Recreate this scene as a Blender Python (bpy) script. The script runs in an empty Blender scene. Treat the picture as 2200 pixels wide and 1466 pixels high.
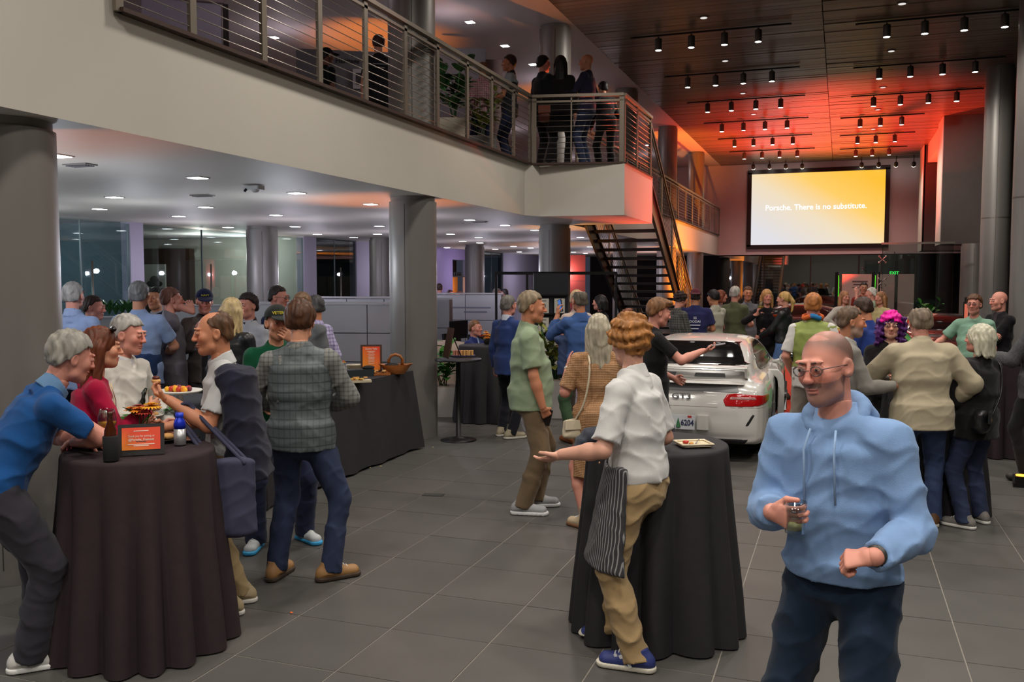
import bpy, math, random
import numpy as np
from mathutils import Matrix, Vector
random.seed(7); rng = np.random.default_rng(7)
S = bpy.context.scene; COL = S.collection
PI = math.pi
# ---------------------------------------------------------------- camera (measured from the floor grid)
F_PX, PITCH, YAW, CAMH = 1955.0, math.radians(3.775), math.radians(19.84), 1.92
cd = bpy.data.cameras.new('camera'); cam = bpy.data.objects.new('camera', cd); COL.objects.link(cam)
cd.sensor_width = 36.0; cd.lens = F_PX / 2200 * 36; cd.clip_start = .05; cd.clip_end = 200
cam.location = (0, 0, CAMH); cam.rotation_euler = (PI/2 - PITCH, 0, YAW); S.camera = cam
# ---------------------------------------------------------------- world and exposure
W = bpy.data.worlds.new('world'); S.world = W; W.use_nodes = True
bgn = W.node_tree.nodes['Background']; bgn.inputs[0].default_value = (.09, .10, .14, 1); bgn.inputs[1].default_value = .25
S.view_settings.view_transform = 'Standard'; S.view_settings.look = 'None'
S.view_settings.exposure = 0.38; S.view_settings.gamma = 1.0; S.view_settings.use_curve_mapping = False
S.cycles.max_bounces = 6; S.cycles.diffuse_bounces = 3; S.cycles.glossy_bounces = 3; S.cycles.transmission_bounces = 6
S.cycles.transparent_max_bounces = 12; S.cycles.caustics_reflective = False; S.cycles.caustics_refractive = False
S.cycles.sample_clamp_indirect = 4.0; S.cycles.use_denoising = True
# ---------------------------------------------------------------- lights (lamps of the room, coloured uplights and added fill)
def light(kind, name, loc, energy, col=(1, 1, 1), aim=None, angle=150, blend=1., r=.12):
    l = bpy.data.lights.new(name, kind); o = bpy.data.objects.new(name, l); COL.objects.link(o)
    l.energy = energy; l.color = col; l.shadow_soft_size = r; o.location = loc
    if kind == 'SPOT':
        l.spot_size = math.radians(angle); l.spot_blend = blend
        dv = Vector(aim) - Vector(loc) if aim else Vector((0, 0, -1))
        o.rotation_euler = dv.to_track_quat('-Z', 'Y').to_euler()
    return o
WARM, COOL, VIO = (1, .935, .845), (.84, .90, 1.0), (.86, .82, 1.0)
RED, ORA, AMB = (1, .05, .02), (1, .26, .02), (1, .40, .06)
for y in (-5.5, -1.5, 2.5, 7.0, 11.5):                       # hall cans, over and behind the photographer too
    for x in (-3.0, .2, 3.2):
        light('SPOT', 'hall_lamp', (x, y, 6.2), 330 if y < 8 else 280, WARM, None, 160, 1, .25)
for y in (16.5, 22.5, 29.0, 34.0):
    for x in (-2.4, 1.4):
        light('SPOT', 'hall_lamp', (x, y, 6.1), 230, WARM, None, 150, 1, .2)
for x, y, aim in ((-1.2, 13.5, (3.1, 22.2, 2.5)), (-1.0, 9.0, (2.9, 16.9, 2.)), (-.6, 20.0, (3.4, 28.1, 3.)), (-.9, 16., (-4.9, 16., 5.)), (-1., 26., (4., 28.2, 4.5)), (.4, 18.6, (3.2, 22.2, 4.))): light('SPOT', 'track_beam', (x, y, 6.15), 420, WARM, aim, 46, 1, .08)
for y in (2.5, 6.0, 9.5, 13.0, 17.0, 21.5, 26.5, 32.0):      # added fill points hung below the mezzanine ceiling to brighten it
    for x in (-6.4, -8.6, -10.6):
        light('POINT', 'mezzanine_fill', (x, y, 2.1), 20, COOL if y < 12 else VIO, r=.04)
for y in (6, 10, 14.5, 20, 26, 33):                          # added fill points brightening the upper floor
    for x in (-6.4, -9.6): light('POINT', 'upper_fill', (x, y, 5.9), 7.5, (1, .86, .94), r=.04)
for x, y, z, e, c, aim, ang in (                              # coloured event uplights, and a lamp added behind the far glass
        (-.7, 32.4, .35, 10000, (1, .06, .025), (-.1, 31.0, 6.5), 96), (.6, 29.5, .35, 800, RED, (3.2, 22.3, 2.4), 36),
        (-2.6, 34.0, .35, 260, (1, .12, .03), (-2.2, 34, 6.5), 90), (.2, 24.5, .35, 2400, (1, .07, .03), (-.1, 26.0, 6.5), 84),
        (-3.2, 26.5, .35, 3600, ORA, (-4.6, 28.5, 2.9), 66), (-1.9, 24.5, .35, 2600, ORA, (-3.4, 19.0, 2.8), 26),
        (-.9, 21.5, .35, 5200, (1, .10, .07), (-3.0, 15.7, 3.4), 20), (.2, 29.0, .35, 330, (1, .22, .2), (-.9, 37.2, 4.2), 120),
        (-1.0, 39.2, 2.6, 120, (1, .25, .18), (-1, 41.3, 1.5), 150), (-5.45, 10.45, .3, 190, ORA, (-5.45, 10.5, 3), 60), (-5.0, 16.6, .3, 230, AMB, (-4.7, 16.7, 3), 60),
        (-5.45, 4.6, .3, 80, ORA, (-5.5, 4.7, 3), 70), (-7.4, 24.5, .3, 110, AMB, (-7.4, 24.6, 3), 90),
        (-8.2, 15.0, 3.9, 260, ORA, (-8.3, 15.6, 6.5), 70), (-6.6, 21.0, 3.9, 170, ORA, (-6.6, 21.4, 6.5), 60)):
    light('SPOT', 'colour_lamp', (x, y, z + .08), e, c, aim, ang, .8, .06)
# ---------------------------------------------------------------- measuring helpers: a picture point to a place in the room
cR = np.array([math.cos(YAW), math.sin(YAW), 0.]); cFH = np.array([-math.sin(YAW), math.cos(YAW), 0.]); cZ = np.array([0, 0, 1.])
cFW = cFH*math.cos(PITCH) - cZ*math.sin(PITCH); cUP = cFH*math.sin(PITCH) + cZ*math.cos(PITCH); cC = np.array([0, 0, CAMH])
def ray(x, y): return cFW + cR*(x-1100)/F_PX + cUP*(733-y)/F_PX
def at_z(x, y, z=0.): d = ray(x, y); return cC + d*(z-CAMH)/d[2]
def at_x(x, y, X): d = ray(x, y); return cC + d*X/d[0]
def at_y(x, y, Y): d = ray(x, y); return cC + d*Y/d[1]
def at_d(x, y, dep): return cC + ray(x, y)*dep
# ---------------------------------------------------------------- materials
def lin(c):
    return tuple(((v/255.)/12.92 if v/255. <= .04045 else ((v/255.+.055)/1.055)**2.4) for v in c)
_mc = {}
def mat(name, col, rough=.6, metal=0., spec=.5, var=0., vs=8., bump=0., bs=60., emit=None, es=1., coat=0., trans=0., alpha=1., ior=1.45, stretch=None, sheen=0.):
    key = (name, col, rough, metal, spec, var, vs, bump, bs, emit, es, coat, trans, alpha, stretch, sheen)
    if key in _mc: return _mc[key]
    m = bpy.data.materials.new(name); m.use_nodes = True; nt = m.node_tree; b = nt.nodes['Principled BSDF']
    c = lin(col); b.inputs['Base Color'].default_value = (*c, 1); b.inputs['Roughness'].default_value = rough
    b.inputs['Metallic'].default_value = metal; b.inputs['Specular IOR Level'].default_value = spec; b.inputs['IOR'].default_value = ior
    b.inputs['Coat Weight'].default_value = coat; b.inputs['Coat Roughness'].default_value = .05
    b.inputs['Transmission Weight'].default_value = trans; b.inputs['Alpha'].default_value = alpha
    b.inputs['Sheen Weight'].default_value = sheen
    if emit: b.inputs['Emission Color'].default_value = (*lin(emit), 1); b.inputs['Emission Strength'].default_value = es
    if var or bump:
        tc = nt.nodes.new('ShaderNodeTexCoord'); src = tc.outputs['Object']
        if stretch:
            mp = nt.nodes.new('ShaderNodeMapping'); mp.inputs['Scale'].default_value = stretch; nt.links.new(src, mp.inputs[0]); src = mp.outputs[0]
    if var:
        n = nt.nodes.new('ShaderNodeTexNoise'); n.inputs['Scale'].default_value = vs; n.inputs['Detail'].default_value = 4
        nt.links.new(src, n.inputs['Vector'])
        r = nt.nodes.new('ShaderNodeMapRange'); r.inputs[1].default_value = .3; r.inputs[2].default_value = .7; r.inputs[3].default_value = 1-var; r.inputs[4].default_value = 1+var
        nt.links.new(n.outputs['Fac'], r.inputs[0])
        x = nt.nodes.new('ShaderNodeVectorMath'); x.operation = 'SCALE'; x.inputs[0].default_value = c; nt.links.new(r.outputs[0], x.inputs['Scale'])
        nt.links.new(x.outputs[0], b.inputs['Base Color'])
    if bump:
        n2 = nt.nodes.new('ShaderNodeTexNoise'); n2.inputs['Scale'].default_value = bs; n2.inputs['Detail'].default_value = 3
        nt.links.new(src, n2.inputs['Vector']); bp = nt.nodes.new('ShaderNodeBump'); bp.inputs['Strength'].default_value = bump; bp.inputs['Distance'].default_value = .004
        nt.links.new(n2.outputs['Fac'], bp.inputs['Height']); nt.links.new(bp.outputs[0], b.inputs['Normal'])
    _mc[key] = m; return m
def emat(name, col, strength): return mat(name, (10, 10, 10), emit=col, es=strength)
def pattern(name, base, other, kind, sc=40., rough=.85, rot=0.):
    """woven pattern: 'plaid', 'stripe' (vertical), 'knit' (rows), 'quilt'"""
    key = (name, base, other, kind, sc, rot)
    if key in _mc: return _mc[key]
    m = bpy.data.materials.new(name); m.use_nodes = True; nt = m.node_tree; b = nt.nodes['Principled BSDF']; b.inputs['Roughness'].default_value = rough
    tc = nt.nodes.new('ShaderNodeTexCoord')
    def wave(axis, scale, prof='SIN'):
        w = nt.nodes.new('ShaderNodeTexWave'); w.wave_type = 'BANDS'; w.bands_direction = axis; w.wave_profile = prof; w.inputs['Scale'].default_value = scale; w.inputs['Distortion'].default_value = .0 if rot else .4
        if rot:
            mp = nt.nodes.new('ShaderNodeMapping'); mp.inputs['Rotation'].default_value = (0, 0, rot); nt.links.new(tc.outputs['Object'], mp.inputs[0]); nt.links.new(mp.outputs[0], w.inputs[0])
        else: nt.links.new(tc.outputs['Object'], w.inputs[0])
        return w.outputs['Fac']
    def step(s, t):
        q = nt.nodes.new('ShaderNodeMath'); q.operation = 'GREATER_THAN'; q.inputs[1].default_value = t; nt.links.new(s, q.inputs[0]); return q.outputs[0]
    def op(o, a, c):
        q = nt.nodes.new('ShaderNodeMath'); q.operation = o; nt.links.new(a, q.inputs[0])
        if isinstance(c, float): q.inputs[1].default_value = c
        else: nt.links.new(c, q.inputs[1])
        return q.outputs[0]
    if kind == 'plaid': fac = op('MULTIPLY', op('ADD', step(wave('X', sc), .72), step(wave('Z', sc), .72)), .5)
    elif kind == 'stripe': fac = step(wave('X', sc), .82)
    elif kind == 'knit': fac = op('MULTIPLY', wave('Z', sc), op('ADD', wave('X', sc*1.1), .25))
    else: fac = op('MAXIMUM', step(wave('Z', sc), .93), op('MULTIPLY', step(wave('X', sc*1.6), .9), .6))
    mx = nt.nodes.new('ShaderNodeMix'); mx.data_type = 'RGBA'; mx.inputs[6].default_value = (*lin(base), 1); mx.inputs[7].default_value = (*lin(other), 1)
    nt.links.new(fac, mx.inputs[0]); nt.links.new(mx.outputs[2], b.inputs['Base Color'])
    if kind in ('knit', 'quilt'):
        bp = nt.nodes.new('ShaderNodeBump'); bp.inputs['Strength'].default_value = .5; bp.inputs['Distance'].default_value = .006; nt.links.new(fac, bp.inputs['Height']); nt.links.new(bp.outputs[0], b.inputs['Normal'])
    _mc[key] = m; return m
def ramp_mat(name, stops, axis, lo, hi, rough=.5, emit=0.):
    """colour ramp along a direction of the object's own coordinates (printed or displayed gradients)"""
    m = bpy.data.materials.new(name); m.use_nodes = True; nt = m.node_tree; b = nt.nodes['Principled BSDF']; b.inputs['Roughness'].default_value = rough
    tc = nt.nodes.new('ShaderNodeTexCoord'); dp = nt.nodes.new('ShaderNodeVectorMath'); dp.operation = 'DOT_PRODUCT'; dp.inputs[1].default_value = axis
    nt.links.new(tc.outputs['Object'], dp.inputs[0]); mr = nt.nodes.new('ShaderNodeMapRange'); mr.inputs[1].default_value = lo; mr.inputs[2].default_value = hi
    nt.links.new(dp.outputs['Value'], mr.inputs[0]); cr = nt.nodes.new('ShaderNodeValToRGB'); nt.links.new(mr.outputs[0], cr.inputs[0])
    while len(cr.color_ramp.elements) < len(stops): cr.color_ramp.elements.new(.5)
    for e, (p, c) in zip(cr.color_ramp.elements, stops): e.position = p; e.color = (*lin(c), 1)
    if emit: nt.links.new(cr.outputs[0], b.inputs['Emission Color']); b.inputs['Emission Strength'].default_value = emit; b.inputs['Base Color'].default_value = (.01, .01, .01, 1)
    else: nt.links.new(cr.outputs[0], b.inputs['Base Color'])
    return m
def glassmat(name, tint=(200, 215, 215), alpha=.25, rough=.02):
    """thin architectural glass: mostly see-through, mirror-like at its surface"""
    if name in _mc: return _mc[name]
    m = bpy.data.materials.new(name); m.use_nodes = True; nt = m.node_tree; nt.nodes.remove(nt.nodes['Principled BSDF']); out = nt.nodes['Material Output']
    tr = nt.nodes.new('ShaderNodeBsdfTransparent'); tr.inputs[0].default_value = (*lin(tint), 1)
    gl = nt.nodes.new('ShaderNodeBsdfGlossy'); gl.inputs['Roughness'].default_value = rough; gl.inputs[0].default_value = (.9, .95, .95, 1)
    mx = nt.nodes.new('ShaderNodeMixShader'); lw = nt.nodes.new('ShaderNodeLayerWeight'); fr = nt.nodes.new('ShaderNodeMath'); fr.operation = 'POWER'; fr.inputs[1].default_value = 4.; nt.links.new(lw.outputs['Facing'], fr.inputs[0])
    ad = nt.nodes.new('ShaderNodeMath'); ad.operation = 'ADD'; ad.inputs[1].default_value = .03+alpha*.2; ad.use_clamp = True; nt.links.new(fr.outputs[0], ad.inputs[0])
    nt.links.new(ad.outputs[0], mx.inputs[0]); nt.links.new(tr.outputs[0], mx.inputs[1]); nt.links.new(gl.outputs[0], mx.inputs[2]); nt.links.new(mx.outputs[0], out.inputs[0])
    _mc[name] = m; return m
# ---------------------------------------------------------------- mesh helpers
def mk(name, v, f, m, parent=None, smooth=False, loc=None, rz=0., link=True):
    me = bpy.data.meshes.new(name)
    if isinstance(f, np.ndarray):
        v = np.asarray(v, np.float32); n, k = f.shape
        me.vertices.add(len(v)); me.vertices.foreach_set('co', v.ravel())
        me.loops.add(n*k); me.loops.foreach_set('vertex_index', f.astype(np.int32).ravel())
        me.polygons.add(n); me.polygons.foreach_set('loop_start', np.arange(0, n*k, k, dtype=np.int32)); me.polygons.foreach_set('loop_total', np.full(n, k, np.int32))
        me.update(calc_edges=True)
    else: me.from_pydata([tuple(p) for p in v], [], f); me.update()
    if smooth: me.polygons.foreach_set('use_smooth', np.ones(len(me.polygons), bool))
    if m is not None: me.materials.append(m)
    o = bpy.data.objects.new(name, me); COL.objects.link(o)
    if parent is not None: o.parent = parent
    if loc is not None: o.location = loc
    if rz: o.rotation_euler = (0, 0, rz)
    return o
def tag(o, label=None, cat=None, group=None, kind=None):
    if label: o['label'] = label
    if cat: o['category'] = cat
    if group: o['group'] = group
    if kind: o['kind'] = kind
    return o
def thing(name, label, cat, loc=(0, 0, 0), rz=0., group=None):
    o = bpy.data.objects.new(name, None); COL.objects.link(o); o.location = tuple(loc); o.rotation_euler = (0, 0, rz); o.empty_display_size = .1
    return tag(o, label, cat, group)
def copy_tree(o, loc=None, rz=None, label=None, parent=None, mats=None):
    c = o.copy(); COL.objects.link(c)
    if parent is not None: c.parent = parent
    if loc is not None: c.location = loc
    if rz is not None: c.rotation_euler = (0, 0, rz)
    if label: c['label'] = label
    for ch in list(o.children): copy_tree(ch, parent=c, mats=mats)
    if mats and o.type == 'MESH' and len(c.material_slots) and c.material_slots[0].material in mats:
        nm = mats[c.material_slots[0].material]; c.material_slots[0].link = 'OBJECT'; c.material_slots[0].material = nm
    return c
def nrm(v): v = np.asarray(v, float); return v/max(np.linalg.norm(v), 1e-9)
def rx(t): c, s = math.cos(t), math.sin(t); return np.array([[1, 0, 0], [0, c, -s], [0, s, c]])
def ry(t): c, s = math.cos(t), math.sin(t); return np.array([[c, 0, s], [0, 1, 0], [-s, 0, c]])
def rzm(t): c, s = math.cos(t), math.sin(t); return np.array([[c, -s, 0], [s, c, 0], [0, 0, 1]])
class MB:
    def __init__(s): s.v, s.f = [], []
    def add(s, v, f, M=None, c=None):
        b = len(s.v); v = np.asarray(v, float)
        if M is not None: v = v @ np.asarray(M).T
        if c is not None: v = v + np.asarray(c)
        s.v += [tuple(p) for p in v]; s.f += [tuple(b+i for i in q) for q in f]; return s
    def box(s, c, d, M=None, bev=0.):
        x, y, z = d[0]/2, d[1]/2, d[2]/2
        if bev <= 0:
            v = [(i*x, j*y, k*z) for i in (-1, 1) for j in (-1, 1) for k in (-1, 1)]
            f = [(0, 1, 3, 2), (4, 6, 7, 5), (0, 4, 5, 1), (2, 3, 7, 6), (0, 2, 6, 4), (1, 5, 7, 3)]
            return s.add(v, f, M, c)
        b = min(bev, x*.9, y*.9); pts = []
        for cx, cy, a0 in ((x-b, y-b, 0), (-x+b, y-b, 90), (-x+b, -y+b, 180), (x-b, -y+b, 270)):
            for k in range(4): t = math.radians(a0+k*30); pts.append((cx+b*math.cos(t), cy+b*math.sin(t)))
        return s.prism(pts, -z, z, M, c)
    def prism(s, pts, z0, z1, M=None, c=None):
        n = len(pts); v = [(p[0], p[1], z0) for p in pts] + [(p[0], p[1], z1) for p in pts]
        f = [tuple(range(n-1, -1, -1)), tuple(range(n, 2*n))] + [(i, (i+1) % n, n+(i+1) % n, n+i) for i in range(n)]
        return s.add(v, f, M, c)
    def frame(s, a, b):
        z = nrm(np.asarray(b)-np.asarray(a)); u = np.array([0, 0, 1.]) if abs(z[2]) < .95 else np.array([0, 1., 0])
        x = nrm(np.cross(u, z)); y = np.cross(z, x); return x, y, z
    def bar(s, a, b, w, h):
        a, b = np.asarray(a, float), np.asarray(b, float); x, y, z = s.frame(a, b)
        v = [p + x*i*w/2 + y*j*h/2 for p in (a, b) for i, j in ((-1, -1), (1, -1), (1, 1), (-1, 1))]
        return s.add(v, [(3, 2, 1, 0), (4, 5, 6, 7), (0, 1, 5, 4), (1, 2, 6, 5), (2, 3, 7, 6), (3, 0, 4, 7)])
    def cyl(s, a, b, r0, r1=None, n=12):
        r1 = r0 if r1 is None else r1; a, b = np.asarray(a, float), np.asarray(b, float); x, y, z = s.frame(a, b)
        v = [p + r*(x*math.cos(2*PI*i/n)+y*math.sin(2*PI*i/n)) for p, r in ((a, r0), (b, r1)) for i in range(n)]
        return s.add(v, [tuple(range(n-1, -1, -1)), tuple(range(n, 2*n))] + [(i, (i+1) % n, n+(i+1) % n, n+i) for i in range(n)])
    def tube(s, pts, r, n=8, closed=False):
        pts = [np.asarray(p, float) for p in pts]; m = len(pts); v = []; rr = r if isinstance(r, (list, tuple)) else [r]*m
        for i, p in enumerate(pts):
            a = pts[i-1] if (i > 0 or closed) else p; b = pts[(i+1) % m] if (i < m-1 or closed) else p
            x, y, z = s.frame(a, b)
            v += [p + rr[i]*(x*math.cos(2*PI*k/n)+y*math.sin(2*PI*k/n)) for k in range(n)]
        f = []
        for i in range(m if closed else m-1):
            j = (i+1) % m
            f += [(i*n+k, i*n+(k+1) % n, j*n+(k+1) % n, j*n+k) for k in range(n)]
        if not closed: f += [tuple(range(n-1, -1, -1)), tuple(range((m-1)*n, m*n))]
        return s.add(v, f)
    def lathe(s, prof, n=24, M=None, c=None, rad=None):
        """prof: [(r, z)]; rad(theta, i) scales a ring (pleats)"""
        v, f = [], []; m = len(prof)
        for i, (r, z) in enumerate(prof):
            for k in range(n):
                t = 2*PI*k/n; q = r*(rad(t, i) if rad else 1); v.append((q*math.cos(t), q*math.sin(t), z))
        for i in range(m-1):
            for k in range(n): k2 = (k+1) % n; f.append((i*n+k, i*n+k2, (i+1)*n+k2, (i+1)*n+k))
        f += [tuple(range(n-1, -1, -1)), tuple(range((m-1)*n, m*n))]
        return s.add(v, f, M, c)
    def sph(s, c, r, nu=12, nv=8, M=None):
        r = (r, r, r) if not isinstance(r, (tuple, list)) else r; v = [(0, 0, -r[2])]; f = []
        for j in range(1, nv):
            a = PI*j/nv - PI/2
            for k in range(nu): t = 2*PI*k/nu; v.append((r[0]*math.cos(a)*math.cos(t), r[1]*math.cos(a)*math.sin(t), r[2]*math.sin(a)))
        v.append((0, 0, r[2])); e = len(v)-1
        for k in range(nu): k2 = (k+1) % nu; f += [(0, 1+k2, 1+k), (e, e-nu+k, e-nu+k2)]
        for j in range(nv-2):
            for k in range(nu): k2 = (k+1) % nu; f.append((1+j*nu+k, 1+j*nu+k2, 1+(j+1)*nu+k2, 1+(j+1)*nu+k))
        return s.add(v, f, M, c)
    def leaf(s, p, d, L, wd, droop=.25, up=(0, 0, 1)):
        p = np.asarray(p, float); d = nrm(d); sd = nrm(np.cross(d, up)+1e-6); n = np.cross(sd, d)
        v = []
        for t, k in ((0, .12), (.3, .9), (.6, 1.), (.85, .55), (1, .02)):
            q = p + d*L*t - np.array([0, 0, 1.])*droop*L*t*t
            v += [q - sd*wd*k/2 + n*wd*.12*k, q, q + sd*wd*k/2 + n*wd*.12*k]
        f = []
        for i in range(4): a = i*3; f += [(a, a+1, a+4, a+3), (a+1, a+2, a+5, a+4)]
        return s.add(v, f)
    def build(s, name, m, parent=None, smooth=False, loc=None, rz=0.):
        return mk(name, s.v, s.f, m, parent, smooth, loc, rz)
def autosmooth(o, ang=40):
    me = o.data; me.polygons.foreach_set('use_smooth', np.ones(len(me.polygons), bool))
    try: me.set_sharp_from_angle(angle=math.radians(ang))
    except Exception: pass
    return o
def text(body, size, m, parent, loc, M=None, name='lettering', ext=.002, bold=False, align='CENTER', width=None):
    """flat raised lettering standing in the xz plane of its parent (readable from -y)"""
    c = bpy.data.curves.new(name, 'FONT'); c.body = body; c.size = size; c.align_x = align; c.align_y = 'CENTER'; c.extrude = ext; c.resolution_u = 3
    if bold: c.offset = size*.018
    t = bpy.data.objects.new('tmp', c); COL.objects.link(t); dg = bpy.context.evaluated_depsgraph_get(); me = bpy.data.meshes.new_from_object(t.evaluated_get(dg))
    bpy.data.objects.remove(t); v = np.empty(len(me.vertices)*3, np.float32); me.vertices.foreach_get('co', v); v = v.reshape(-1, 3)
    if width: v[:, 0] *= width/max(1e-6, np.ptp(v[:, 0]))
    v = v @ rx(PI/2).T
    if M is not None: v = v @ np.asarray(M).T
    v = v + np.asarray(loc); me.vertices.foreach_set('co', v.astype(np.float32).ravel()); me.update()
    me.materials.clear(); me.materials.append(m); me.name = name
    o = bpy.data.objects.new(name, me); COL.objects.link(o); o.parent = parent; return o
# ---------------------------------------------------------------- signed distance fields and surface nets
class Field:
    def __init__(s, lo, hi, h):
        s.h = h; s.lo = np.asarray(lo, np.float32) - 2*h; n = np.ceil((np.asarray(hi) - s.lo)/h).astype(int) + 4
        s.n = n; s.ax = [s.lo[i] + np.arange(n[i], dtype=np.float32)*h for i in range(3)]; s.f = np.full(n, .2, np.float32)
    def _sl(s, lo, hi, pad):
        sl = []
        for i in range(3):
            a = int(max(0, math.floor((lo[i]-pad-s.lo[i])/s.h))); b = int(min(s.n[i], math.ceil((hi[i]+pad-s.lo[i])/s.h)+1))
            if b <= a: return None
            sl.append(slice(a, b))
        return tuple(sl)
    def _p(s, sl): return s.ax[0][sl[0]][:, None, None], s.ax[1][sl[1]][None, :, None], s.ax[2][sl[2]][None, None, :]
    def put(s, fn, lo, hi, k=.015, sub=False):
        sl = s._sl(lo, hi, k + 3*s.h)
        if sl is None: return s
        d = fn(*s._p(sl)); a = s.f[sl]
        if sub: a, d = -a, d
        if k > 0:
            e = np.clip(k-np.abs(a-d), 0, None)/k; r = np.minimum(a, d) - e*e*k*.25
        else: r = np.minimum(a, d)
        s.f[sl] = -r if sub else r
        return s
    def rc(s, a, b, ra, rb, k=.015, sub=False):           # round cone
        a = np.asarray(a, np.float32); b = np.asarray(b, np.float32); d = b-a; L2 = max(float(d@d), 1e-9); m = max(ra, rb)
        def fn(x, y, z):
            px, py, pz = x-a[0], y-a[1], z-a[2]; t = np.clip((px*d[0]+py*d[1]+pz*d[2])/L2, 0, 1)
            return np.sqrt((px-t*d[0])**2+(py-t*d[1])**2+(pz-t*d[2])**2) - (ra+(rb-ra)*t)
        return s.put(fn, np.minimum(a, b)-m, np.maximum(a, b)+m, k, sub)
    def fc(s, a, b, ra, rb, k=.015, sub=False):           # flat-ended cone
        a = np.asarray(a, np.float32); b = np.asarray(b, np.float32); d = b-a; L = max(float(np.sqrt(d@d)), 1e-6); u = d/L; m = max(ra, rb)
        def fn(x, y, z):
            px, py, pz = x-a[0], y-a[1], z-a[2]; t = px*u[0]+py*u[1]+pz*u[2]
            rad = np.sqrt(np.maximum(px*px+py*py+pz*pz-t*t, 0)) - (ra+(rb-ra)*np.clip(t/L, 0, 1))
            return np.maximum(rad, np.abs(t-L/2)-L/2)
        return s.put(fn, np.minimum(a, b)-m, np.maximum(a, b)+m, k, sub)
    def el(s, c, r, M=None, k=.015, sub=False):           # ellipsoid
        c = np.asarray(c, np.float32); r = np.asarray(r, np.float32); M = np.eye(3) if M is None else np.asarray(M); m = float(r.max()) if True else 0
        ext = np.abs(M) @ r
        def fn(x, y, z):
            px, py, pz = x-c[0], y-c[1], z-c[2]
            q = [(px*M[0, i]+py*M[1, i]+pz*M[2, i])/r[i] for i in range(3)]
            k0 = np.sqrt(q[0]**2+q[1]**2+q[2]**2); k1 = np.sqrt((q[0]/r[0])**2+(q[1]/r[1])**2+(q[2]/r[2])**2)+1e-6
            return k0*(k0-1)/k1
        return s.put(fn, c-ext, c+ext, k, sub)
    def ec(s, a, b, ra, rb, X, k=.03, sub=False, cap=.5): # elliptic capsule, ra/rb = (half width, half depth), X = width axis
        a = np.asarray(a, np.float32); b = np.asarray(b, np.float32); d = b-a; L = max(float(np.sqrt(d@d)), 1e-6); u = d/L
        X = nrm(np.asarray(X) - u*float(np.dot(X, u))); Y = np.cross(u, X); m = max(*ra, *rb)
        def fn(x, y, z):
            px, py, pz = x-a[0], y-a[1], z-a[2]; t = px*u[0]+py*u[1]+pz*u[2]; tc = np.clip(t/L, 0, 1)
            rx_, ry_ = ra[0]+(rb[0]-ra[0])*tc, ra[1]+(rb[1]-ra[1])*tc; mn = np.minimum(rx_, ry_)
            qx = (px*X[0]+py*X[1]+pz*X[2])/rx_; qy = (px*Y[0]+py*Y[1]+pz*Y[2])/ry_; qz = (t-tc*L)/(mn*cap)
            k0 = np.sqrt(qx*qx+qy*qy+qz*qz); k1 = np.sqrt((qx/rx_)**2+(qy/ry_)**2+(qz/(mn*cap))**2)+1e-6
            return np.where(k0 < .3, (k0-1)*mn, k0*(k0-1)/k1)
        return s.put(fn, np.minimum(a, b)-m, np.maximum(a, b)+m, k, sub)
    def cut(s, p, n, k=0.):                               # keep the side n points away from
        n = nrm(n); sl = tuple(slice(0, m) for m in s.n); x, y, z = s._p(sl); d = (x-p[0])*n[0]+(y-p[1])*n[1]+(z-p[2])*n[2]
        s.f = np.maximum(s.f, d.astype(np.float32)); return s
    def cut2(s, p1, n1, p2, n2):                          # removes only where both half-spaces overlap
        sl = tuple(slice(0, m) for m in s.n); x, y, z = s._p(sl); n1, n2 = nrm(n1), nrm(n2)
        d = np.minimum((x-p1[0])*n1[0]+(y-p1[1])*n1[1]+(z-p1[2])*n1[2], (x-p2[0])*n2[0]+(y-p2[1])*n2[1]+(z-p2[2])*n2[2]); s.f = np.maximum(s.f, d.astype(np.float32)); return s
    def band(s, fn, w=.035):                              # displace near the surface: f += fn(points)
        i = np.nonzero(np.abs(s.f) < w); P = np.stack([s.ax[k][i[k]] for k in range(3)], 1); s.f[i] += fn(P).astype(np.float32); return s
    def nets(s):
        f = s.f; h = s.h; ins = f < 0
        c = ins[:-1, :-1, :-1].astype(np.int8); tot = np.zeros_like(c)
        for i in (0, 1):
            for j in (0, 1):
                for k in (0, 1): tot += ins[i:f.shape[0]-1+i, j:f.shape[1]-1+j, k:f.shape[2]-1+k]
        act = np.nonzero((tot > 0) & (tot < 8)); n = len(act[0])
        if n == 0: return np.zeros((0, 3), np.float32), np.zeros((0, 4), np.int32)
        idx = np.full(c.shape, -1, np.int32); idx[act] = np.arange(n)
        A = np.stack(act, 1); acc = np.zeros((n, 3), np.float32); cnt = np.zeros(n, np.float32)
        cv = {}
        for i in (0, 1):
            for j in (0, 1):
                for k in (0, 1): cv[i, j, k] = f[A[:, 0]+i, A[:, 1]+j, A[:, 2]+k]
        for ax in range(3):
            for u in (0, 1):
                for w in (0, 1):
                    p0 = [0, 0, 0]; o = [q for q in range(3) if q != ax]; p0[o[0]] = u; p0[o[1]] = w; p1 = list(p0); p1[ax] = 1
                    a, b = cv[tuple(p0)], cv[tuple(p1)]; m = (a < 0) != (b < 0); t = a/np.where(m, a-b, 1)
                    pt = np.zeros((n, 3), np.float32); pt[:, o[0]] = u; pt[:, o[1]] = w; pt[:, ax] = t
                    acc += pt*m[:, None]; cnt += m
        V = s.lo + (A + acc/np.maximum(cnt, 1)[:, None])*h
        Q = []
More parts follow.
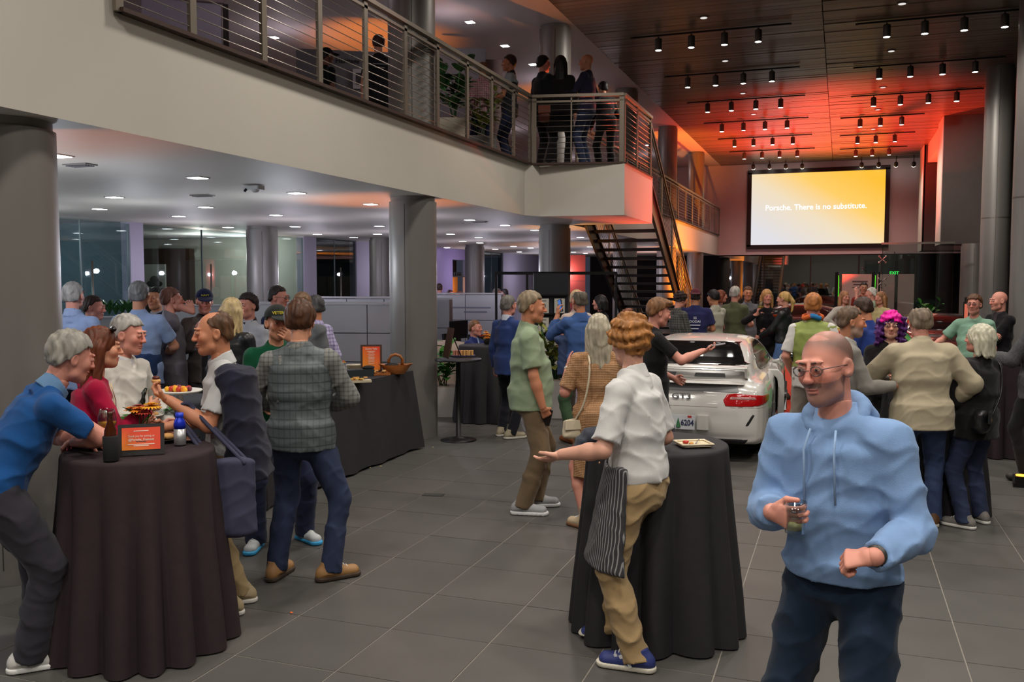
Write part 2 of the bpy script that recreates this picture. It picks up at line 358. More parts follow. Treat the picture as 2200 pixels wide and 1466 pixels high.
        for ax in range(3):
            a = np.moveaxis(ins, ax, 0); x = a[:-1] != a[1:]; x[:, 0, :] = False; x[:, -1, :] = False; x[:, :, 0] = False; x[:, :, -1] = False
            e = np.nonzero(x); st = a[:-1][e]; id_ = np.moveaxis(idx, ax, 0)
            q = np.stack([id_[e[0], e[1]-1, e[2]-1], id_[e[0], e[1], e[2]-1], id_[e[0], e[1], e[2]], id_[e[0], e[1]-1, e[2]]], 1)
            fl = st if ax != 1 else ~st
            q[~fl] = q[~fl][:, ::-1]; Q.append(q)
        return V, np.concatenate(Q).astype(np.int32)
def folds(amp, seed, fr=1.):
    r = np.random.default_rng(seed); w = [nrm(r.normal(size=3)*np.array([.8, .8, 1.3])) for _ in range(3)]; ph = r.uniform(0, 6, 6)
    def fn(P):
        q = P*fr; q = q + .035*np.sin(q[:, [1, 2, 0]]*19 + ph[:3]) + .012*np.sin(q[:, [2, 0, 1]]*47+ph[3:])
        a = 1-np.abs(np.sin(q@w[0]*22+ph[0])); b = 1-np.abs(np.sin(q@w[1]*31+ph[1])); c = np.sin(q@w[2]*13+ph[2])
        return -amp*(a*a*.9 + b*b*.6 + c*.5 - .42)
    return fn
# ---------------------------------------------------------------- people
def vcol_mat(name, rough=.5, spec=.4):
    m = bpy.data.materials.new(name); m.use_nodes = True; nt = m.node_tree; b = nt.nodes['Principled BSDF']; b.inputs['Roughness'].default_value = rough; b.inputs['Specular IOR Level'].default_value = spec
    a = nt.nodes.new('ShaderNodeAttribute'); a.attribute_name = 'tone'; nt.links.new(a.outputs['Color'], b.inputs['Base Color'])
    b.inputs['Subsurface Weight'].default_value = .0
    return m
SKINM = vcol_mat('skin')
SK = dict(fair=(214, 160, 138), tan=(192, 128, 96), mid=(203, 143, 114), rosy=(208, 142, 124), dark=(130, 84, 62), olive=(186, 128, 94))
EYEW = mat('eye_white', (225, 220, 215), .25); IRIS = mat('iris', (48, 36, 30), .15); BROWM = {}
def clothm(col, var=.08, rough=.9, bump=.35, vs=10., bs=420.): return mat('cloth', tuple(col), rough, spec=.2, var=var, vs=vs, bump=bump, bs=bs, sheen=.1)
def hairm(col): return mat('hair', tuple(col), .5, spec=.35, var=.4, vs=26., bump=.9, bs=70., stretch=(1, 1, .22))
RES = {0: dict(c=.0085, h=.0042, d=.0032), 1: dict(c=.013, h=.0065, d=.0055), 2: dict(c=.019, h=.0095, d=.0095)}
def solve(Sx, T, L1, L2, pole):
    Sx, T = np.asarray(Sx, float), np.asarray(T, float); d = T-Sx; D = np.linalg.norm(d)
    if D > (L1+L2)*.995: d = d/D*(L1+L2)*.995; D = (L1+L2)*.995; T = Sx+d
    D = max(D, abs(L1-L2)+.02); u = d/np.linalg.norm(d); a = (L1*L1-L2*L2+D*D)/(2*D); hh = math.sqrt(max(L1*L1-a*a, 0))
    p = np.asarray(pole, float); p = nrm(p-u*(p@u)); return Sx+u*a+p*hh, T
PEOPLE = {}
def person(key, px, d, a, h, label, top, bottom, hair, skin='mid', res=1, z0=0., w=1., belly=0., fem=False, lean=(0, 0, 0), pel=(0, 0, 0), head=(0, 0, 0),
           lh=None, rh=None, lp=None, rp=None, ld=None, rd=None, ln=None, rn=None, curl=(.45, .45), lf=None, rf=None, seated=False, shoes=(50, 45, 42), sole=None,
           beard=None, glasses=None, cap=None, group=None, extra=None, legs=True, lips=(168, 92, 84), sandal=False, at=None, knees=None):
    R = RES[res]; s = h/1.755
    p = at_d(px, 604, d); xy = np.array([p[0], p[1]]) if at is None else np.array(at[:2], float); los = math.atan2(xy[1], xy[0]); rz = los - math.radians(a) - PI/2
    # --- skeleton
    P = np.array([pel[0], pel[1], (.50 if seated else .93)+pel[2]])
    T = rzm(-math.radians(lean[2])) @ ry(math.radians(lean[1])) @ rx(-math.radians(lean[0]))
    up, X, Yd = T[:, 2], T[:, 0], T[:, 1]; sw = .17*w*(.92 if fem else 1)
    t = lambda x, y, z: P + T @ np.array([x, y, z])
    N = t(0, -.015, .535); SL, SR = t(-sw, -.014, .452), t(sw, -.014, .452)
    Hm = T @ rx(math.radians(lean[0])*.7) @ rzm(-math.radians(head[0])) @ rx(-math.radians(head[1])) @ ry(math.radians(head[2]))
    HC = N + (T @ np.array([0, .0, .05])) + Hm @ np.array([0, .028, .108])
    hd = lambda x, y, z: HC + Hm @ np.array([x, y, z])
    arms = []
    for sg, Sx, tgt, pole, dr, nn, cu in ((-1, SL, lh, lp, ld, ln, curl[0]), (1, SR, rh, rp, rd, rn, curl[1])):
        tg = np.array(tgt, float) if tgt is not None else Sx + np.array([sg*.065, .03, -.53])
        po = pole if pole is not None else T @ np.array([sg*.45, -1, -.35])
        E, Wr = solve(Sx, tg, .285, .255, po); fd = nrm(Wr-E); hdv = nrm(dr) if dr is not None else fd
        nv = np.asarray(nn, float) if nn is not None else T @ np.array([-sg, .0, 0.]); nv = nrm(nv - hdv*(nv@hdv)); arms.append((sg, Sx, E, Wr, hdv, nv, cu))
    leg = []
    for sg, ft in ((-1, lf), (1, rf)):
        ft = ft if ft is not None else (sg*.11, 0., sg*10.)
        hp = P + np.array([sg*.09, 0, -.02]); yw = -math.radians(ft[2]); fz = ft[3] if len(ft) > 3 else 0.; An = np.array([ft[0], ft[1], .085+fz]); Fd = np.array([-math.sin(yw), math.cos(yw), 0])
        K, An = solve(hp, An, .435, .425, Fd + np.array([sg*.12, 0, .0]) if knees is None else knees); leg.append((sg, hp, K, An, Fd, ft[4] if len(ft) > 4 else 0.))
    allp = [P, N, HC] + [q for A_ in arms for q in A_[1:4]] + [q for L_ in leg for q in L_[1:4]]
    lo = np.min(allp, 0)-.3; hi = np.max(allp, 0)+.3; lo[2] = max(lo[2], -.02)
    jaw = .92 if fem else 1.
    sd = (sum(ord(ch) for ch in key)*37) % 1000
    # --- body: torso, limbs; then head and hands on finer grids, all one mesh
    B = Field(lo, hi, R['c'])
    B.el(P+T@np.array([0, 0, 0]), (.15*w, .095, .11), T, .03)
    B.ec(t(0, 0, .06), t(0, .0, .26), (.125*w, .085+belly*.7), (.135*w, .09), X); B.ec(t(0, -.005, .27), t(0, -.01, .43), (.145*w, .095), (.15*w, .085), X)
    B.rc(SL, SR, .042, .042); B.rc(SL+up*.0, N-up*.035, .036, .042, .03); B.rc(SR, N-up*.035, .036, .042, .03); B.fc(t(0, -.012, .44), N+up*.05, .058, .052)
    for sg, Sx, E, Wr, hv, nv, cu in arms:
        B.rc(Sx, E, .047*w, .039*w); B.rc(E, E+(Wr-E)*.35, .041*w, .043*w); B.rc(E+(Wr-E)*.3, Wr, .043*w, .028)
    for sg, hp, K, An, Fd, tp in leg:
        q_ = 0. if bottom and bottom[0] != 'trousers' else .008; B.rc(hp, K, .076, .05-q_); B.rc(K, K+(An-K)*.35, .05-q_, .054-q_); B.rc(K+(An-K)*.35, An, .053-q_, .034); B.ec(An+Fd*-.04-cZ*.05, An+Fd*.13-cZ*.06, (.032, .03), (.036, .022), np.cross(Fd, cZ))
    bv, bf = B.nets()
    hr = .16; Hd = Field(HC-hr-np.array([0, 0, .05]), HC+hr, R['h'])
    Hd.el(hd(0, -.018, .032), (.073, .094, .085), Hm, .01); Hd.el(hd(0, .022, -.035), (.06*jaw, .068, .082), Hm, .03); Hd.el(hd(0, .058, -.09*jaw), (.03*jaw, .028, .022), Hm, .025)
    Hd.rc(hd(-.04*jaw, .02, -.075), hd(0, .062, -.093*jaw), .022, .02, .02); Hd.rc(hd(.04*jaw, .02, -.075), hd(0, .062, -.093*jaw), .022, .02, .02)
    for sg in (-1, 1):
        Hd.el(hd(sg*.036, .062, -.018), (.024, .022, .026), Hm, .02); Hd.el(hd(sg*.031, .106, .01), (.019, .016, .0095), Hm, .012, True)
        Hd.el(hd(sg*.077, -.008, -.004), (.009, .021, .033), Hm @ rzm(sg*.35) @ rx(.2), .006); Hd.el(hd(sg*.083, -.002, 0), (.006, .011, .018), Hm @ rzm(sg*.35), .006, True)
        Hd.el(hd(sg*.031, .083, .011), (.0155, .0145, .0125), Hm, .003); Hd.el(hd(sg*.03, .0845, .034), (.024, .0095, .007), Hm, .014)
        Hd.el(hd(sg*.0105, .099, -.026), (.008, .011, .0065), Hm, .008)
    Hd.rc(hd(0, .09, .016), hd(0, .109, -.022), .0065, .0105, .014); Hd.el(hd(0, .089, -.054), (.021, .011, .0055), Hm, .004); Hd.el(hd(0, .086, -.066), (.019, .011, .0065), Hm, .004); Hd.el(hd(0, .1, -.0595), (.019, .008, .0022), Hm, .004, True)
    Hd.rc(N-up*.03, hd(0, -.035, -.05), .054 if not fem else .046, .05 if not fem else .042, .02)
    hv_, hf_ = Hd.nets(); parts = [(bv, bf), (hv_, hf_)]; nb = len(bv)
    grips = {}
    for sg, Sx, E, Wr, hv, nv, cu in arms:
        sdv = np.cross(hv, nv)*sg; k_ = .92 if fem else 1.   # thumb side
        G = Field(Wr-.21, Wr+.21, R['d']); fw = nrm(Wr-E)
        G.rc(Wr-fw*.05, Wr+hv*.015, .0262*k_, .025*k_, .01); ec = Wr+hv*.088*k_
        G.ec(Wr+hv*.02, ec-hv*.01, (.03*k_, .016), (.04*k_, .013), sdv, .012, cap=.8)
        for i, (o_, L) in enumerate(((.030, .072), (.010, .080), (-.010, .075), (-.029, .058))):
            b0 = ec - hv*.012 + sdv*o_*k_; ang = 0.; pp = b0; r_ = .0088*k_
            for j, fr_ in enumerate((.45, .31, .24)):
                ang += cu*(.9 if j == 0 else 1.25)+.06; dv = hv*math.cos(ang) + nv*math.sin(ang) + sdv*o_*.5; q = pp + nrm(dv)*L*k_*fr_*1.05
                G.rc(pp, q, r_, r_*.92, .0035); pp, r_ = q, r_*.92
        tb = Wr+hv*.028*k_+sdv*.024*k_; t1 = tb + nrm(hv*.75+sdv*.75+nv*(.2+cu*.7))*.042*k_; t2 = t1 + nrm(hv*.9+sdv*(.25-cu*.5)+nv*(.25+cu*.9))*.034*k_
        G.rc(tb, t1, .014*k_, .0105*k_, .008); G.rc(t1, t2, .0105*k_, .008*k_, .004); parts.append(G.nets())
        grips['L' if sg < 0 else 'R'] = (Wr+hv*.085*k_+nv*(.03), hv, nv, sdv)
    V = np.concatenate([q[0] for q in parts]); off = np.cumsum([0]+[len(q[0]) for q in parts[:-1]]); Fq = np.concatenate([q[1]+o_ for q, o_ in zip(parts, off)])
    root = mk('person', V*s, Fq, SKINM, None, True, (xy[0], xy[1], z0), rz)
    sc = np.array(lin(SK[skin] if isinstance(skin, str) else skin)); colr = np.tile(np.append(sc, 1.), (len(V), 1)).astype(np.float32)
    hl = (hv_-HC) @ Hm; ii = nb+np.arange(len(hl)); x_, y_, z_ = hl[:, 0], hl[:, 1], hl[:, 2]
    m_ = (np.abs(z_+.06) < .0125) & (np.abs(x_) < .021) & (y_ > .07); colr[ii[m_], :3] = sc*.45 + np.array(lin(lips))*.55
    m_ = ((x_**2/.0013+(z_+.015)**2/.0009 < 1) | ((np.abs(np.abs(x_)-.042) < .017) & (np.abs(z_+.022) < .018))) & (y_ > .05); colr[ii[m_], :3] *= np.array([1.05, .9, .88])
    if beard is not None:
        m_ = (z_ < -.035 + .5*np.clip(.03-y_, 0, .1)) & (y_ > -.01) & ~((np.abs(z_+.06) < .009) & (np.abs(x_) < .02)) & (z_ > -.14) & ((np.abs(x_) > .004) | (z_ < -.03)); m_ &= ~((np.abs(x_) < .016) & (y_ > .1) & (z_ > -.043))
        colr[ii[m_], :3] = colr[ii[m_], :3]*.45 + np.array(lin(beard))*.55
    if beard is not None: m_ = (z_ < -.034) & (z_ > -.052) & (np.abs(x_) < .032) & (y_ > .07); colr[ii[m_], :3] = colr[ii[m_], :3]*.4 + np.array(lin(beard))*.35
    if hair and hair[0] == 'buzz':
        w_ = np.clip((z_-.012-.75*y_)/.05, 0, 1)*np.clip(1.2-np.clip(z_-.055, 0, 1)*13, .22, .85); w_ = np.where((z_ < .095) | (y_ < .02), w_, w_*.5); colr[ii, :3] = colr[ii, :3]*(1-w_[:, None]) + np.array(lin(hair[1]))*w_[:, None]
    at_ = root.data.color_attributes.new('tone', 'FLOAT_COLOR', 'POINT'); at_.data.foreach_set('color', colr.ravel())
    tag(root, label, 'person', group)
    # --- eyes and brows
    if res < 2 or abs(((a+head[0]+180) % 360)-180) > 60:
        for sg in (-1, 1):
            if res < 2:
                e = MB().sph(hd(sg*.031, .0862, .0095)*s, tuple(np.array((.0125, .0122, .0056))*s), 10, 8, Hm).build('eye', EYEW, root, True)
                MB().sph(hd(sg*.031, .0958, .0098)*s, tuple(np.array((.0054, .0034, .0052))*s), 8, 6, Hm).build('iris', IRIS, e, True)
            else: MB().sph(hd(sg*.031, .09, .0105)*s, tuple(np.array((.009, .0105, .0035))*s), 8, 6, Hm).build('eye', IRIS, root, True)
            bc = (hair[1] if hair and len(hair) > 1 and hair[1] else (90, 70, 60)); bc = tuple(int(v*.75) for v in bc)
            MB().tube([hd(sg*q[0], q[1], q[2])*s for q in ((.013, .0935, .029), (.028, .0935, .0325), (.044, .082, .029))], [.0024*s, .003*s, .0014*s], 6).build('eyebrow', mat('eyebrow', bc, .9), root, True)
    # --- hair
    if hair and hair[0] not in ('bald', 'buzz'):
        st, hc = hair[0], hair[1]; Q = Field(HC-np.array([.25, .25, .60 if st in ('long', 'bob', 'bigcurl', 'pony') else .2]), HC+np.array([.22, .22, .22]), R['h']*1.15)
        vol = hair[2] if len(hair) > 2 else 0.
        Q.el(hd(0, -.02, .036), (.081+vol, .1+vol, .094+vol), Hm, .01)
        if st in ('short', 'side', 'thin', 'part', 'thincrown'):
            Q.rc(hd(-.045, -.07, -.022), hd(.045, -.07, -.022), .031, .031, .03)
        if st == 'part': Q.el(hd(.02, .055, .105), (.06, .045, .028), Hm, .02); Q.el(hd(-.03, .03, .11), (.05, .06, .026), Hm, .02)
        if st == 'curly':
            r = np.random.default_rng(sd)
            for _ in range(110):
                v = nrm(r.normal(size=3)*np.array([1, 1, .8])+np.array([0, -.25, .5]))
                if v[1] > .5 and v[2] < .3: continue
                Q.el(hd(*(v*np.array([.092, .104, .1])+np.array([0, -.02, .035]))), (.019, .019, .021), None, .012)
        fz_ = .0; nrmf = Hm @ np.array([0, .60, -1.]); base = hd(0, 0, .004)
        if st == 'thin': fz_ = 0.
        if st in ('short', 'part', 'thin', 'side', 'thincrown'): Q.cut2(hd(0, 0, .03), Hm @ np.array([0, 1.05, -1.]), hd(0, 0, .07), Hm @ np.array([0, 0, -1.]))
        if st == 'curly': Q.cut(hd(0, 0, -.004), nrmf)
        if st in ('short', 'part', 'side', 'curly'): Q.el(hd(0, .108, .025), (.06, .05, .062), Hm, .012, True)
        if st == 'thin': Q.el(hd(0, .055, .12), (.068, .115, .075), Hm, .012, True); Q.el(hd(0, .1, .02), (.068, .055, .07), Hm, .01, True)
        if st == 'thincrown': Q.el(hd(0, -.01, .135), (.06, .085, .04), Hm, .012, True); Q.el(hd(0, .105, .03), (.064, .06, .075), Hm, .012, True)
        if st in ('long', 'bob', 'bigcurl', 'pony'):
            L = hair[3] if len(hair) > 3 else .3
            if st == 'pony':
                Q.cut(hd(0, 0, .0), nrmf); Q.el(hd(0, .105, .0), (.062, .055, .07), Hm, .012, True); Q.rc(hd(0, -.115, .03), hd(0, -.15, -.04), .026, .034, .02); Q.rc(hd(0, -.15, -.04), hd(0, -.135, -.04-L), .034, .012, .02)
            else:
                Q.el(hd(0, .11, -.04), (.058, .075, .095), Hm, .012, True); Q.cut(hd(0, .045, -.05), Hm @ np.array([0, 1., -.55]))
                for x, y, r0 in ((-.075, -.02, .034), (.075, -.02, .034), (-.045, -.075, .045), (.045, -.075, .045), (0, -.09, .045)):
                    q0 = hd(x, y, .0); q1 = q0 + np.array([0, 0, -L]) + up*0 - Yd*.02 + X*x*.25
                    Q.rc(q0, q1, r0, r0*.62, .03)
                if st == 'bigcurl':
                    r = np.random.default_rng(sd)
                    for _ in range(170):
                        x = r.uniform(-.125, .125); q = hd(x, r.uniform(-.12, .02) if abs(x) < .075 else r.uniform(-.1, .04), r.uniform(-L-.04, .07))
                        Q.el(q, (.019, .019, .024), None, .012)
        am = .006 if st in ('curly', 'bigcurl') else .0035
        def hn(Pt, am=am): 
            q = Pt*1. + .01*np.sin(Pt[:, [1, 2, 0]]*40); return am*(np.sin(q[:, 0]*210+q[:, 2]*26)+np.sin(q[:, 1]*190-q[:, 2]*31)+(1.5*np.sin(q[:, 2]*120) if am > .005 else 0))*.6
        Q.band(hn, .03); qv, qf = Q.nets(); mk('hair', qv*s, qf, hairm(hc), root, True)
        if len(hair) > 4: # second colour on the crown
            Q2 = Field(HC-.15, HC+.2, R['h']*1.3); Q2.el(hd(0, -.005, .048), (.086+vol, .1+vol, .09+vol), Hm, .0); Q2.el(hd(0, .11, -.01), (.05, .06, .085), Hm, .01, True); Q2.cut(hd(0, 0, .03), Hm @ np.array([0, .25, -1.])); Q2.band(hn, .03)
            qv, qf = Q2.nets(); tag(mk('hair', qv*s, qf, hairm(hair[4]), root, True), 'bright magenta crown of the hair')
    # --- clothes
    def torso(Fd, th, hem, flare=0., shirt_w=1.):
        Fd.el(t(0, 0, .02), (.155*w+th, .1+th+belly*.4, .12+th), T, .03)
        Fd.ec(t(0, belly*.35, .06), t(0, belly*.25, .24), (.135*w+th, .092+th+belly), (.145*w+th, .097+th+belly*.6), X, .04)
        Fd.ec(t(0, -.008, .25), t(0, -.014, .41), (.152*w+th, .104+th+belly*.25), (.155*w+th, .093+th), X, .04); Fd.rc(SL, SR, .038+th*.5, .038+th*.5, .03); Fd.rc(SL, N-up*.035, .034+th*.6, .043+th*.6, .03); Fd.rc(SR, N-up*.035, .034+th*.6, .043+th*.6, .03)
        Fd.fc(t(0, -.016, .46), N+up*.03+Yd*.004, .085+th*.3, .06+th*.2, .03)
        if fem: Fd.el(t(-.065, .075, .31), (.06+th*.4, .05, .06), T, .03); Fd.el(t(.065, .075, .31), (.06+th*.4, .05, .06), T, .03)
        if hem < .9:
            hp = hem-P[2] if not seated else -.06
            if seated: return
            Fd.ec(P+np.array([0, .0, .05]), np.array([P[0], P[1]+belly*.2, hem-.02]), (.158*w+th, .1+th+belly*.5), (.165*w+th+flare, .108+th+flare+belly*.35), (1, 0, 0) if lean[2] == 0 else X, .05, cap=.2)
    def sleeves(Fd, r0, r1, r2, length):
        for sg, Sx, E, Wr, hv, nv, cu in arms:
            if length <= 1: Fd.rc(Sx, Sx+(E-Sx)*.3, r0, r0, .03); Fd.fc(Sx+(E-Sx)*.12, Sx+(E-Sx)*length, r0, r0+.006, .012)
            else:
                fw = Wr-E; Fd.rc(Sx, E, r0, r1, .03); Fd.rc(E, E+fw*.5, r1, (r1+r2)/2+.004, .02); Fd.fc(E+fw*.3, E+fw*(length-1), r1*.97, r2, .012)
    def neck_cut(Fd, drop=0., v=0.): 
        Fd.cut(N+up*(.034-drop), up*1.+Yd*.45)
        if v: Fd.rc(N+Yd*.075+up*.05, N+Yd*.085-up*v, .036, .006, .004, True)
    def garment(name, F_, m_, amp, fr=1.):
        F_.band(folds(amp, sd+len(name), fr)); v_, f_ = F_.nets(); return mk(name, v_*s, f_, m_, root, True)
    tp_, tm = top[0], top[1]; o = dict(top[2]) if len(top) > 2 else {}
    tm = tm if not isinstance(tm, tuple) else clothm(tm); fam = {0: .006, 1: .006, 2: .005}[res]*o.get('fold', 1.)
    G = Field(lo, hi, R['c'])
    ln_ = o.get('sl', {'tee': .72, 'polo': .72, 'shirt': 1.97, 'sweater': 1.97, 'jacket': 1.97, 'dress': .7, 'tank': 0}[tp_])
    th = o.get('th', {'tee': .016, 'polo': .018, 'shirt': .018, 'sweater': .024, 'jacket': .03, 'dress': .012, 'tank': .01}[tp_]); hem = o.get('hem', {'tee': .8, 'polo': .8, 'shirt': 1.0, 'sweater': .84, 'jacket': .78, 'dress': .45, 'tank': .9}[tp_])
    torso(G, th, hem, o.get('flare', .01))
    if tp_ == 'dress': G.ec(P+np.array([0, 0, .0]), np.array([P[0], P[1], hem-.02]), (.17*w, .12), (.155*w+o.get('flare', 0.), .12), (1, 0, 0), .05, cap=.2); G.el(P+np.array([0, -.06, -.02]), (.14*w, .1, .13), None, .06)
    if ln_: sleeves(G, (.046+th*.6)*w, (.045+th*.55)*w, .034+th*.4, ln_)
    if hem < .9 and not seated: G.cut((P[0], P[1], hem), (0, 0, -1))
    elif not seated: G.cut(P+up*.0, -up)
    if tp_ in ('tee', 'tank', 'dress', 'sweater'): G.cut(N+up*(.02 if tp_ != 'tank' else -.03), up+Yd*.6)
    else: neck_cut(G, -.004, o.get('v', .05))
    if o.get('open'): G.ec(t(0, .16, .0), t(0, .16, .52), (o['open'], .14), (o['open']*.6, .12), X, .004, True)
    if o.get('open') and hem < .9: G.ec(np.array([P[0], P[1]+.16, hem-.1]), t(0, .16, .1), (o['open']*1.1, .16), (o['open'], .14), X, .004, True)
    nm = {'tee': 't_shirt', 'polo': 'polo_shirt', 'shirt': 'shirt', 'sweater': 'sweater', 'jacket': 'jacket', 'dress': 'dress', 'tank': 'top'}[tp_]
    garment(nm, G, tm, fam)
    if o.get('inner') is not None:
        im = o['inner']; im = im if not isinstance(im, tuple) else clothm(im); G = Field(lo, hi, R['c']); torso(G, .008, .9); G.cut(P+up*.0, -up); neck_cut(G, -.008, .03)
        if o.get('insl'): sleeves(G, .066*w, .056*w, .043, 1.97)
        garment('shirt', G, im, fam*.5)
    if o.get('collar') is not None:
        cm = o['collar']; cm = cm if not isinstance(cm, tuple) else clothm(cm); G = Field(N-.16, N+.16, R['h']*1.3)
        G.fc(N-up*.03-Yd*.004, N+up*.045+Yd*.006, .082, .068, .0); G.fc(N-up*.05, N+up*.08+Yd*.01, .068, .058, .004, True)
        G.cut(N+up*.04, up+Yd*.5); G.rc(N+Yd*.09+up*.06, N+Yd*.1-up*.06, .03, .012, .004, True); v_, f_ = G.nets(); mk('collar', v_*s, f_, cm, root, True)
    # --- lower half
    if legs and bottom is not None:
        bt, bm = bottom[0], bottom[1]; ob = dict(bottom[2]) if len(bottom) > 2 else {}; bm = bm if not isinstance(bm, tuple) else clothm(bm); wd = ob.get('w', 1.); G = Field(lo, hi, R['c'])
        if bt in ('trousers', 'shorts'):
            G.el(P+np.array([0, -.005, -.03]), (.162*w, .112+belly*.2, .14), T if abs(lean[0]) < 25 else None, .03); G.el(P+np.array([0, -.055, -.06]), (.13*w, .07, .09), None, .04); G.ec(P+np.array([0, 0, .0]), t(0, belly*.2, .12), (.155*w, .105+belly*.4), (.15*w, .1+belly*.6), X, .03, cap=.3)
            for sg, hp, K, An, Fd, tp2 in leg:
                G.rc(hp-cZ*.02, K, .09*wd, .066*wd, .03)
                if bt == 'trousers': G.rc(K, K+(An-K)*.5, .066*wd, .06*wd, .02); G.fc(K+(An-K)*.4, An-cZ*ob.get('drop', .035)*(1-.0), .062*wd, .058*wd*ob.get('cuff', 1.), .012)
            if bt == 'shorts':
                for sg, hp, K, An, Fd, tp2 in leg: G.fc(hp+(K-hp)*.3, K, .1*wd, .09*wd, .02)
            G.cut(P+up*.105, up)
            garment('trousers' if bt == 'trousers' else 'shorts', G, bm, fam*1.15)
            if 'belt' in ob:
                G = Field(P-.25, P+.32, R['c']); G.ec(t(0, belly*.15, .06), t(0, belly*.2, .12), (.168*w, .116+belly*.5), (.165*w, .113+belly*.55), X, .0, cap=.3); G.cut(P+up*.108, up); G.cut(P+up*.07, -up); v_, f_ = G.nets(); mk('belt', v_*s, f_, mat('leather', ob['belt'], .5), root, True)
        elif bt == 'skirt':
            G.ec(P+up*.08, np.array([P[0], P[1], ob.get('hem', .45)]), (.16*w, .115), (.2, .16), (1, 0, 0), .03, cap=.2); G.cut((0, 0, ob.get('hem', .45)), (0, 0, -1)); G.cut(P+up*.1, up); garment('skirt', G, bm, fam)
    # --- shoes
    if legs and shoes is not None:
        for sg, hp, K, An, Fd, tp2 in leg:
            b0 = np.array([An[0], An[1], An[2]-.085]); sdv = np.cross(Fd, cZ); Fp = Fd*math.cos(tp2)-cZ*math.sin(tp2); G = Field(b0-np.array([.26, .26, .03]), b0+np.array([.26, .26, .24]), R['h']*1.3)
            G.ec(b0-Fp*.055+cZ*.045, b0+Fp*.15+cZ*.04, (.038, .05), (.044, .036), sdv, .0, cap=1.1); G.fc(b0-Fp*.02+cZ*.05, b0-Fp*.012+cZ*.115, .05, .044, .03); G.rc(b0+Fp*.06+cZ*.06, b0+Fp*.0+cZ*.09, .03, .036, .03); G.cut(b0+cZ*.004, (-Fp*math.sin(tp2)*0 - cZ))
            v_, f_ = G.nets(); sh = mk('shoe', v_*s, f_, mat('shoe', tuple(shoes), .6, bump=.2, bs=200), root, True)
            if sole is not None and res < 2:
                G = Field(b0-np.array([.26, .26, .03]), b0+np.array([.26, .26, .1]), R['h']*1.3); G.ec(b0-Fp*.058+cZ*.02, b0+Fp*.155+cZ*.02, (.043, .06), (.049, .05), sdv, .0, cap=1.); G.cut(b0+cZ*.003, -cZ); G.cut(b0+cZ*.03, cZ); v_, f_ = G.nets(); mk('sole', v_*s, f_, mat('rubber', tuple(sole), .7), sh, True)
                if res == 0:
                    for kx in range(4): q = b0+Fp*(.045+.02*kx)+cZ*(.105-.010*kx); MB().tube([(q-sdv*.022)*s, (q+cZ*.008)*s, (q+sdv*.022)*s], .003*s, 5).build('shoelace', mat('lace', (225, 225, 220), .8), sh, True)
    # --- extras worn on the head
    if glasses is not None:
        fm = mat('spectacle_frame', glasses, .4); g = MB()
        for sg in (-1, 1):
            c_ = hd(sg*.032, .104, .007); g.tube([(c_ + Hm @ np.array([.021*math.cos(q), -.004*abs(math.cos(q)), .016*math.sin(q)]))*s for q in np.linspace(0, 2*PI, 14)[:-1]], .0022*s, 5, True)
            g.tube([hd(sg*.053, .1, .012)*s, hd(sg*.073, .05, .012)*s, hd(sg*.078, -.005, .008)*s], .002*s, 5)
        g.tube([hd(-.011, .109, .01)*s, hd(.011, .109, .01)*s], .002*s, 5); go = g.build('glasses', fm, root, True)
        if res < 2:
            for sg in (-1, 1): MB().lathe([(.0005, 0), (.020*s, 0), (.020*s, .001), (.0005, .001)], 14, Hm @ rx(PI/2) @ np.diag([1, .78, 1]), hd(sg*.032, .104, .007)*s).build('lens', glassmat('lens_glass', (250, 251, 252), .0), go, True)
    if cap is not None:
        G = Field(HC-.2, HC+.25, R['h']); G.el(hd(0, -.012, .04), (.09, .108, .098), Hm, 0); G.cut(hd(0, 0, .045), Hm @ np.array([0, .12, -1.])); bk = cap[2] if len(cap) > 2 else 1
        G.el(hd(0, bk*.125-.0, .052), (.078, .085, .01), Hm @ rx(-.12*bk), .01); G.cut(hd(0, 0, .03), Hm @ np.array([0, .05, -1.])); v_, f_ = G.nets(); co = mk('cap', v_*s, f_, clothm(cap[0]), root, True)
        if cap[1]: 
            tm_ = mat('thread', cap[1][1], .8); text(cap[1][0], .03*s, tm_, co, hd(0, .094, .085)*s, Hm @ rzm(PI) @ rx(-.3), 'lettering', .002)
    if extra: extra(dict(root=root, s=s, t=t, hd=hd, Hm=Hm, HC=HC, N=N, up=up, X=X, Y=Yd, P=P, T=T, arms=arms, leg=leg, lo=lo, hi=hi, R=R, torso=torso, garment=garment, fam=fam, sleeves=sleeves, sw=sw, w=w, belly=belly))
    Mw = rzm(rz); O = np.array([xy[0], xy[1], z0]); wpt = lambda q: O + Mw @ (np.asarray(q)*s)
    info = dict(root=root, rz=rz, s=s, O=O, M=Mw, w=wpt, grip={k: (wpt(g[0]), Mw@g[1], Mw@g[2], Mw@g[3]) for k, g in grips.items()}, t=t, hd=hd, N=N, arms=arms, P=P)
    PEOPLE[key] = info; return info
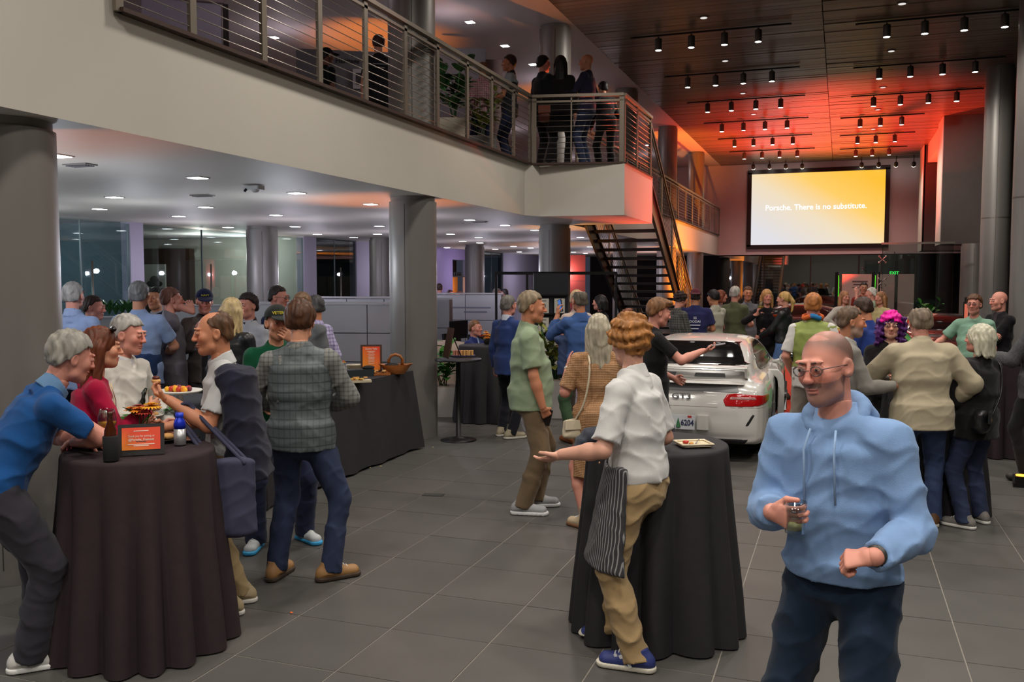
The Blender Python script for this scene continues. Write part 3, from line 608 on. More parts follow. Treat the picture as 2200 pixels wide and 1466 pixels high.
# ================================================================ THE BUILDING
def struct(name, mb, m, parent=None, smooth=False, label=None):
    o = mb.build(name, m, parent, smooth) if isinstance(mb, MB) else mb
    if parent is None: o['kind'] = 'structure'
    if label: o['label'] = label
    return o
WHITE = mat('white_paint', (184, 178, 168), .6, var=.02, vs=1.5); CEILW = mat('ceiling_paint', (176, 170, 172), .7, var=.02, vs=1.); CHAR = mat('charcoal_paint', (88, 82, 79), .6, var=.05, vs=3)
STEEL = mat('brushed_steel', (120, 114, 106), .42, .7, var=.05, vs=6.); DARKSTEEL = mat('dark_steel', (52, 46, 44), .45, .5); CABLE = mat('steel_cable', (150, 142, 134), .35, .9)
COLM = mat('column_metal', (126, 122, 118), .42, .35, var=.04, vs=2., stretch=(1, 1, .3)); BLACKM = mat('black_metal', (20, 19, 20), .45, .3)
GL = glassmat('architectural_glass', (218, 228, 228), .2); GLD = glassmat('dark_glass', (105, 112, 112), 1.3)
LENS = emat('lamp_lens', (255, 250, 240), 10.); LENSC = emat('downlight_lens', (250, 250, 255), 9.)
ZC, ZT, ZR = 2.94, 3.73, 6.5            # lower ceiling, mezzanine floor, roof ceiling
XF, YB = -4.65, 37.3                    # mezzanine edge, far wall
# ---- floor: porcelain tiles on a light grout bed
TS = .587; tx0 = float(at_z(1250, 1466)[0]); ty0 = float(at_z(2029, 1334)[1])
fl = struct('floor', MB().box((-3, 16, -.0525), (24, 52, .1)), mat('grout', (128, 122, 114), .8))
tms = [mat('tile', c, .42, spec=.42, var=.07, vs=3., bump=.06, bs=90) for c in ((82, 80, 77), (80, 78, 75), (84, 81, 78))]
cells = []
for i in range(-20, 18):
    for j in range(-4, 66):
        cx, cy = tx0+(i+.5)*TS, ty0+(j+.5)*TS - 4*TS
        if not (-12 < cx < 8 and -9 < cy < 37): continue
        d = cy*math.cos(YAW)-cx*math.sin(YAW); r = cx*math.cos(YAW)+cy*math.sin(YAW)
        vis = d > 3.6 and abs(r/d) < .6
        cells.append((0 if vis else 1, d if d > 0 else 99, cx, cy))
cells.sort(); tmesh = []
for m in tms:
    o = MB().box((0, 0, 0), (TS-.008, TS-.008, .012)).build('tile', m, fl); tmesh.append(o.data); bpy.data.objects.remove(o)
rest = MB()
for k, (vv, d, cx, cy) in enumerate(cells):
    if k < 299:
        o = bpy.data.objects.new('tile', tmesh[rng.integers(0, 3)]); COL.objects.link(o); o.parent = fl; o.location = (cx, cy, -.006+rng.uniform(-.0008, .0008))
    else: rest.box((cx, cy, -.006), (TS-.008, TS-.008, .012))
tag(rest.build('tiles', tms[0], fl), kind='stuff')
# ---- mezzanine: slab with its white fascia, balcony block, parapet on the left
struct('ceiling_mezzanine', MB().box(((XF-12)/2, 16.6, (ZC+ZT)/2), (XF+12-.0, 41.4, ZT-ZC)), WHITE, label='white underside and deep white edge of the mezzanine')
struct('wall_balcony', MB().prism([(-4.66, 13.45), (-4.5, 13.78), (-3.18, 13.93), (-3.18, 16.15), (-4.66, 16.15)], ZC, ZT), WHITE, label='white projecting balcony block at the stair head')
struct('wall_parapet', MB().box((XF-.1, 1.0, (ZT+ZR)/2), (.2, 8.0, ZR-ZT)), WHITE)
struct('ceiling_upper', MB().box((-8.35, 16.6, ZR+.1), (7.5, 41.4, .2)), CEILW)
# ---- roof ceiling of dark boards either side of a centre joint
WOOD = [mat('ceiling_board', c, .36, spec=.55, var=.1, vs=3., stretch=(.4, 6, 1)) for c in ((99, 86, 77), (92, 80, 71), (106, 92, 82))]
cl = struct('ceiling_boarded', MB().box((1.75, 14, ZR+.14), (12.7, 47, .2)), mat('ceiling_backing', (28, 23, 21), .8))
xs_ = float(at_z(1776, 150, ZR)[0]); bmeshes = {}
for side, (xa, xb) in enumerate(((-4.6, xs_-.008), (xs_+.008, 8.))):
    for mi, m in enumerate(WOOD):
        o = MB().box((0, 0, 0), (xb-xa, .186, .02)).build('plank', m, cl); bmeshes[side, mi] = o.data; bpy.data.objects.remove(o)
    for j in range(141):
        o = bpy.data.objects.new('plank', bmeshes[side, int(rng.integers(0, 3))]); COL.objects.link(o); o.parent = cl
        o.location = ((xa+xb)/2, 9.2+j*.2, ZR+.012+rng.uniform(-.002, .002)); o.rotation_euler = (rng.normal(0, .012), rng.normal(0, .0009), 0)
# ---- far wall, glazing below it, right-hand walls
struct('wall_far', MB().box((-1.9, YB+.15, (2.95+ZR)/2), (20., .3, ZR-2.95)), mat('far_wall_paint', (200, 178, 176), .65, var=.02, vs=1.))
for i, (xa, xb) in enumerate(((-4.6, -2.9), (-2.85, -1.15), (-1.1, .6), (.65, 2.6))):
    w_ = struct('window_%d' % (i+1), MB().box(((xa+xb)/2, YB-.05, 1.46), (xb-xa, .012, 2.9)), GLD)
    MB().box((xb+.02, YB-.05, 1.46), (.035, .06, 2.9)).build('window_frame', DARKSTEEL, w_)
struct('wall_behind_glass', MB().box((-1, YB+4, 1.5), (20, .2, 3.4)), mat('night_wall', (34, 24, 24), .8))
pw = struct('wall_right', MB().box((4.8, 28.9, (2.95+ZR)/2), (4.4, 1.4, ZR-2.95)), CHAR, label='charcoal upper wall right of the screen, nearer of two')
MB().box((2.59, 28.9, (2.95+ZR)/2), (.02, 1.4, ZR-2.95)).build('end_panel', WHITE, pw)
pw2 = struct('wall_right_rear', MB().box((4.8, 34.7, (2.95+ZR)/2), (4.4, 1.6, ZR-2.95)), CHAR, label='charcoal upper wall right of the screen, farther of two')
MB().box((2.54, 34.7, (2.95+ZR)/2), (.02, 1.6, ZR-2.95)).build('end_panel', WHITE, pw2)
struct('wall_right_lintel', MB().box((2.8, 31.7, 6.2), (.3, 4.2, .6)), WHITE)
struct('wall_east', MB().box((8.1, 14, 3.2), (.2, 48, 6.8)), mat('east_wall', (58, 55, 56), .5))
struct('wall_west', MB().box((-12.1, 14, 5.1), (.2, 48, 3.2)), mat('west_wall_upper', (176, 168, 172), .7))
struct('wall_south', MB().box((-2, -9.2, 3.2), (20.4, .2, 6.8)), mat('south_wall', (120, 114, 108), .7))
# ---- round columns, each in metal sleeves with a visible joint
def column(x, y, z0, z1, r, label, joint=None, seam=None):
    o = autosmooth(MB().lathe([(r, z0), (r, z1-.06), (r-.02, z1-.06), (r-.02, z1)], 48).build('column', COLM)); o.location = (x, y, 0); o['kind'] = 'structure'; o['label'] = label; o['category'] = 'column'
    if joint: MB().lathe([(r+.001, joint-.012), (r+.006, joint-.01), (r+.006, joint+.01), (r+.001, joint+.012)], 40).build('joint_ring', STEEL, o)
    q = np.array([-x, -y]); th = math.atan2(q[1], q[0]) + (seam or 0.); p = (math.cos(th)*(r+.0005), math.sin(th)*(r+.0005))
    MB().box((p[0], p[1], (z0+z1)/2), (.006, .006, z1-z0-.2), None).build('seam', mat('seam', (70, 66, 62), .6), o)
cy = [4.45, 10.14, 16.02, 21.8, 27.4, 33.1]
nm_ = ['grey metal column at the extreme left of the frame', 'grey metal column beside the black buffet table', 'grey metal column behind the brochure rack', 'grey metal column hidden behind the stair', 'grey metal column under the far gallery, fifth in the row', 'grey metal column next to the far glazing']
for i, y in enumerate(cy): column(-5.05 if i == 0 else -4.95, y, 0, ZC, .29, nm_[i], None, -.35)
for i, y in enumerate(cy): column(-4.95, y, ZT, ZR, .285, ['upper floor column behind the solid parapet', 'upper floor column behind the cable railing, largest', 'upper floor column behind the group on the balcony', 'upper floor column just over the balcony corner', 'upper floor column left of the far gallery rail', 'upper floor column nearest the screen wall'][i])
for x, y, r, lb in ((-10.25, 14.57, .29, 'dark grey column in front of the glass offices'), (-10.3, 19.4, .29, 'grey column half hidden by the column at the buffet'), (-9.85, 24.16, .28, 'grey column in front of the violet wall')): column(x, y, 0, ZC, r, lb)
column(3.12, 22.2, 0, ZR, .29, 'tall grey column behind the man in the mint shirt', 3.28); column(2.92, 16.9, 0, ZR, .31, 'tall grey column at the right edge of the frame', 3.28); column(3.45, 28.1, 0, 2.95, .34, 'short grey column under the charcoal wall')
# ---- left side: glass-fronted offices behind the lounge
XO = -11.6
LAV = mat('lavender_wall', (150, 144, 160), .7, var=.02, vs=2.)
for ya, yb in ((12.66, 12.98), (18.1, 18.62), (20.5, 23.8), (27.9, 29.1), (31.2, 37.2), (2., 7.5)): struct('wall_office', MB().box((XO-.1, (ya+yb)/2, 1.47), (.2, yb-ya, 2.94)), LAV)
vw = struct('wall_violet', MB().box((XO-.1, 25.2, 1.47), (.2, 2.8, 2.94)), mat('violet_wall', (140, 122, 168), .7))
struct('wall_niche', MB().box((XO-.1, 27.25, 2.77), (.2, 1.3, .34)), mat('violet_wall', (140, 122, 168), .7))
struct('wall_office_back', MB().box((-17.4, 18, 1.5), (.2, 34, 3.2)), mat('office_back', (92, 104, 108), .7))
for y, m in ((7.6, (70, 84, 92)), (12.8, (74, 92, 98)), (18.5, (168, 164, 154)), (20.7, (50, 56, 58))): struct('wall_office_side', MB().box((-14.5, y, 1.5), (5.6, .12, 3.0)), mat('office_side', m, .7))
struct('floor_office', MB().box((-14.5, 18, .0), (5.8, 34, .02)), mat('office_carpet', (74, 72, 72), .9)); struct('ceiling_office', MB().box((-14.6, 18, 2.98), (5.6, 34, .06)), CEILW)
light('POINT', 'office_lamp', (-13.3, 16.6, 2.5), 60, (1, .95, .85), r=.1); light('POINT', 'office_lamp', (-13.0, 17.6, 2.6), 34, (.95, 1, .95), r=.1); light('POINT', 'office_lamp', (-13.4, 10.4, 2.6), 110, (.8, .9, 1), r=.1); light('POINT', 'niche_lamp', (-11.72, 27.2, 1.75), 8, (1, .5, .15), r=.05)
wn = 5
for ya, yb in ((7.5, 9.4), (9.42, 11.6), (11.62, 12.66), (12.98, 14.6), (14.62, 16.6), (16.62, 18.1), (18.62, 19.5), (19.52, 20.5), (29.1, 30.1), (30.12, 31.2)):
    w_ = struct('window_%d' % wn, MB().box((XO-.05, (ya+yb)/2, 1.46), (.012, yb-ya-.01, 2.9)), GL); wn += 1
    MB().box((XO-.05, yb, 1.46), (.03, .014, 2.9)).build('glass_edge', mat('glass_edge', (90, 100, 100), .4), w_)
    if ya in (11.62, 14.62, 19.52, 30.12): MB().cyl((XO+.03, ya+.14, .7), (XO+.03, ya+.14, 2.25), .018).build('door_handle', STEEL, w_, True)
bw = thing('wall_cabinet', 'brown timber feature wall with a framed picture inside the glass office', 'cabinet', (-16.05, 18.3, 0))
MB().box((0, 0, 1.35), (2.3, .2, 2.7)).build('cabinet_body', mat('walnut', (64, 44, 34), .5, var=.2, vs=4., stretch=(1, 1, 8)), bw)
pc = thing('framed_picture', 'large framed print of a dark car seen through the office glass', 'picture', (-15.98, 18.16, 1.97), -PI/2)
MB().box((0, 0, 0), (.04, .8, .72)).build('print', mat('print_paper', (186, 184, 178), .6), pc)
MB().sph((.03, .08, -.12), (.02, .25, .09), 16, 8).sph((.03, .08, -.02), (.02, .14, .1), 16, 8).build('printed_car', mat('print_ink', (46, 44, 46), .6), pc)
MB().box((.03, 0, -.25), (.02, .78, .06)).build('printed_ground', mat('print_ground', (120, 112, 106), .6), pc)
sh = thing('bar_shelf', 'dark shelf niche with amber lit ledge on the violet wall', 'shelf', (XO-.25, 27.25, 0))
MB().box((-.2, 0, 2.34), (.05, 1.3, .52)).build('back_panel', mat('dark_timber', (40, 26, 20), .6), sh); MB().box((0, 0, 2.07), (.35, 1.3, .03)).build('upper_shelf', mat('dark_timber', (40, 26, 20), .6), sh); MB().box((-.15, 0, 1.55), (.03, 1.3, 1.0)).build('lit_panel', mat('amber_panel', (196, 130, 60), .5), sh)
MB().box((.0, 0, .5), (.4, 1.3, 1.0)).build('base_cabinet', mat('dark_timber', (40, 26, 20), .6), sh)
for k in range(7): tag(MB().lathe([(.035, 0), (.04, .08), (.025, .12), (.0, .13)], 10).build('cup', mat('porcelain', (60, 56, 54), .4), None, True, (XO-.2+rng.uniform(-.04, .04), 26.75+k*.16, 2.087)), 'small dark cup on the shelf in the violet wall', 'cup', 'cups on the niche shelf')
# ---- railings
RAILM = mat('railing_metal', (124, 114, 102), .42, .55, var=.04, vs=5.)
def railing(a, b, posts, label, n=10, top=1.06, thick=.07, slim=()):
    a, b = np.array(a, float), np.array(b, float); t_ = thing('railing', label, 'railing', a); d = b-a
    up = np.array([0, 0, 1.]); MB().bar(up*top, d+up*top, .07, .045).build('top_rail', RAILM, t_); MB().bar(up*(top-.085), d+up*(top-.085), .03, .03).build('upper_bar', RAILM, t_); MB().bar(up*.015, d+up*.015, .09, .03).build('base_channel', mat('base_channel', (70, 52, 46), .5, .4), t_)
    for u in posts:
        q = d*u; hw = .022 if u in slim else thick; n_ = nrm([d[0], d[1], 0]); MB().bar(q, q+up*(top-.03), hw, .014) if False else None
        side = np.cross(n_, up); m = MB(); M_ = np.stack([n_, side, up], 1); m.box(q+up*(top-.03)/2, (hw, .03, top-.03), M_); m.build('post', RAILM, t_)
    for k in range(n):
        z = .09+k*(top-.22)/(n-1); MB().cyl(up*z, d+up*z, .0045, n=5).build('cable', CABLE, t_, True)
    return t_
ya, yb = 4.99, 13.62; py = [float(at_x(x, 604, XF+.02)[1]) for x in (233, 423, 573, 691, 788, 872, 940, 1003, 1055, 1102, 1143)]
railing((XF+.03, ya, ZT), (XF+.03, yb, ZT), [min(1., max(0., (y-ya)/(yb-ya))) for y in py], 'long cable railing along the mezzanine edge, nearest the camera', 11)
railing((XF+.06, 13.66, ZT), (-3.21, 13.97, ZT), [0.02, .43, .98], 'short cable railing across the front of the balcony block', 11, slim=(.43,))
railing((-3.21, 13.99, ZT), (-3.21, 16.12, ZT), [0.02, .45, .98], 'short cable railing along the side of the balcony block', 11)
railing((XF+.03, 16.3, ZT), (XF+.03, 37.1, ZT), [k/15 for k in range(16)], 'long cable railing of the far gallery beyond the stair', 11)
NS, RI, RU = 21, (ZT)/22., .285
ye = 16.15+NS*RU
railing((-3.25, 16.2, ZT-.05), (-3.25, ye, .05), [.0, .2, .4, .6, .8, .98], 'sloping cable railing on the open side of the stair', 9, 1.02)
railing((-4.58, 16.4, ZT-.15), (-4.58, ye, .05), [.0, .2, .4, .6, .8, .98], 'sloping cable railing on the wall side of the stair', 9, 1.02)
st = thing('staircase', 'steel open riser staircase descending from the balcony', 'staircase', (-3.93, 16.15, 0))
for x in (-.66, .66): MB().bar((x, .1, ZT-.25), (x, NS*RU, -.0), .05, .30).build('stringer', DARKSTEEL if x < 0 else mat('stringer_metal', (96, 84, 76), .3, .5), st)
for k in range(1, NS+1): MB().box((0, (k-.5)*RU, ZT-k*RI), (1.27, .30, .055)).build('tread', mat('tread', (40, 34, 33), .6), st)
# ---- lamps
dl = thing('downlight', 'small square white downlight recessed under the mezzanine', 'downlight', (0, 0, 0), 0, 'square downlights under the mezzanine')
MB().box((0, 0, -.004), (.17, .17, .008)).build('trim', mat('lamp_trim', (180, 178, 176), .5), dl); MB().box((0, 0, -.009), (.14, .14, .006)).build('lens', LENSC, dl)
first = True
for x, y in ((126, 334), (424.5, 381), (246, 423), (214, 448.5), (442, 444.5), (384, 464), (490, 488), (637.5, 414), (796, 438), (593, 461.5), (634, 486.4), (682, 503), (815, 485.4), (811, 502.6), (760, 510), (1009, 472), (1085, 483.6), (1149, 494), (968, 502.6), (1028.5, 510), (994, 518), (1031, 521.6), (948, 532), (1103.5, 529), (1140, 532.7), (1064, 535.4), (1115.6, 541), (1247, 509.7), (1267.6, 530), (1232, 541.6), (1258, 544)):
    p = at_z(x, y, ZC)
    if p[0] < -11.4: p[0] = -11.3
    if first: dl.location = p; first = False
    else: copy_tree(dl, p)
for x, y in ((1010, 47), (1085, 98), (1145, 138), (588, 80), (1391, 312)):
    c = copy_tree(dl, at_z(x, y, ZR), label='small square white downlight in the upper floor ceiling'); c['group'] = 'square downlights over the upper floor'
tl = thing('track_lamp', 'grey cylindrical lamp hanging from a track in the boarded ceiling', 'lamp', (0, 0, 0), 0, 'track lamps in rows across the boarded ceiling')
CANM = mat('lamp_can', (78, 72, 68), .4, .6)
autosmooth(MB().lathe([(.058, .0), (.064, .01), (.064, .2), (.05, .215), (.02, .22)], 16).build('can', CANM, tl)); MB().cyl((0, 0, .2), (0, 0, .248), .014).build('stem', CANM, tl); MB().lathe([(.001, -.002), (.055, -.002), (.055, .006), (.001, .006)], 14).build('lens', LENS, tl)
rows = [([(276, 260), (451, 248), (627, 236), (806, 226)], [(1480, 186), (1679, 175), (1884, 163), (2093, 151)]), ([(430, 455), (578, 446), (726, 440), (878, 435)], [(1440, 408), (1603, 400), (1770, 393), (1938, 386)]),
        ([(535, 585), (661, 579), (792, 575), (924, 572)], [(1410, 553), (1551, 547), (1696, 543), (1842, 538)]), ([(610, 688), (725, 684), (840, 681), (957, 678)], [(1339, 665), (1445, 661), (1556, 658)]),
        ([(676, 767), (778, 765), (880, 763), (987, 760)], [(1325, 752), (1421, 749), (1520, 747)]), ([(729, 833), (823, 830), (916, 828), (1010, 826)], [(1316, 820), (1402, 818), (1490, 816)])]
first = True
for ri, (L, R_) in enumerate(rows):
    for si, grp in enumerate((L, R_)):
        P_ = [at_z(1300+x/2.444, y/2.444, 6.2) for x, y in grp]; ym = np.mean([p[1] for p in P_])
        for p in P_:
            p = (p[0], ym, 6.2)
            if first: tl.location = p; first = False
            else: copy_tree(tl, p)
        x0, x1 = P_[0][0]-.5, P_[-1][0]+.55
        tr_ = thing('track', 'thin dark lighting track, %s row from the camera, %s' % (('first', 'second', 'third', 'fourth', 'fifth', 'sixth')[ri], ('on the gallery side', 'on the tall column side')[si]), 'track', ((x0+x1)/2, ym, 6.469))
        MB().box((0, 0, 0), (x1-x0, .03, .03)).build('rail_channel', BLACKM, tr_)
        for e in (-1, 1): MB().box((e*(x1-x0)/2, 0, -.005), (.04, .04, .035)).build('end_cap', CANM, tr_)
for x, y in ((779, 884), (864, 882), (949, 881), (1035, 880), (1347, 874), (1436, 873), (1527, 871), (1620, 870)):
    p = at_y(1300+x/2.444, y/2.444, 36.6); sp = thing('spotlight', 'white glowing spotlight in the row above the screen', 'lamp', p, 0, 'spotlights above the screen')
    M_ = rx(math.radians(58)); autosmooth(MB().lathe([(.07, .0), (.075, .02), (.07, .16), (.04, .2)], 14, M_).build('can', CANM, sp)); MB().lathe([(.001, -.004), (.07, -.004), (.07, .004), (.001, .004)], 14, M_).build('lens', LENS, sp); MB().cyl((0, -.1, .1), (0, -.1, 6.5-p[2]), .015).build('stem', CANM, sp)
for x, y in ((1512, 37), (1938, 7), (1558, 130), (1915, 109), (1596, 200), (1897, 187), (1619, 245), (1886, 235), (1876, 277)):
    p = at_z(x, y, ZR); t_ = thing('ceiling_fitting', 'small round recessed fitting between the ceiling boards', 'fitting', p, 0, 'round fittings in the boarded ceiling')
    MB().lathe([(.09, -.012), (.085, .0)], 16).build('ring', mat('fitting', (120, 112, 108), .4), t_); MB().lathe([(.001, -.016), (.06, -.016), (.06, -.01), (.001, -.01)], 14).build('lens', emat('dim_lens', (230, 225, 220), .8), t_)
for x, y, z, lb in ((172, 353, ZC, 'flush grey air vent in the mezzanine ceiling near the left column'), (1030, 476, ZC, 'flush grey air vent beside a downlight right of the buffet column'), (435, 419, ZC, 'flush grey air vent in the middle of the mezzanine ceiling')):
    t_ = thing('ceiling_vent', lb, 'vent', at_z(x, y, z), 0)
    MB().box((0, 0, -.006), (.26, .14, .012)).build('vent_frame', mat('vent', (150, 146, 144), .6), t_)
    for k in range(4): MB().box((0, -.045+k*.03, -.016), (.22, .014, .01)).build('slat', mat('vent_slat', (104, 102, 104), .6), t_)
pj = thing('ceiling_camera', 'small white dome camera unit under the mezzanine ceiling', 'camera', at_z(545, 398, ZC))
MB().box((0, 0, -.03), (.2, .13, .04), None, .02).build('housing', mat('white_plastic', (214, 214, 214), .4), pj); MB().sph((.03, -.01, -.05), (.045, .045, .035)).build('dome', mat('white_plastic', (214, 214, 214), .4), pj, True); MB().cyl((-.05, -.05, -.04), (-.06, -.08, -.07), .014).build('lens', BLACKM, pj, True)
# ---- big display on the far wall
sc_ = thing('display_screen', 'huge glowing orange and white display in a black frame on the far wall', 'screen', (-.95, YB-.07, 4.72))
for c, d in (((0, 0, 1.46), (5.2, .12, .16)), ((0, 0, -1.46), (5.2, .12, .16)), ((-2.52, 0, 0), (.16, .12, 2.9)), ((2.52, 0, 0), (.16, .12, 2.9))): MB().box(c, d).build('bezel', mat('bezel', (30, 14, 14), .4), sc_)
MB().box((0, -.005, 0), (4.9, .04, 2.78)).build('panel', ramp_mat('screen_picture', [(0, (222, 222, 228)), (.4, (238, 222, 192)), (.68, (254, 206, 104)), (1, (255, 190, 50))], (.62, 0, 1.0), -2.2, 2.4, emit=.78), sc_)
text('Porsche. There is no substitute.', .3, emat('screen_white', (255, 255, 255), .86), sc_, (-.05, -.03, .05), name='lettering', bold=True, width=3.7)
# ---- glass vestibule by the far columns
gv = thing('glass_vestibule', 'frameless glass vestibule with spider fittings below the charcoal wall', 'vestibule', (1.9, 26.6, 0))
MB().box((0, 0, 1.45), (1.75, .012, 2.9)).build('glass_panel', GL, gv); MB().box((-.86, 1.2, 1.45), (.012, 2.4, 2.9)).build('glass_panel', GL, gv); MB().box((0, 0, 2.93), (1.8, .05, .05)).build('head_rail', STEEL, gv); MB().box((0, -.02, .92), (1.7, .03, .06)).build('push_bar', STEEL, gv)
for z in (2.5, 1.9):
    m = MB()
    for a_ in (45, 135, 225, 315): m.cyl((-.86, -.04, z), (-.86+.12*math.cos(math.radians(a_)), -.06, z+.12*math.sin(math.radians(a_))), .014, n=6).sph((-.86+.12*math.cos(math.radians(a_)), -.06, z+.12*math.sin(math.radians(a_))), .028, 8, 6)
    m.build('spider_fitting', mat('chrome', (190, 186, 182), .2, .9), gv, True)
MB().box((.2, .05, 1.15), (.5, .02, .55)).build('notice', mat('dark_notice', (26, 26, 28), .5), gv)
# ================================================================ CARS
def smooth_poly(pts, n=6):
    P = np.array(pts, float); m = len(P); out = []
    for i in range(m):
        p0, p1, p2, p3 = P[i-1], P[i], P[(i+1) % m], P[(i+2) % m]
        for t in np.arange(n)/n: out.append(.5*((2*p1)+(-p0+p2)*t+(2*p0-5*p1+4*p2-p3)*t*t+(-p0+3*p1-3*p2+p3)*t**3))
    return np.array(out)
def poly_sdf(u, v, P):
    P = np.asarray(P, np.float32); d = None; ins = None
    for i in range(len(P)):
        a, b = P[i], P[(i+1) % len(P)]; e = b-a; L = max(float(e@e), 1e-9); t = np.clip(((u-a[0])*e[0]+(v-a[1])*e[1])/L, 0, 1)
        q = (u-a[0]-t*e[0])**2+(v-a[1]-t*e[1])**2; d = q if d is None else np.minimum(d, q)
        c = ((a[1] > v) != (b[1] > v)) & (u < (b[0]-a[0])*(v-a[1])/(b[1]-a[1] if abs(b[1]-a[1]) > 1e-9 else 1e-9)+a[0]); ins = c if ins is None else ins ^ c
    return np.where(ins, -1, 1)*np.sqrt(d)
def smax(a, b, k): e = np.clip(k-np.abs(a-b), 0, None)/k; return np.maximum(a, b)+e*e*k*.25
def mirror(h): return list(h)+[(-x, y) for x, y in h[::-1] if abs(x) > 1e-6]
LOW_S = smooth_poly([(.2, .19), (.05, .27), (.0, .42), (.03, .58), (.07, .70), (.13, .79), (.3, .86), (.7, .90), (1.1, .90), (1.6, .875), (2.3, .86), (2.9, .865), (3.3, .86), (3.7, .80), (4.1, .68), (4.35, .52), (4.43, .38), (4.4, .25), (4.2, .17), (3., .15), (1.3, .15)], 3)
LOW_P = smooth_poly(mirror([(.0, -.0), (.5, .0), (.72, .05), (.83, .16), (.89, .42), (.908, .9), (.875, 1.45), (.85, 2.1), (.868, 2.8), (.885, 3.3), (.86, 3.75), (.74, 4.15), (.5, 4.37), (.2, 4.44)]), 2)
LOW_X = smooth_poly(mirror([(.3, .12), (.78, .14), (.88, .25), (.908, .48), (.9, .64), (.85, .80), (.7, .90), (.3, .96), (0, .97)]), 2)
CAB_S = smooth_poly([(.12, .7), (.16, .83), (.42, .95), (.8, 1.06), (1.15, 1.16), (1.5, 1.23), (1.95, 1.275), (2.3, 1.26), (2.6, 1.185), (2.9, 1.06), (3.15, .93), (3.5, .84), (3.5, .55), (.3, .5)], 3)
CAB_P = smooth_poly(mirror([(.4, .06), (.63, .14), (.67, .5), (.735, 1.1), (.76, 2.0), (.74, 2.8), (.66, 3.3), (.3, 3.5)]), 2)
CAB_X = smooth_poly(mirror([(.5, .5), (.76, .6), (.745, .82), (.68, .98), (.6, 1.13), (.51, 1.225), (.3, 1.272), (0, 1.285)]), 2)
def carf(x, y, z):
    a = smax(smax(poly_sdf(y, z, LOW_S), poly_sdf(x, y, LOW_P), .1), poly_sdf(x, z, LOW_X), .08)
    b = smax(smax(poly_sdf(y, z, CAB_S), poly_sdf(x, y, CAB_P), .1), poly_sdf(x, z, CAB_X), .08)
    e = np.clip(.1-np.abs(a-b), 0, None)/.1; f = np.minimum(a, b)-e*e*.1*.25
    for wy in (1.04, 3.4):                                # wheel arches
        c = np.sqrt((y-wy)**2+(z-.32)**2)-.365; f = np.maximum(f, -np.maximum(c, .56-np.abs(x)))
    return f
def chunk(lo, hi, h, extra=None, t=0.):
    G = Field(lo, hi, h); x, y, z = G.ax[0][:, None, None], G.ax[1][None, :, None], G.ax[2][None, None, :]
    f = carf(x, y, z)-t
    if extra is not None: f = np.maximum(f, extra(x, y, z, f))
    G.f = np.broadcast_to(f, G.n).astype(np.float32).copy(); return G.nets()
TYRE = mat('tyre', (24, 24, 25), .8); RIM = mat('rim', (150, 150, 152), .3, .8); CGLASS = mat('tinted_glass', (16, 17, 18), .04, spec=.8); TRIMB = mat('black_trim', (22, 22, 23), .5)
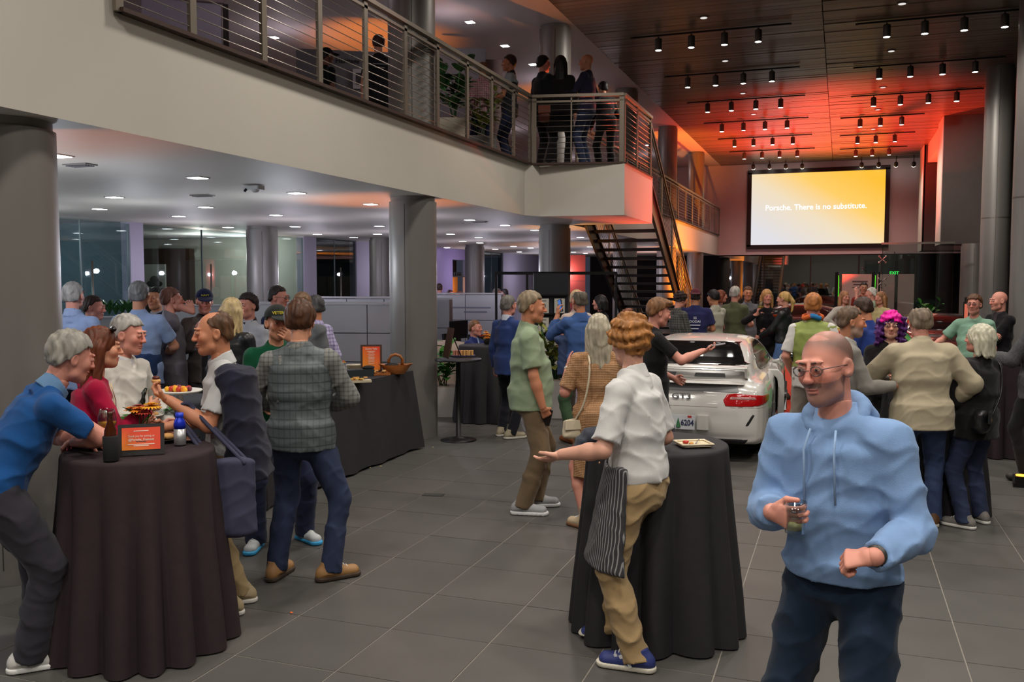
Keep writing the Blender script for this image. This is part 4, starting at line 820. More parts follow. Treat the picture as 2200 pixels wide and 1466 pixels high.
def car(label, loc, rz, paint, detail=True):
    c = thing('car', label, 'car', loc, rz); h = .016
    v, f = chunk((-.95, -.03, .1), (.95, 4.48, 1.32), h); mk('body', v, f, paint, c, True)
    def win(name, lo, hi, ex, m=CGLASS, t=.004, hh=.009, par=c): v, f = chunk(lo, hi, hh, ex, t); return mk(name, v, f, m, par, True)
    win('rear_window', (-.66, .5, .95), (.66, 1.6, 1.25), lambda x, y, z, f: np.maximum(np.maximum(poly_sdf(x, z, smooth_poly([(-.56, .995), (.56, .995), (.59, 1.03), (.475, 1.185), (.42, 1.205), (-.42, 1.205), (-.475, 1.185), (-.59, 1.03)], 2)), y-1.7), -f-.03))
    win('windscreen', (-.7, 2.3, .9), (.7, 3.3, 1.25), lambda x, y, z, f: np.maximum(np.maximum(poly_sdf(x, z, [(-.62, .96), (.62, .96), (.47, 1.2), (-.47, 1.2)]), 2.3-y), -f-.03))
    sw_ = smooth_poly([(1.12, .905), (1.2, 1.02), (1.5, 1.145), (1.95, 1.2), (2.3, 1.18), (2.6, 1.09), (2.84, .95), (2.78, .905), (2.0, .885)], 3)
    for sg in (-1, 1):
        win('side_window', (.4*sg if sg > 0 else -.8, 1.05, .86), (.8 if sg > 0 else -.4, 2.9, 1.24), lambda x, y, z, f, sg=sg: np.maximum(np.maximum(poly_sdf(y, z, sw_), .45-x*sg), -f-.03), mat('side_glass', (40, 34, 32), .05, spec=.7))
        lt = win('tail_light', ((.42 if sg > 0 else -.92), .0, .56), ((.92 if sg > 0 else -.42), .5, .78), lambda x, y, z, f, sg=sg: np.maximum(np.maximum(poly_sdf(x*sg, z, smooth_poly([(.46, .61), (.475, .73), (.66, .735), (.87, .715), (.875, .66), (.8, .615)], 2)), y-.42), -f-.04), mat('tail_lens', (176, 14, 20), .12, coat=.6), .006, .0085)
        win('reversing_lens', ((.48 if sg > 0 else -.8), .0, .64), ((.8 if sg > 0 else -.48), .4, .72), lambda x, y, z, f, sg=sg: np.maximum(np.maximum(poly_sdf(x*sg, z, [(.5, .675), (.51, .712), (.76, .706), (.78, .68)]), y-.36), -f-.03), mat('clear_lens', (170, 120, 116), .15, coat=.5), .009, .008, lt)
        win('bumper_vent', ((.6 if sg > 0 else -.9), .0, .36), ((.9 if sg > 0 else -.6), .4, .56), lambda x, y, z, f, sg=sg: np.maximum(np.maximum(poly_sdf(x*sg, z, [(.66, .40), (.70, .41), (.76, .52), (.735, .53)]), y-.4), -f-.02), TRIMB, .004, .008)
        m = MB().sph((sg*.95, 2.62, .93), (.11, .06, .072), 14, 10).bar((sg*.76, 2.66, .88), (sg*.9, 2.64, .91), .06, .03); mi = m.build('wing_mirror', paint, c, True)
        MB().sph((sg*.955, 2.585, .93), (.09, .03, .055), 14, 8).build('mirror_glass', CGLASS, mi, True)
        for wy in (1.04, 3.4):
            x0, x1 = sg*.62, sg*.865; ty = MB().cyl((x0, wy, .325), (x1, wy, .325), .325, None, 32).build('wheel', TYRE, c); autosmooth(ty)
            MB().cyl((sg*.84, wy, .325), (sg*.873, wy, .325), .235, .225, 28).build('rim', mat('rim_well', (40, 40, 42), .4, .5), ty); m = MB()
            for k in range(5): a_ = 2*PI*k/5+.3; m.bar((sg*.875, wy, .325), (sg*.88, wy+.215*math.cos(a_), .325+.215*math.sin(a_)), .05, .02)
            m.build('spokes', RIM, ty)
    if not detail: return c
    # fixed wing, ducktail lip, vents
    pr = [(0, .0), (.05, .018), (.16, .022), (.25, .004), (.16, -.008), (.04, -.012)]
    def blade(name, y0, z0, hw, sweep, k=1., par=c, m=paint):
        b = MB(); n = 15; V = []
        for i in range(n):
            u = -1+2*i/(n-1); V += [(u*hw, y0+sweep*u*u*k+p[0], z0+p[1]-.012*u*u) for p in pr]
        np_ = len(pr); F_ = [(i*np_+j, i*np_+(j+1) % np_, (i+1)*np_+(j+1) % np_, (i+1)*np_+j) for i in range(n-1) for j in range(np_)]; F_ += [tuple(range(np_-1, -1, -1)), tuple(range((n-1)*np_, n*np_))]
        return autosmooth(b.add(V, F_).build(name, m, par), 50)
    wg = blade('rear_wing', .12, 1.0, .66, .06)
    for sg in (-1, 1): MB().prism([(.13, 1.0), (.4, .985), (.42, .93), (.30, .86), (.20, .90)], -.014, .014, np.array([[0, 0, 1], [1, 0, 0], [0, 1, 0]]).astype(float), (sg*.655, 0, 0)).build('wing_end_plate', paint, wg)
    blade('ducktail', .0, .845, .64, .1, 1., c, paint); win('tail_shade', (-.66, .0, .72), (.66, .3, .85), lambda x, y, z, f: np.maximum(np.maximum(poly_sdf(x, z, [(-.6, .745), (.6, .745), (.57, .825), (-.57, .825)]), y-.3), -f-.02), mat('lip_shade_grey', (150, 150, 152), .45), .003, .01)  # grey band paints the shade under the lip onto the white body
    for sg in (-1, 1): win('engine_vent', (.06 if sg > 0 else -.5, .1, .86), (.5 if sg > 0 else -.06, .6, 1.02), lambda x, y, z, f, sg=sg: np.maximum(np.maximum(poly_sdf(x*sg, z, [(.1, .885), (.44, .885), (.42, .925), (.1, .925)]), y-.6), -f-.02), mat('vent_mesh', (96, 98, 100), .6), .003, .008)
    for k in range(3): win('louvre', (-.6, .2, .9), (.6, .8, 1.05), lambda x, y, z, f, k=k: np.maximum(np.maximum(poly_sdf(x, z, [(-.52+.02*k, .945+.018*k), (.52-.02*k, .945+.018*k), (.52-.02*k, .951+.018*k), (-.52+.02*k, .951+.018*k)]), y-.8), -f-.02), TRIMB, .003, .007)
    win('bumper_seam', (-.95, -.02, .56), (.95, 1.0, .63), lambda x, y, z, f: np.maximum(np.maximum(np.abs(z-.592-.02*np.clip(y, 0, .6))-.004, y-.66), -f-.02), mat('seam_grey', (120, 118, 114), .6), .0025, .007)  # thin grey joint line along the bumper
    win('diffuser', (-.75, -.02, .15), (.75, .5, .3), lambda x, y, z, f: np.maximum(np.maximum(poly_sdf(x, z, [(-.62, .16), (.62, .16), (.7, .262), (-.7, .262)]), y-.5), -f-.02), TRIMB, .004, .01)
    for x in (-.07, .07): MB().cyl((x, -.03, .25), (x, .12, .25), .05, n=18).build('exhaust_pipe', mat('chrome', (190, 186, 182), .2, .9), c, True)
    pl = MB().box((0, -.012, .425), (.305, .012, .152)).build('number_plate', mat('plate', (205, 208, 214), .4), c)
    tree = MB().cyl((-.02, -.02, .375), (-.02, -.02, .47), .026, .002, 7).build('plate_tree', mat('plate_green', (40, 104, 60), .5), pl); text('6204', .085, mat('plate_ink', (44, 52, 84), .5), pl, (.075, -.021, .42), bold=True, width=.135)
    MB().box((.1, -.019, .488), (.04, .004, .02)).build('plate_sticker', mat('sticker_red', (190, 50, 50), .5), pl)
    for sg in (-1, 1): MB().box((sg*.235, .0, .43), (.13, .06, .15), None, .028).build('bumper_guard', paint, c)
    text('GT3', .075, mat('badge_grey', (104, 104, 104), .35, .5), c, (.0, .038, .695), rx(math.radians(-14)), ext=.004, bold=True, width=.2)
    # open right-hand door and a dark panel painting the shaded opening behind it
    dp = [(1.78, .3), (2.74, .3), (2.76, .86), (1.72, .86)]
    win('door_shade_panel', (.4, 1.6, .25), (.95, 2.85, .92), lambda x, y, z, f: np.maximum(np.maximum(poly_sdf(y, z, dp), .5-x), -f-.03), mat('cabin_dark', (34, 30, 29), .8), .003, .012)
    v, f = chunk((.4, 1.6, .22), (.97, 2.85, .92), .012, lambda x, y, z, f: np.maximum(np.maximum(poly_sdf(y, z, dp), .5-x), -f-.075), .004)
    a_ = math.radians(4); piv = np.array([.86, 2.78, 0]); v = (v-piv) @ rzm(a_).T + piv + np.array([.03, 0, 0]); dr = mk('door', v, f, paint, c, True)
    q = (MB().box((0, -.52, .58), (.03, .9, .5), None).v); q = np.array(q) @ rzm(a_).T + piv + np.array([-.035, 0, 0]); mk('door_lining', q, MB().box((0, 0, 0), (1, 1, 1)).f, mat('door_lining', (124, 108, 100), .6), dr)
    return c
CARW = mat('car_paint_white', (206, 204, 200), .25, coat=.8)
c1 = car('white sports car with a fixed rear wing and red tail lights, seen from behind', (-1.574, 9.64, 0), 0, CARW)
GRN, BLK, GRY = mat('car_paint_green', (34, 150, 66), .25, coat=.8), mat('car_paint_black', (20, 19, 21), .25, coat=.8), mat('car_paint_dark', (40, 38, 40), .3, coat=.6)
c2 = car('bright green sports car half hidden behind the bearded man', tuple(at_d(1868, 604, 11.6)[:2])+(0,), 0, GRN, False)
c3 = copy_tree(c2, (1.88, 22.9, 0), PI, 'black sports car parked beyond the green one under the vestibule glass', mats={GRN: BLK})
c4 = copy_tree(c2, (.85, 28.7, 0), math.radians(95), 'dark sports car parked sideways in front of the far glazing', mats={GRN: GRY})
# ================================================================ FURNITURE AND SMALL THINGS
CLOTH = mat('black_tablecloth', (44, 42, 45), .75, spec=.3, var=.06, vs=20., bump=.3, bs=500); CLOTHP = mat('plum_tablecloth', (54, 45, 47), .9, spec=.15, var=.06, vs=20., bump=.3, bs=500)
def face(p): return math.atan2(p[1], p[0]) - PI/2          # turn so that a thing's front (-y) looks at the photographer
def cocktail(px, d, label, m=CLOTH, zt=1.04, r=.375, rb=.445, seed=0, n=15):
    c = at_d(px, 604, d); c = (c[0], c[1], 0); t_ = thing('cocktail_table', 'tall table under the '+label, 'table', c)
    MB().lathe([(.02, zt-.03), (r-.01, zt-.03), (r-.01, zt-.004), (.02, zt-.004)], 32).build('tabletop', mat('laminate', (90, 84, 78), .6), t_); MB().cyl((0, 0, .03), (0, 0, zt-.03), .03).build('pole', STEEL, t_, True)
    for k in range(4): a = k*PI/2+.5; MB().bar((0, 0, .03), (.33*math.cos(a), .33*math.sin(a), .02), .05, .03).build('leg', STEEL, t_)
    rg = np.random.default_rng(seed); ph = rg.uniform(0, 6.28, 4); N_ = 180
    prof = [(.002, zt), (r*.6, zt), (r*.97, zt), (r, zt-.006), (r+.004, zt-.02)] + [(r+.004+(rb-r)*(u**1.2), zt-.02-(zt-.03)*u) for u in np.linspace(.08, 1, 12)]
    def rad(th, i):
        if i < 4: return 1.
        u = (i-4)/12.; w_ = 1.9*abs(math.sin((n-1)/2*th+ph[0]+.55*math.sin(2*th+ph[1])+.3*math.sin(5*th+ph[3])))-1.1+.25*math.sin(4*th+ph[2])
        return 1+.105*min(1, u*1.3)**.8*w_
    o = autosmooth(MB().lathe(prof, N_, None, None, rad).build('tablecloth', m), 60); o.location = c; tag(o, label, 'tablecloth')
    return c
tL = cocktail(289, 4.71, 'plum black cloth on the table the blue polo man leans on', CLOTHP, seed=3)
tR = cocktail(1416, 4.95, 'black cloth on the table behind the red-haired waiter', CLOTH, 1.036, .38, .455, 5, 16)
t2 = cocktail(352, 6.75, 'dark cloth on the food table behind the white polo man', mat('navy_black_cloth', (36, 38, 46), .85, var=.05, vs=15), seed=8)
t3 = cocktail(2008, 7.6, 'black cloth on the table beyond the beige jacket man', CLOTH, seed=11)
t4 = cocktail(2135, 10.1, 'black cloth on the far right table with a wine red top', CLOTHP, seed=13)
t5 = cocktail(1044, 12.5, 'black cloth on the table in front of the seated man', CLOTH, seed=17)
# ---- buffet with a boxed black cloth
bx0, bx1, by0, by1, bz = -5.34, -4.55, 6.35, 9.3, .9
bt = thing('buffet_table', 'long folding table under the black buffet cloth', 'table', ((bx0+bx1)/2, (by0+by1)/2, 0)); MB().box((0, 0, bz-.03), (bx1-bx0-.04, by1-by0-.04, .04)).build('tabletop', mat('laminate', (90, 84, 78), .6), bt)
for sx in (-1, 1):
    for sy in (-1, 1): MB().bar((sx*.3, sy*1.3, 0), (sx*.3, sy*1.3, bz-.05), .035, .035).build('leg', STEEL, bt)
def boxcloth():
    V, F_ = [], []; per = []; hx, hy = (bx1-bx0)/2, (by1-by0)/2; step = .03
    def line(a, b):
        n = int(np.linalg.norm(np.subtract(b, a))/step)
        for k in range(n): per.append((a[0]+(b[0]-a[0])*k/n, a[1]+(b[1]-a[1])*k/n))
    line((-hx, -hy), (hx, -hy)); line((hx, -hy), (hx, hy)); line((hx, hy), (-hx, hy)); line((-hx, hy), (-hx, -hy)); n = len(per)
    rings = [(.0, bz)] + [(u, bz-.01-(bz-.03)*u) for u in np.linspace(0, 1, 9)]
    for i, (u, z) in enumerate(rings):
        for k, (x, y) in enumerate(per):
            s_ = k*step; cr_ = 1 if (abs(abs(x)-hx) < .12 and abs(abs(y)-hy) < .12) else 0; w_ = (.012*math.sin(s_*9+math.sin(s_*3))+.006*math.sin(s_*23)+.03*cr_*abs(math.sin(s_*30)))*u
            k_ = 1+(.07*u+w_)/math.hypot(hx, hx) if i else .998; nx = x+(.06*u+w_)*(1 if x > hx-.001 else -1 if x < -hx+.001 else x/hx); ny = y+(.06*u+w_)*(1 if y > hy-.001 else -1 if y < -hy+.001 else y/hy)
            V.append((nx, ny, z + (.006*math.sin(s_*13) if i == len(rings)-1 else 0)))
    for i in range(len(rings)-1):
        for k in range(n): k2 = (k+1) % n; F_.append((i*n+k2, i*n+k, (i+1)*n+k, (i+1)*n+k2))
    F_.append(tuple(range(n))); F_.append(tuple(range(len(V)-1, len(V)-n-1, -1)))
    o = autosmooth(mk('tablecloth', V, F_, CLOTH), 50); o.location = ((bx0+bx1)/2, (by0+by1)/2, .004); tag(o, 'long black cloth over the buffet table beside the column', 'tablecloth')
boxcloth()
WOODB = mat('olive_wood', (150, 88, 40), .45, var=.35, vs=14., stretch=(1, 1, 5)); FRAMEB = mat('dark_wood_frame', (74, 46, 34), .5); CREAM = mat('cream_ceramic', (216, 202, 172), .35); WHITEC = mat('white_ceramic', (222, 220, 214), .3)
LEAF = mat('leaf_green', (58, 120, 40), .5, var=.25, vs=12.); LEAFD = mat('leaf_dark', (40, 84, 38), .5, var=.3, vs=10.); LEAFY = mat('leaf_variegated', (128, 134, 62), .5, var=.4, vs=30.)
ORMUM, REDMUM, WINE, YELMUM = mat('orange_petal', (232, 140, 30), .6, var=.2, vs=60), mat('rust_petal', (150, 44, 22), .6, var=.2, vs=60), mat('dark_red_petal', (92, 10, 28), .6, var=.2, vs=60), mat('gold_petal', (240, 176, 40), .6)
ORSIGN = lambda w, hgt: ramp_mat('printed_orange', [(0, (244, 160, 40)), (1, (226, 72, 40))], (.5/w, 0, .5/hgt), -.4, .4, .5, .0)
PRINTW = mat('print_white', (236, 214, 200), .6)
def bz_(x, y, z=.906): return at_z(x, y, z)
def flower(m, c, r, mm, n=18):
    for ring, k in ((1., .0), (.75, .35), (.45, .7)):
        for i in range(n):
            a = 2*PI*i/n + ring; d = np.array([math.cos(a), math.sin(a), k*1.3]); m.leaf(np.array(c)+d*r*.1, d, r*ring, r*.28, .25)
    return m
def bouquet(p, label, blooms, greens, vase, cat='flowers'):
    t_ = thing('flower_arrangement', label, cat, p); vase(t_)
    for k, (dx, dy, dz, r, m_) in enumerate(blooms):
        f_ = flower(MB(), (dx, dy, dz), r, m_).build('bloom', m_, t_); MB().sph((dx, dy, dz+.004), r*.22, 8, 6).build('flower_centre', REDMUM, f_, True); MB().cyl((dx*.3, dy*.3, .02), (dx, dy, dz), .003, n=5).build('stem', LEAFD, f_)
    for dx, dy, dz, L, wd in greens: MB().leaf((dx*.3, dy*.3, dz*.5), (dx, dy, dz*.35), L, wd, .3).build('leaf', LEAF, t_)
    return t_
pL = at_z(300, 946, 1.045)
bouquet(pL, 'low arrangement of orange and rust mums with green leaves behind the tabletop sign', [(.03, -.03, .175, .05, ORMUM), (.085, .0, .195, .055, YELMUM), (.07, -.04, .165, .045, REDMUM), (-.02, .02, .18, .045, REDMUM), (-.055, 0, .17, .04, ORMUM)],
        [(-.1, -.05, .19, .13, .07), (-.11, .02, .2, .13, .06), (-.03, -.06, .26, .12, .07), (.0, .06, .18, .1, .05), (.1, .05, .09, .09, .04), (-.06, -.06, .06, .1, .05)], lambda t_: MB().box((0, 0, .04), (.13, .09, .08), None, .01).build('vase', mat('dark_vase', (40, 36, 34), .5), t_))
ps = at_z(304, 978, 1.045); sg = thing('tabletop_sign', 'orange tabletop sign in a black frame on the plum tablecloth', 'sign', ps, face(ps)-.06); M_ = rx(-.22); off = np.array([0, 0, .002])
MB().box((0, 0, .078), (.218, .012, .156), M_, 0).v; fr_ = MB().add(np.array(MB().box((0, 0, .078), (.218, .014, .156)).v) @ M_.T, MB().box((0, 0, 0), (1, 1, 1)).f); fr_.bar((0, .005, .07), (0, .075, .004), .05, .006); fr_.build('frame', mat('sign_frame', (34, 31, 31), .5), sg)
pn = mk('panel', np.array(MB().box((0, -.0085, .082), (.18, .004, .112)).v), MB().box((0, 0, 0), (1, 1, 1)).f, ORSIGN(.18, .11), sg); pn.data.transform(Matrix.Rotation(-.22, 4, 'X'))
for s_, h_, z_, w_, b_ in (('Thank you for joining us', .016, .095, .125, False), ('@Porsche_Fremont', .017, .077, .12, True)): text(s_, h_, PRINTW, sg, tuple(M_ @ np.array([0, -.0115, z_])), M_, bold=b_, width=w_, ext=.0005)
for z_, w_ in ((.121, .07), (.054, .125), (.047, .07)): MB().add(np.array(MB().box((0, -.0112, z_), (w_, .0012, .004)).v) @ M_.T, MB().box((0, 0, 0), (1, 1, 1)).f).build('small_print', PRINTW, sg)
pb = at_z(239, 990, 1.045); b_ = thing('beer_bottle', 'brown glass bottle in a black insulating sleeve on the plum tablecloth', 'bottle', pb)
MB().lathe([(.029, .006), (.030, .12), (.028, .15), (.014, .19), (.0125, .225), (.015, .228), (.015, .238), (.008, .24)], 20).build('bottle', mat('amber_glass', (66, 30, 14), .08, spec=.7), b_, True); MB().lathe([(.034, .0), (.037, .004), (.037, .118), (.032, .124), (.030, .118)], 22).build('sleeve', mat('neoprene', (24, 23, 24), .9, bump=.5, bs=180), b_, True)
GLASSM = glassmat('drinking_glass', (232, 236, 236), .12)
def wineglass(name, p, label, drink, k=1., group=None):
    t_ = thing(name, label, 'glass', p, 0, group)
    MB().lathe([(.033*k, 0), (.033*k, .003), (.006*k, .006), (.005*k, .07*k), (.02*k, .085*k), (.045*k, .12*k), (.047*k, .15*k), (.036*k, .2*k), (.0345*k, .2*k), (.0455*k, .15*k), (.043*k, .121*k), (.002, .09*k)], 22).build('bowl', GLASSM, t_, True)
    if drink: MB().lathe([(.003, .092*k), (.03*k, .102*k), (.0425*k, .121*k), (.044*k, .135*k), (.002, .135*k)], 18).build('drink', mat('drink', drink, .1, spec=.6), t_, True)
    return t_
wineglass('wine_glass', at_z(232, 962, 1.045), 'balloon glass with a little orange drink beside the brown bottle', (226, 150, 30), 1.02)
pq = at_z(387, 956, 1.045); a_ = thing('aluminium_bottle', 'blue and silver aluminium bottle on the plum tablecloth', 'bottle', pq)
MB().lathe([(.028, 0), (.031, .004), (.031, .09)], 24).build('lower_body', mat('brushed_aluminium', (176, 176, 178), .35, .7), a_, True); MB().lathe([(.0312, .088), (.0312, .112), (.027, .132), (.019, .145), (.0185, .165), (.002, .168)], 24).build('upper_body', mat('blue_metal', (26, 52, 190), .3, .4, coat=.3), a_, True)
MB().lathe([(.0185, .148), (.021, .15), (.021, .172), (.002, .174)], 20).build('bottle_cap', mat('blue_cap', (30, 60, 200), .35), a_, True)
def plate(p, label, m, r=.11, sq=False, bits=()):
    t_ = thing('plate', label, 'plate', p, .5)
    if sq: MB().box((0, 0, .006), (r*2, r*1.7, .006), None, .02).build('dish', m, t_); MB().tube([(-r, -r*.85, .014), (r, -r*.85, .014), (r, r*.85, .014), (-r, r*.85, .014)], .006, 6, True).build('rim', m, t_, True)
    else: MB().lathe([(r*.55, 0), (r*.9, .008), (r, .016), (r*.97, .018), (r*.6, .006), (.002, .006)], 28).build('dish', m, t_, True)
    for dx, dy, s_, mm in bits: MB().sph((dx, dy, .008+s_*.5), (s_, s_*.8, s_*.55), 8, 6).build('food', mm, t_, True)
    return t_
BREAD = mat('bread', (212, 160, 96), .8, var=.15, vs=40); TOM = mat('tomato', (188, 52, 30), .4); GRAPE = mat('fruit_dark', (110, 30, 50), .4); CHEESE = mat('cheese', (226, 190, 90), .5); NUTS = mat('crispbread', (140, 80, 40), .7)
plate(at_z(352, 949, 1.045), 'dark plate with pale bread slices beside the blue bottle', mat('dark_plate', (40, 36, 36), .4), .075, False, [(-.02, -.02, .035, BREAD), (.02, .015, .035, BREAD), (.0, .04, .03, TOM)])
plate(at_z(216, 962, 1.045), 'small wooden plate half hidden behind the brown bottle', WOODB, .06, False, [(0, 0, .025, BREAD)])
nk = thing('phone', 'dark phone lying on the plum tablecloth beside the blue bottle', 'phone', at_z(408, 944, 1.05), .4); MB().box((0, 0, .0), (.075, .15, .009), None, .012).build('phone_body', BLACKM, nk); MB().box((0, 0, .0048), (.066, .138, .001)).build('phone_screen', mat('dark_screen', (12, 12, 16), .1), nk)
t_ = plate(at_z(1490, 957, 1.042), 'square cream plate with a fork and scraps on the black cloth', CREAM, .085, True, [(-.04, .01, .018, TOM), (-.02, -.02, .014, BREAD)])
MB().tube([(-.01, -.06, .02), (.02, .0, .022), (.05, .05, .02)], .003, 6).build('fork', mat('chrome', (190, 186, 182), .2, .9), t_, True)
# dark jacket bundled on the left rear of the right-hand table
G = Field((-.2, -.17, -.1), (.24, .17, .14), .009); G.ec((-.1, .0, .02), (.14, .02, .035), (.12, .05), (.12, .045), (0, 1, 0), .04); G.ec((-.13, -.02, .0), (-.165, -.03, -.07), (.09, .035), (.08, .02), (0, 1, 0), .04); G.band(folds(.008, 91)); v_, f_ = G.nets()
pj_ = at_z(1300, 948, 1.04); jk = mk('folded_jacket', v_, f_, clothm((44, 48, 60)), None, True, (pj_[0], pj_[1], 1.045), YAW); tag(jk, 'dark navy jacket bundled on the table by the waiter', 'jacket')
# food on the second table
def stand(p):
    t_ = thing('cake_stand', 'white pedestal cake stand with fruit on the food table', 'stand', p)
    MB().lathe([(.07, 0), (.07, .008), (.02, .02), (.018, .11), (.06, .125), (.002, .126)], 24).build('pedestal', WHITEC, t_, True); MB().lathe([(.002, .122), (.13, .126), (.145, .14), (.142, .146), (.12, .134), (.002, .13)], 28).build('dish', WHITEC, t_, True)
    rg = np.random.default_rng(4)
    for k in range(16): a = rg.uniform(0, 6.28); q = rg.uniform(0, .1); MB().sph((q*math.cos(a), q*math.sin(a), .15), rg.uniform(.014, .022), 8, 6).build('fruit', [ORMUM, GRAPE, TOM, YELMUM][k % 4], t_, True)
stand(at_z(388, 884, 1.045))
tb = thing('tumbler', 'clear tumbler of water on the food table', 'glass', at_z(343, 882, 1.045)); MB().lathe([(.032, 0), (.038, .1), (.036, .1), (.03, .008), (.002, .008)], 18).build('glass_wall', GLASSM, tb, True)
bw_ = thing('salad_bowl', 'small glass bowl of green salad on the food table', 'bowl', at_z(360, 893, 1.045)); MB().lathe([(.03, 0), (.05, .02), (.06, .05), (.056, .05), (.045, .02), (.002, .012)], 18).build('bowl_wall', GLASSM, bw_, True)
for k in range(9): MB().leaf((rng.uniform(-.03, .03), rng.uniform(-.03, .03), .03), (rng.normal(), rng.normal(), .8), .05, .035).build('leaf', LEAF, bw_)
plate(at_z(322, 896, 1.045), 'white plate with brown pastry on the food table', WHITEC, .09, False, [(0, 0, .03, NUTS), (.03, .02, .02, BREAD)])
# buffet things
pS = bz_(798, 801); sg2 = thing('menu_sign', 'orange menu sign in a dark wooden frame on the buffet', 'sign', pS, face(pS)); M2 = rx(-.1)
def tilt(mb, M): return MB().add(np.array(mb.v) @ M.T, mb.f)
tilt(MB().box((0, 0, .155), (.235, .02, .31)), M2).build('frame', FRAMEB, sg2); o_ = tilt(MB().box((0, -.012, .158), (.19, .006, .262)), M2).build('panel', ramp_mat('printed_orange', [(0, (242, 150, 30)), (1, (232, 70, 34))], (1., 0, 1.2), -.05, .36), sg2)
text('Grazing Table', .026, PRINTW, sg2, tuple(M2 @ np.array([0, -.0165, .264])), M2, bold=True, width=.13, ext=.0006)
for k in range(9): tilt(MB().box((0, -.0162, .236-k*.0165), (.09-.03*abs(math.sin(k*1.7)), .0012, .005)), M2).build('small_print', PRINTW, sg2)
pk = bz_(850, 803); bk = thing('wooden_basket', 'carved wooden basket with a looped handle at the end of the buffet', 'basket', pk, face(pk)); V = []
bm_ = MB(); nb_ = 28
for z, rx_, ry_ in ((0, .1, .07), (.03, .125, .09), (.065, .15, .1), (.1, .19, .105), (.096, .175, .095), (.06, .13, .085), (.02, .1, .07)):
    for k in range(nb_): a = 2*PI*k/nb_; V.append((rx_*math.cos(a), ry_*math.sin(a), z+.03*max(0, abs(math.cos(a))-.6)*(z/.1)))
F_ = [(i*nb_+k, i*nb_+(k+1) % nb_, (i+1)*nb_+(k+1) % nb_, (i+1)*nb_+k) for i in range(6) for k in range(nb_)] + [tuple(range(nb_-1, -1, -1)), tuple(range(6*nb_, 7*nb_))]
autosmooth(bm_.add(V, F_).build('bowl', WOODB, bk)); MB().tube([(-.07, 0, .08), (-.075, 0, .15), (-.05, 0, .195), (0, 0, .21), (.05, 0, .195), (.075, 0, .15), (.07, 0, .08)], .017, 8).build('handle', WOODB, bk, True); MB().sph((-.04, -.01, .09), (.08, .06, .03)).build('napkin', mat('dark_napkin', (36, 34, 36), .9), bk, True)
pp = bz_(762, 796)
for k in range(6):
    o_ = MB().lathe([(.06, 0), (.1, .008), (.102, .011), (.002, .006)], 24).build('plate', CREAM, None, True, (pp[0], pp[1], .906+k*.011)); tag(o_, 'cream plate in the stack beside the menu sign', 'plate', 'stacked plates on the buffet')
bouquet(bz_(722, 812), 'dark red dahlias with green leaves in a small jar on the buffet', [(.02, -.02, .14, .06, WINE), (-.035, 0, .145, .055, mat('crimson_petal', (160, 14, 40), .6)), (.07, .02, .17, .035, ORMUM)], [(-.05, .03, .2, .12, .06), (.05, .05, .2, .12, .06), (.0, .06, .22, .12, .07), (.08, -.02, .17, .1, .04)], lambda t_: MB().lathe([(.03, 0), (.035, .07), (.03, .075), (.002, .07)], 16).build('vase', mat('jar', (120, 130, 90), .15), t_, True))
wb = thing('wooden_bowl', 'round brown wooden bowl raised behind the dahlias on the buffet', 'bowl', bz_(714, 799)); MB().lathe([(.05, 0), (.05, .1), (.07, .11), (.1, .15), (.095, .15), (.06, .115), (.002, .112)], 24).build('bowl_body', mat('dark_bowl', (110, 62, 38), .5), wb, True)
sb = thing('slate_board', 'dark slate board with a folded cloth along the buffet', 'board', bz_(768, 808), face(bz_(768, 808))+.3); MB().box((0, 0, .035), (.34, .14, .07), None, .02).build('slate', mat('slate', (34, 40, 44), .6), sb); MB().sph((.12, -.01, .085), (.07, .04, .025)).build('napkin', mat('dark_napkin', (36, 34, 36), .9), sb, True)
for i, (x, y, lb) in enumerate(((765, 822, 'pale board of crackers at the front edge of the buffet'), (722, 828, 'white tray at the front edge of the buffet'), (818, 806, 'wooden board of bread in front of the menu sign'))):
    q = bz_(x, y); b_ = thing('serving_board', lb, 'board', q, face(q)+.2); MB().box((0, 0, .012), (.3 if i != 2 else .2, .12, .022), None, .02).build('board', [mat('pale_board', (188, 176, 150), .6), WHITEC, WOODB][i], b_)
    for k in range(10 if i != 1 else 0): MB().box((rng.uniform(-.12, .1), rng.uniform(-.04, .04), .03+.008*(k % 3)), (.035, .03, .012), rzm(rng.uniform(0, 3))).build('cracker', [NUTS, CHEESE, BREAD][k % 3], b_)
ez = thing('bamboo_easel', 'thin bamboo easel rising behind the man in the quilted vest', 'easel', bz_(693, 822)); 
for sx in (-1, 0, 1): MB().bar((sx*.05, .02*abs(sx), 0), (sx*.015, .0, .36), .014, .01).build('leg', mat('bamboo', (190, 150, 86), .6), ez)
MB().bar((-.05, -.01, .1), (.05, -.01, .1), .012, .012).build('ledge', mat('bamboo', (190, 150, 86), .6), ez)
# ---- side stand with sandwiches, armchair, planters, desks
pd = at_z(985, 946); ss = thing('pedestal_table', 'small round black pedestal table right of the buffet column', 'table', pd)
MB().lathe([(.22, 0), (.22, .008), (.12, .025), (.03, .05), (.028, .965), (.05, .97)], 24).build('pedestal', BLACKM, ss, True); autosmooth(MB().lathe([(.002, .965), (.28, .965), (.285, .975), (.28, .988), (.002, .988)], 36).build('tabletop', BLACKM, ss))
q = at_z(995, 766, .99); ty = thing('sandwich_tray', 'tray of wrapped sandwiches on the small pedestal table', 'tray', q, face(q)); MB().box((0, 0, .01), (.3, .2, .012), None, .02).build('tray', mat('navy_tray', (40, 40, 70), .5), ty)
for k in range(8): MB().box((-.11+.032*k, .02*(k % 2)-.01, .045), (.026, .1, .06), rzm(.1*(k % 3-1))).build('sandwich', BREAD if k > 2 else mat('wrapped_pink', (210, 140, 120), .4), ty)
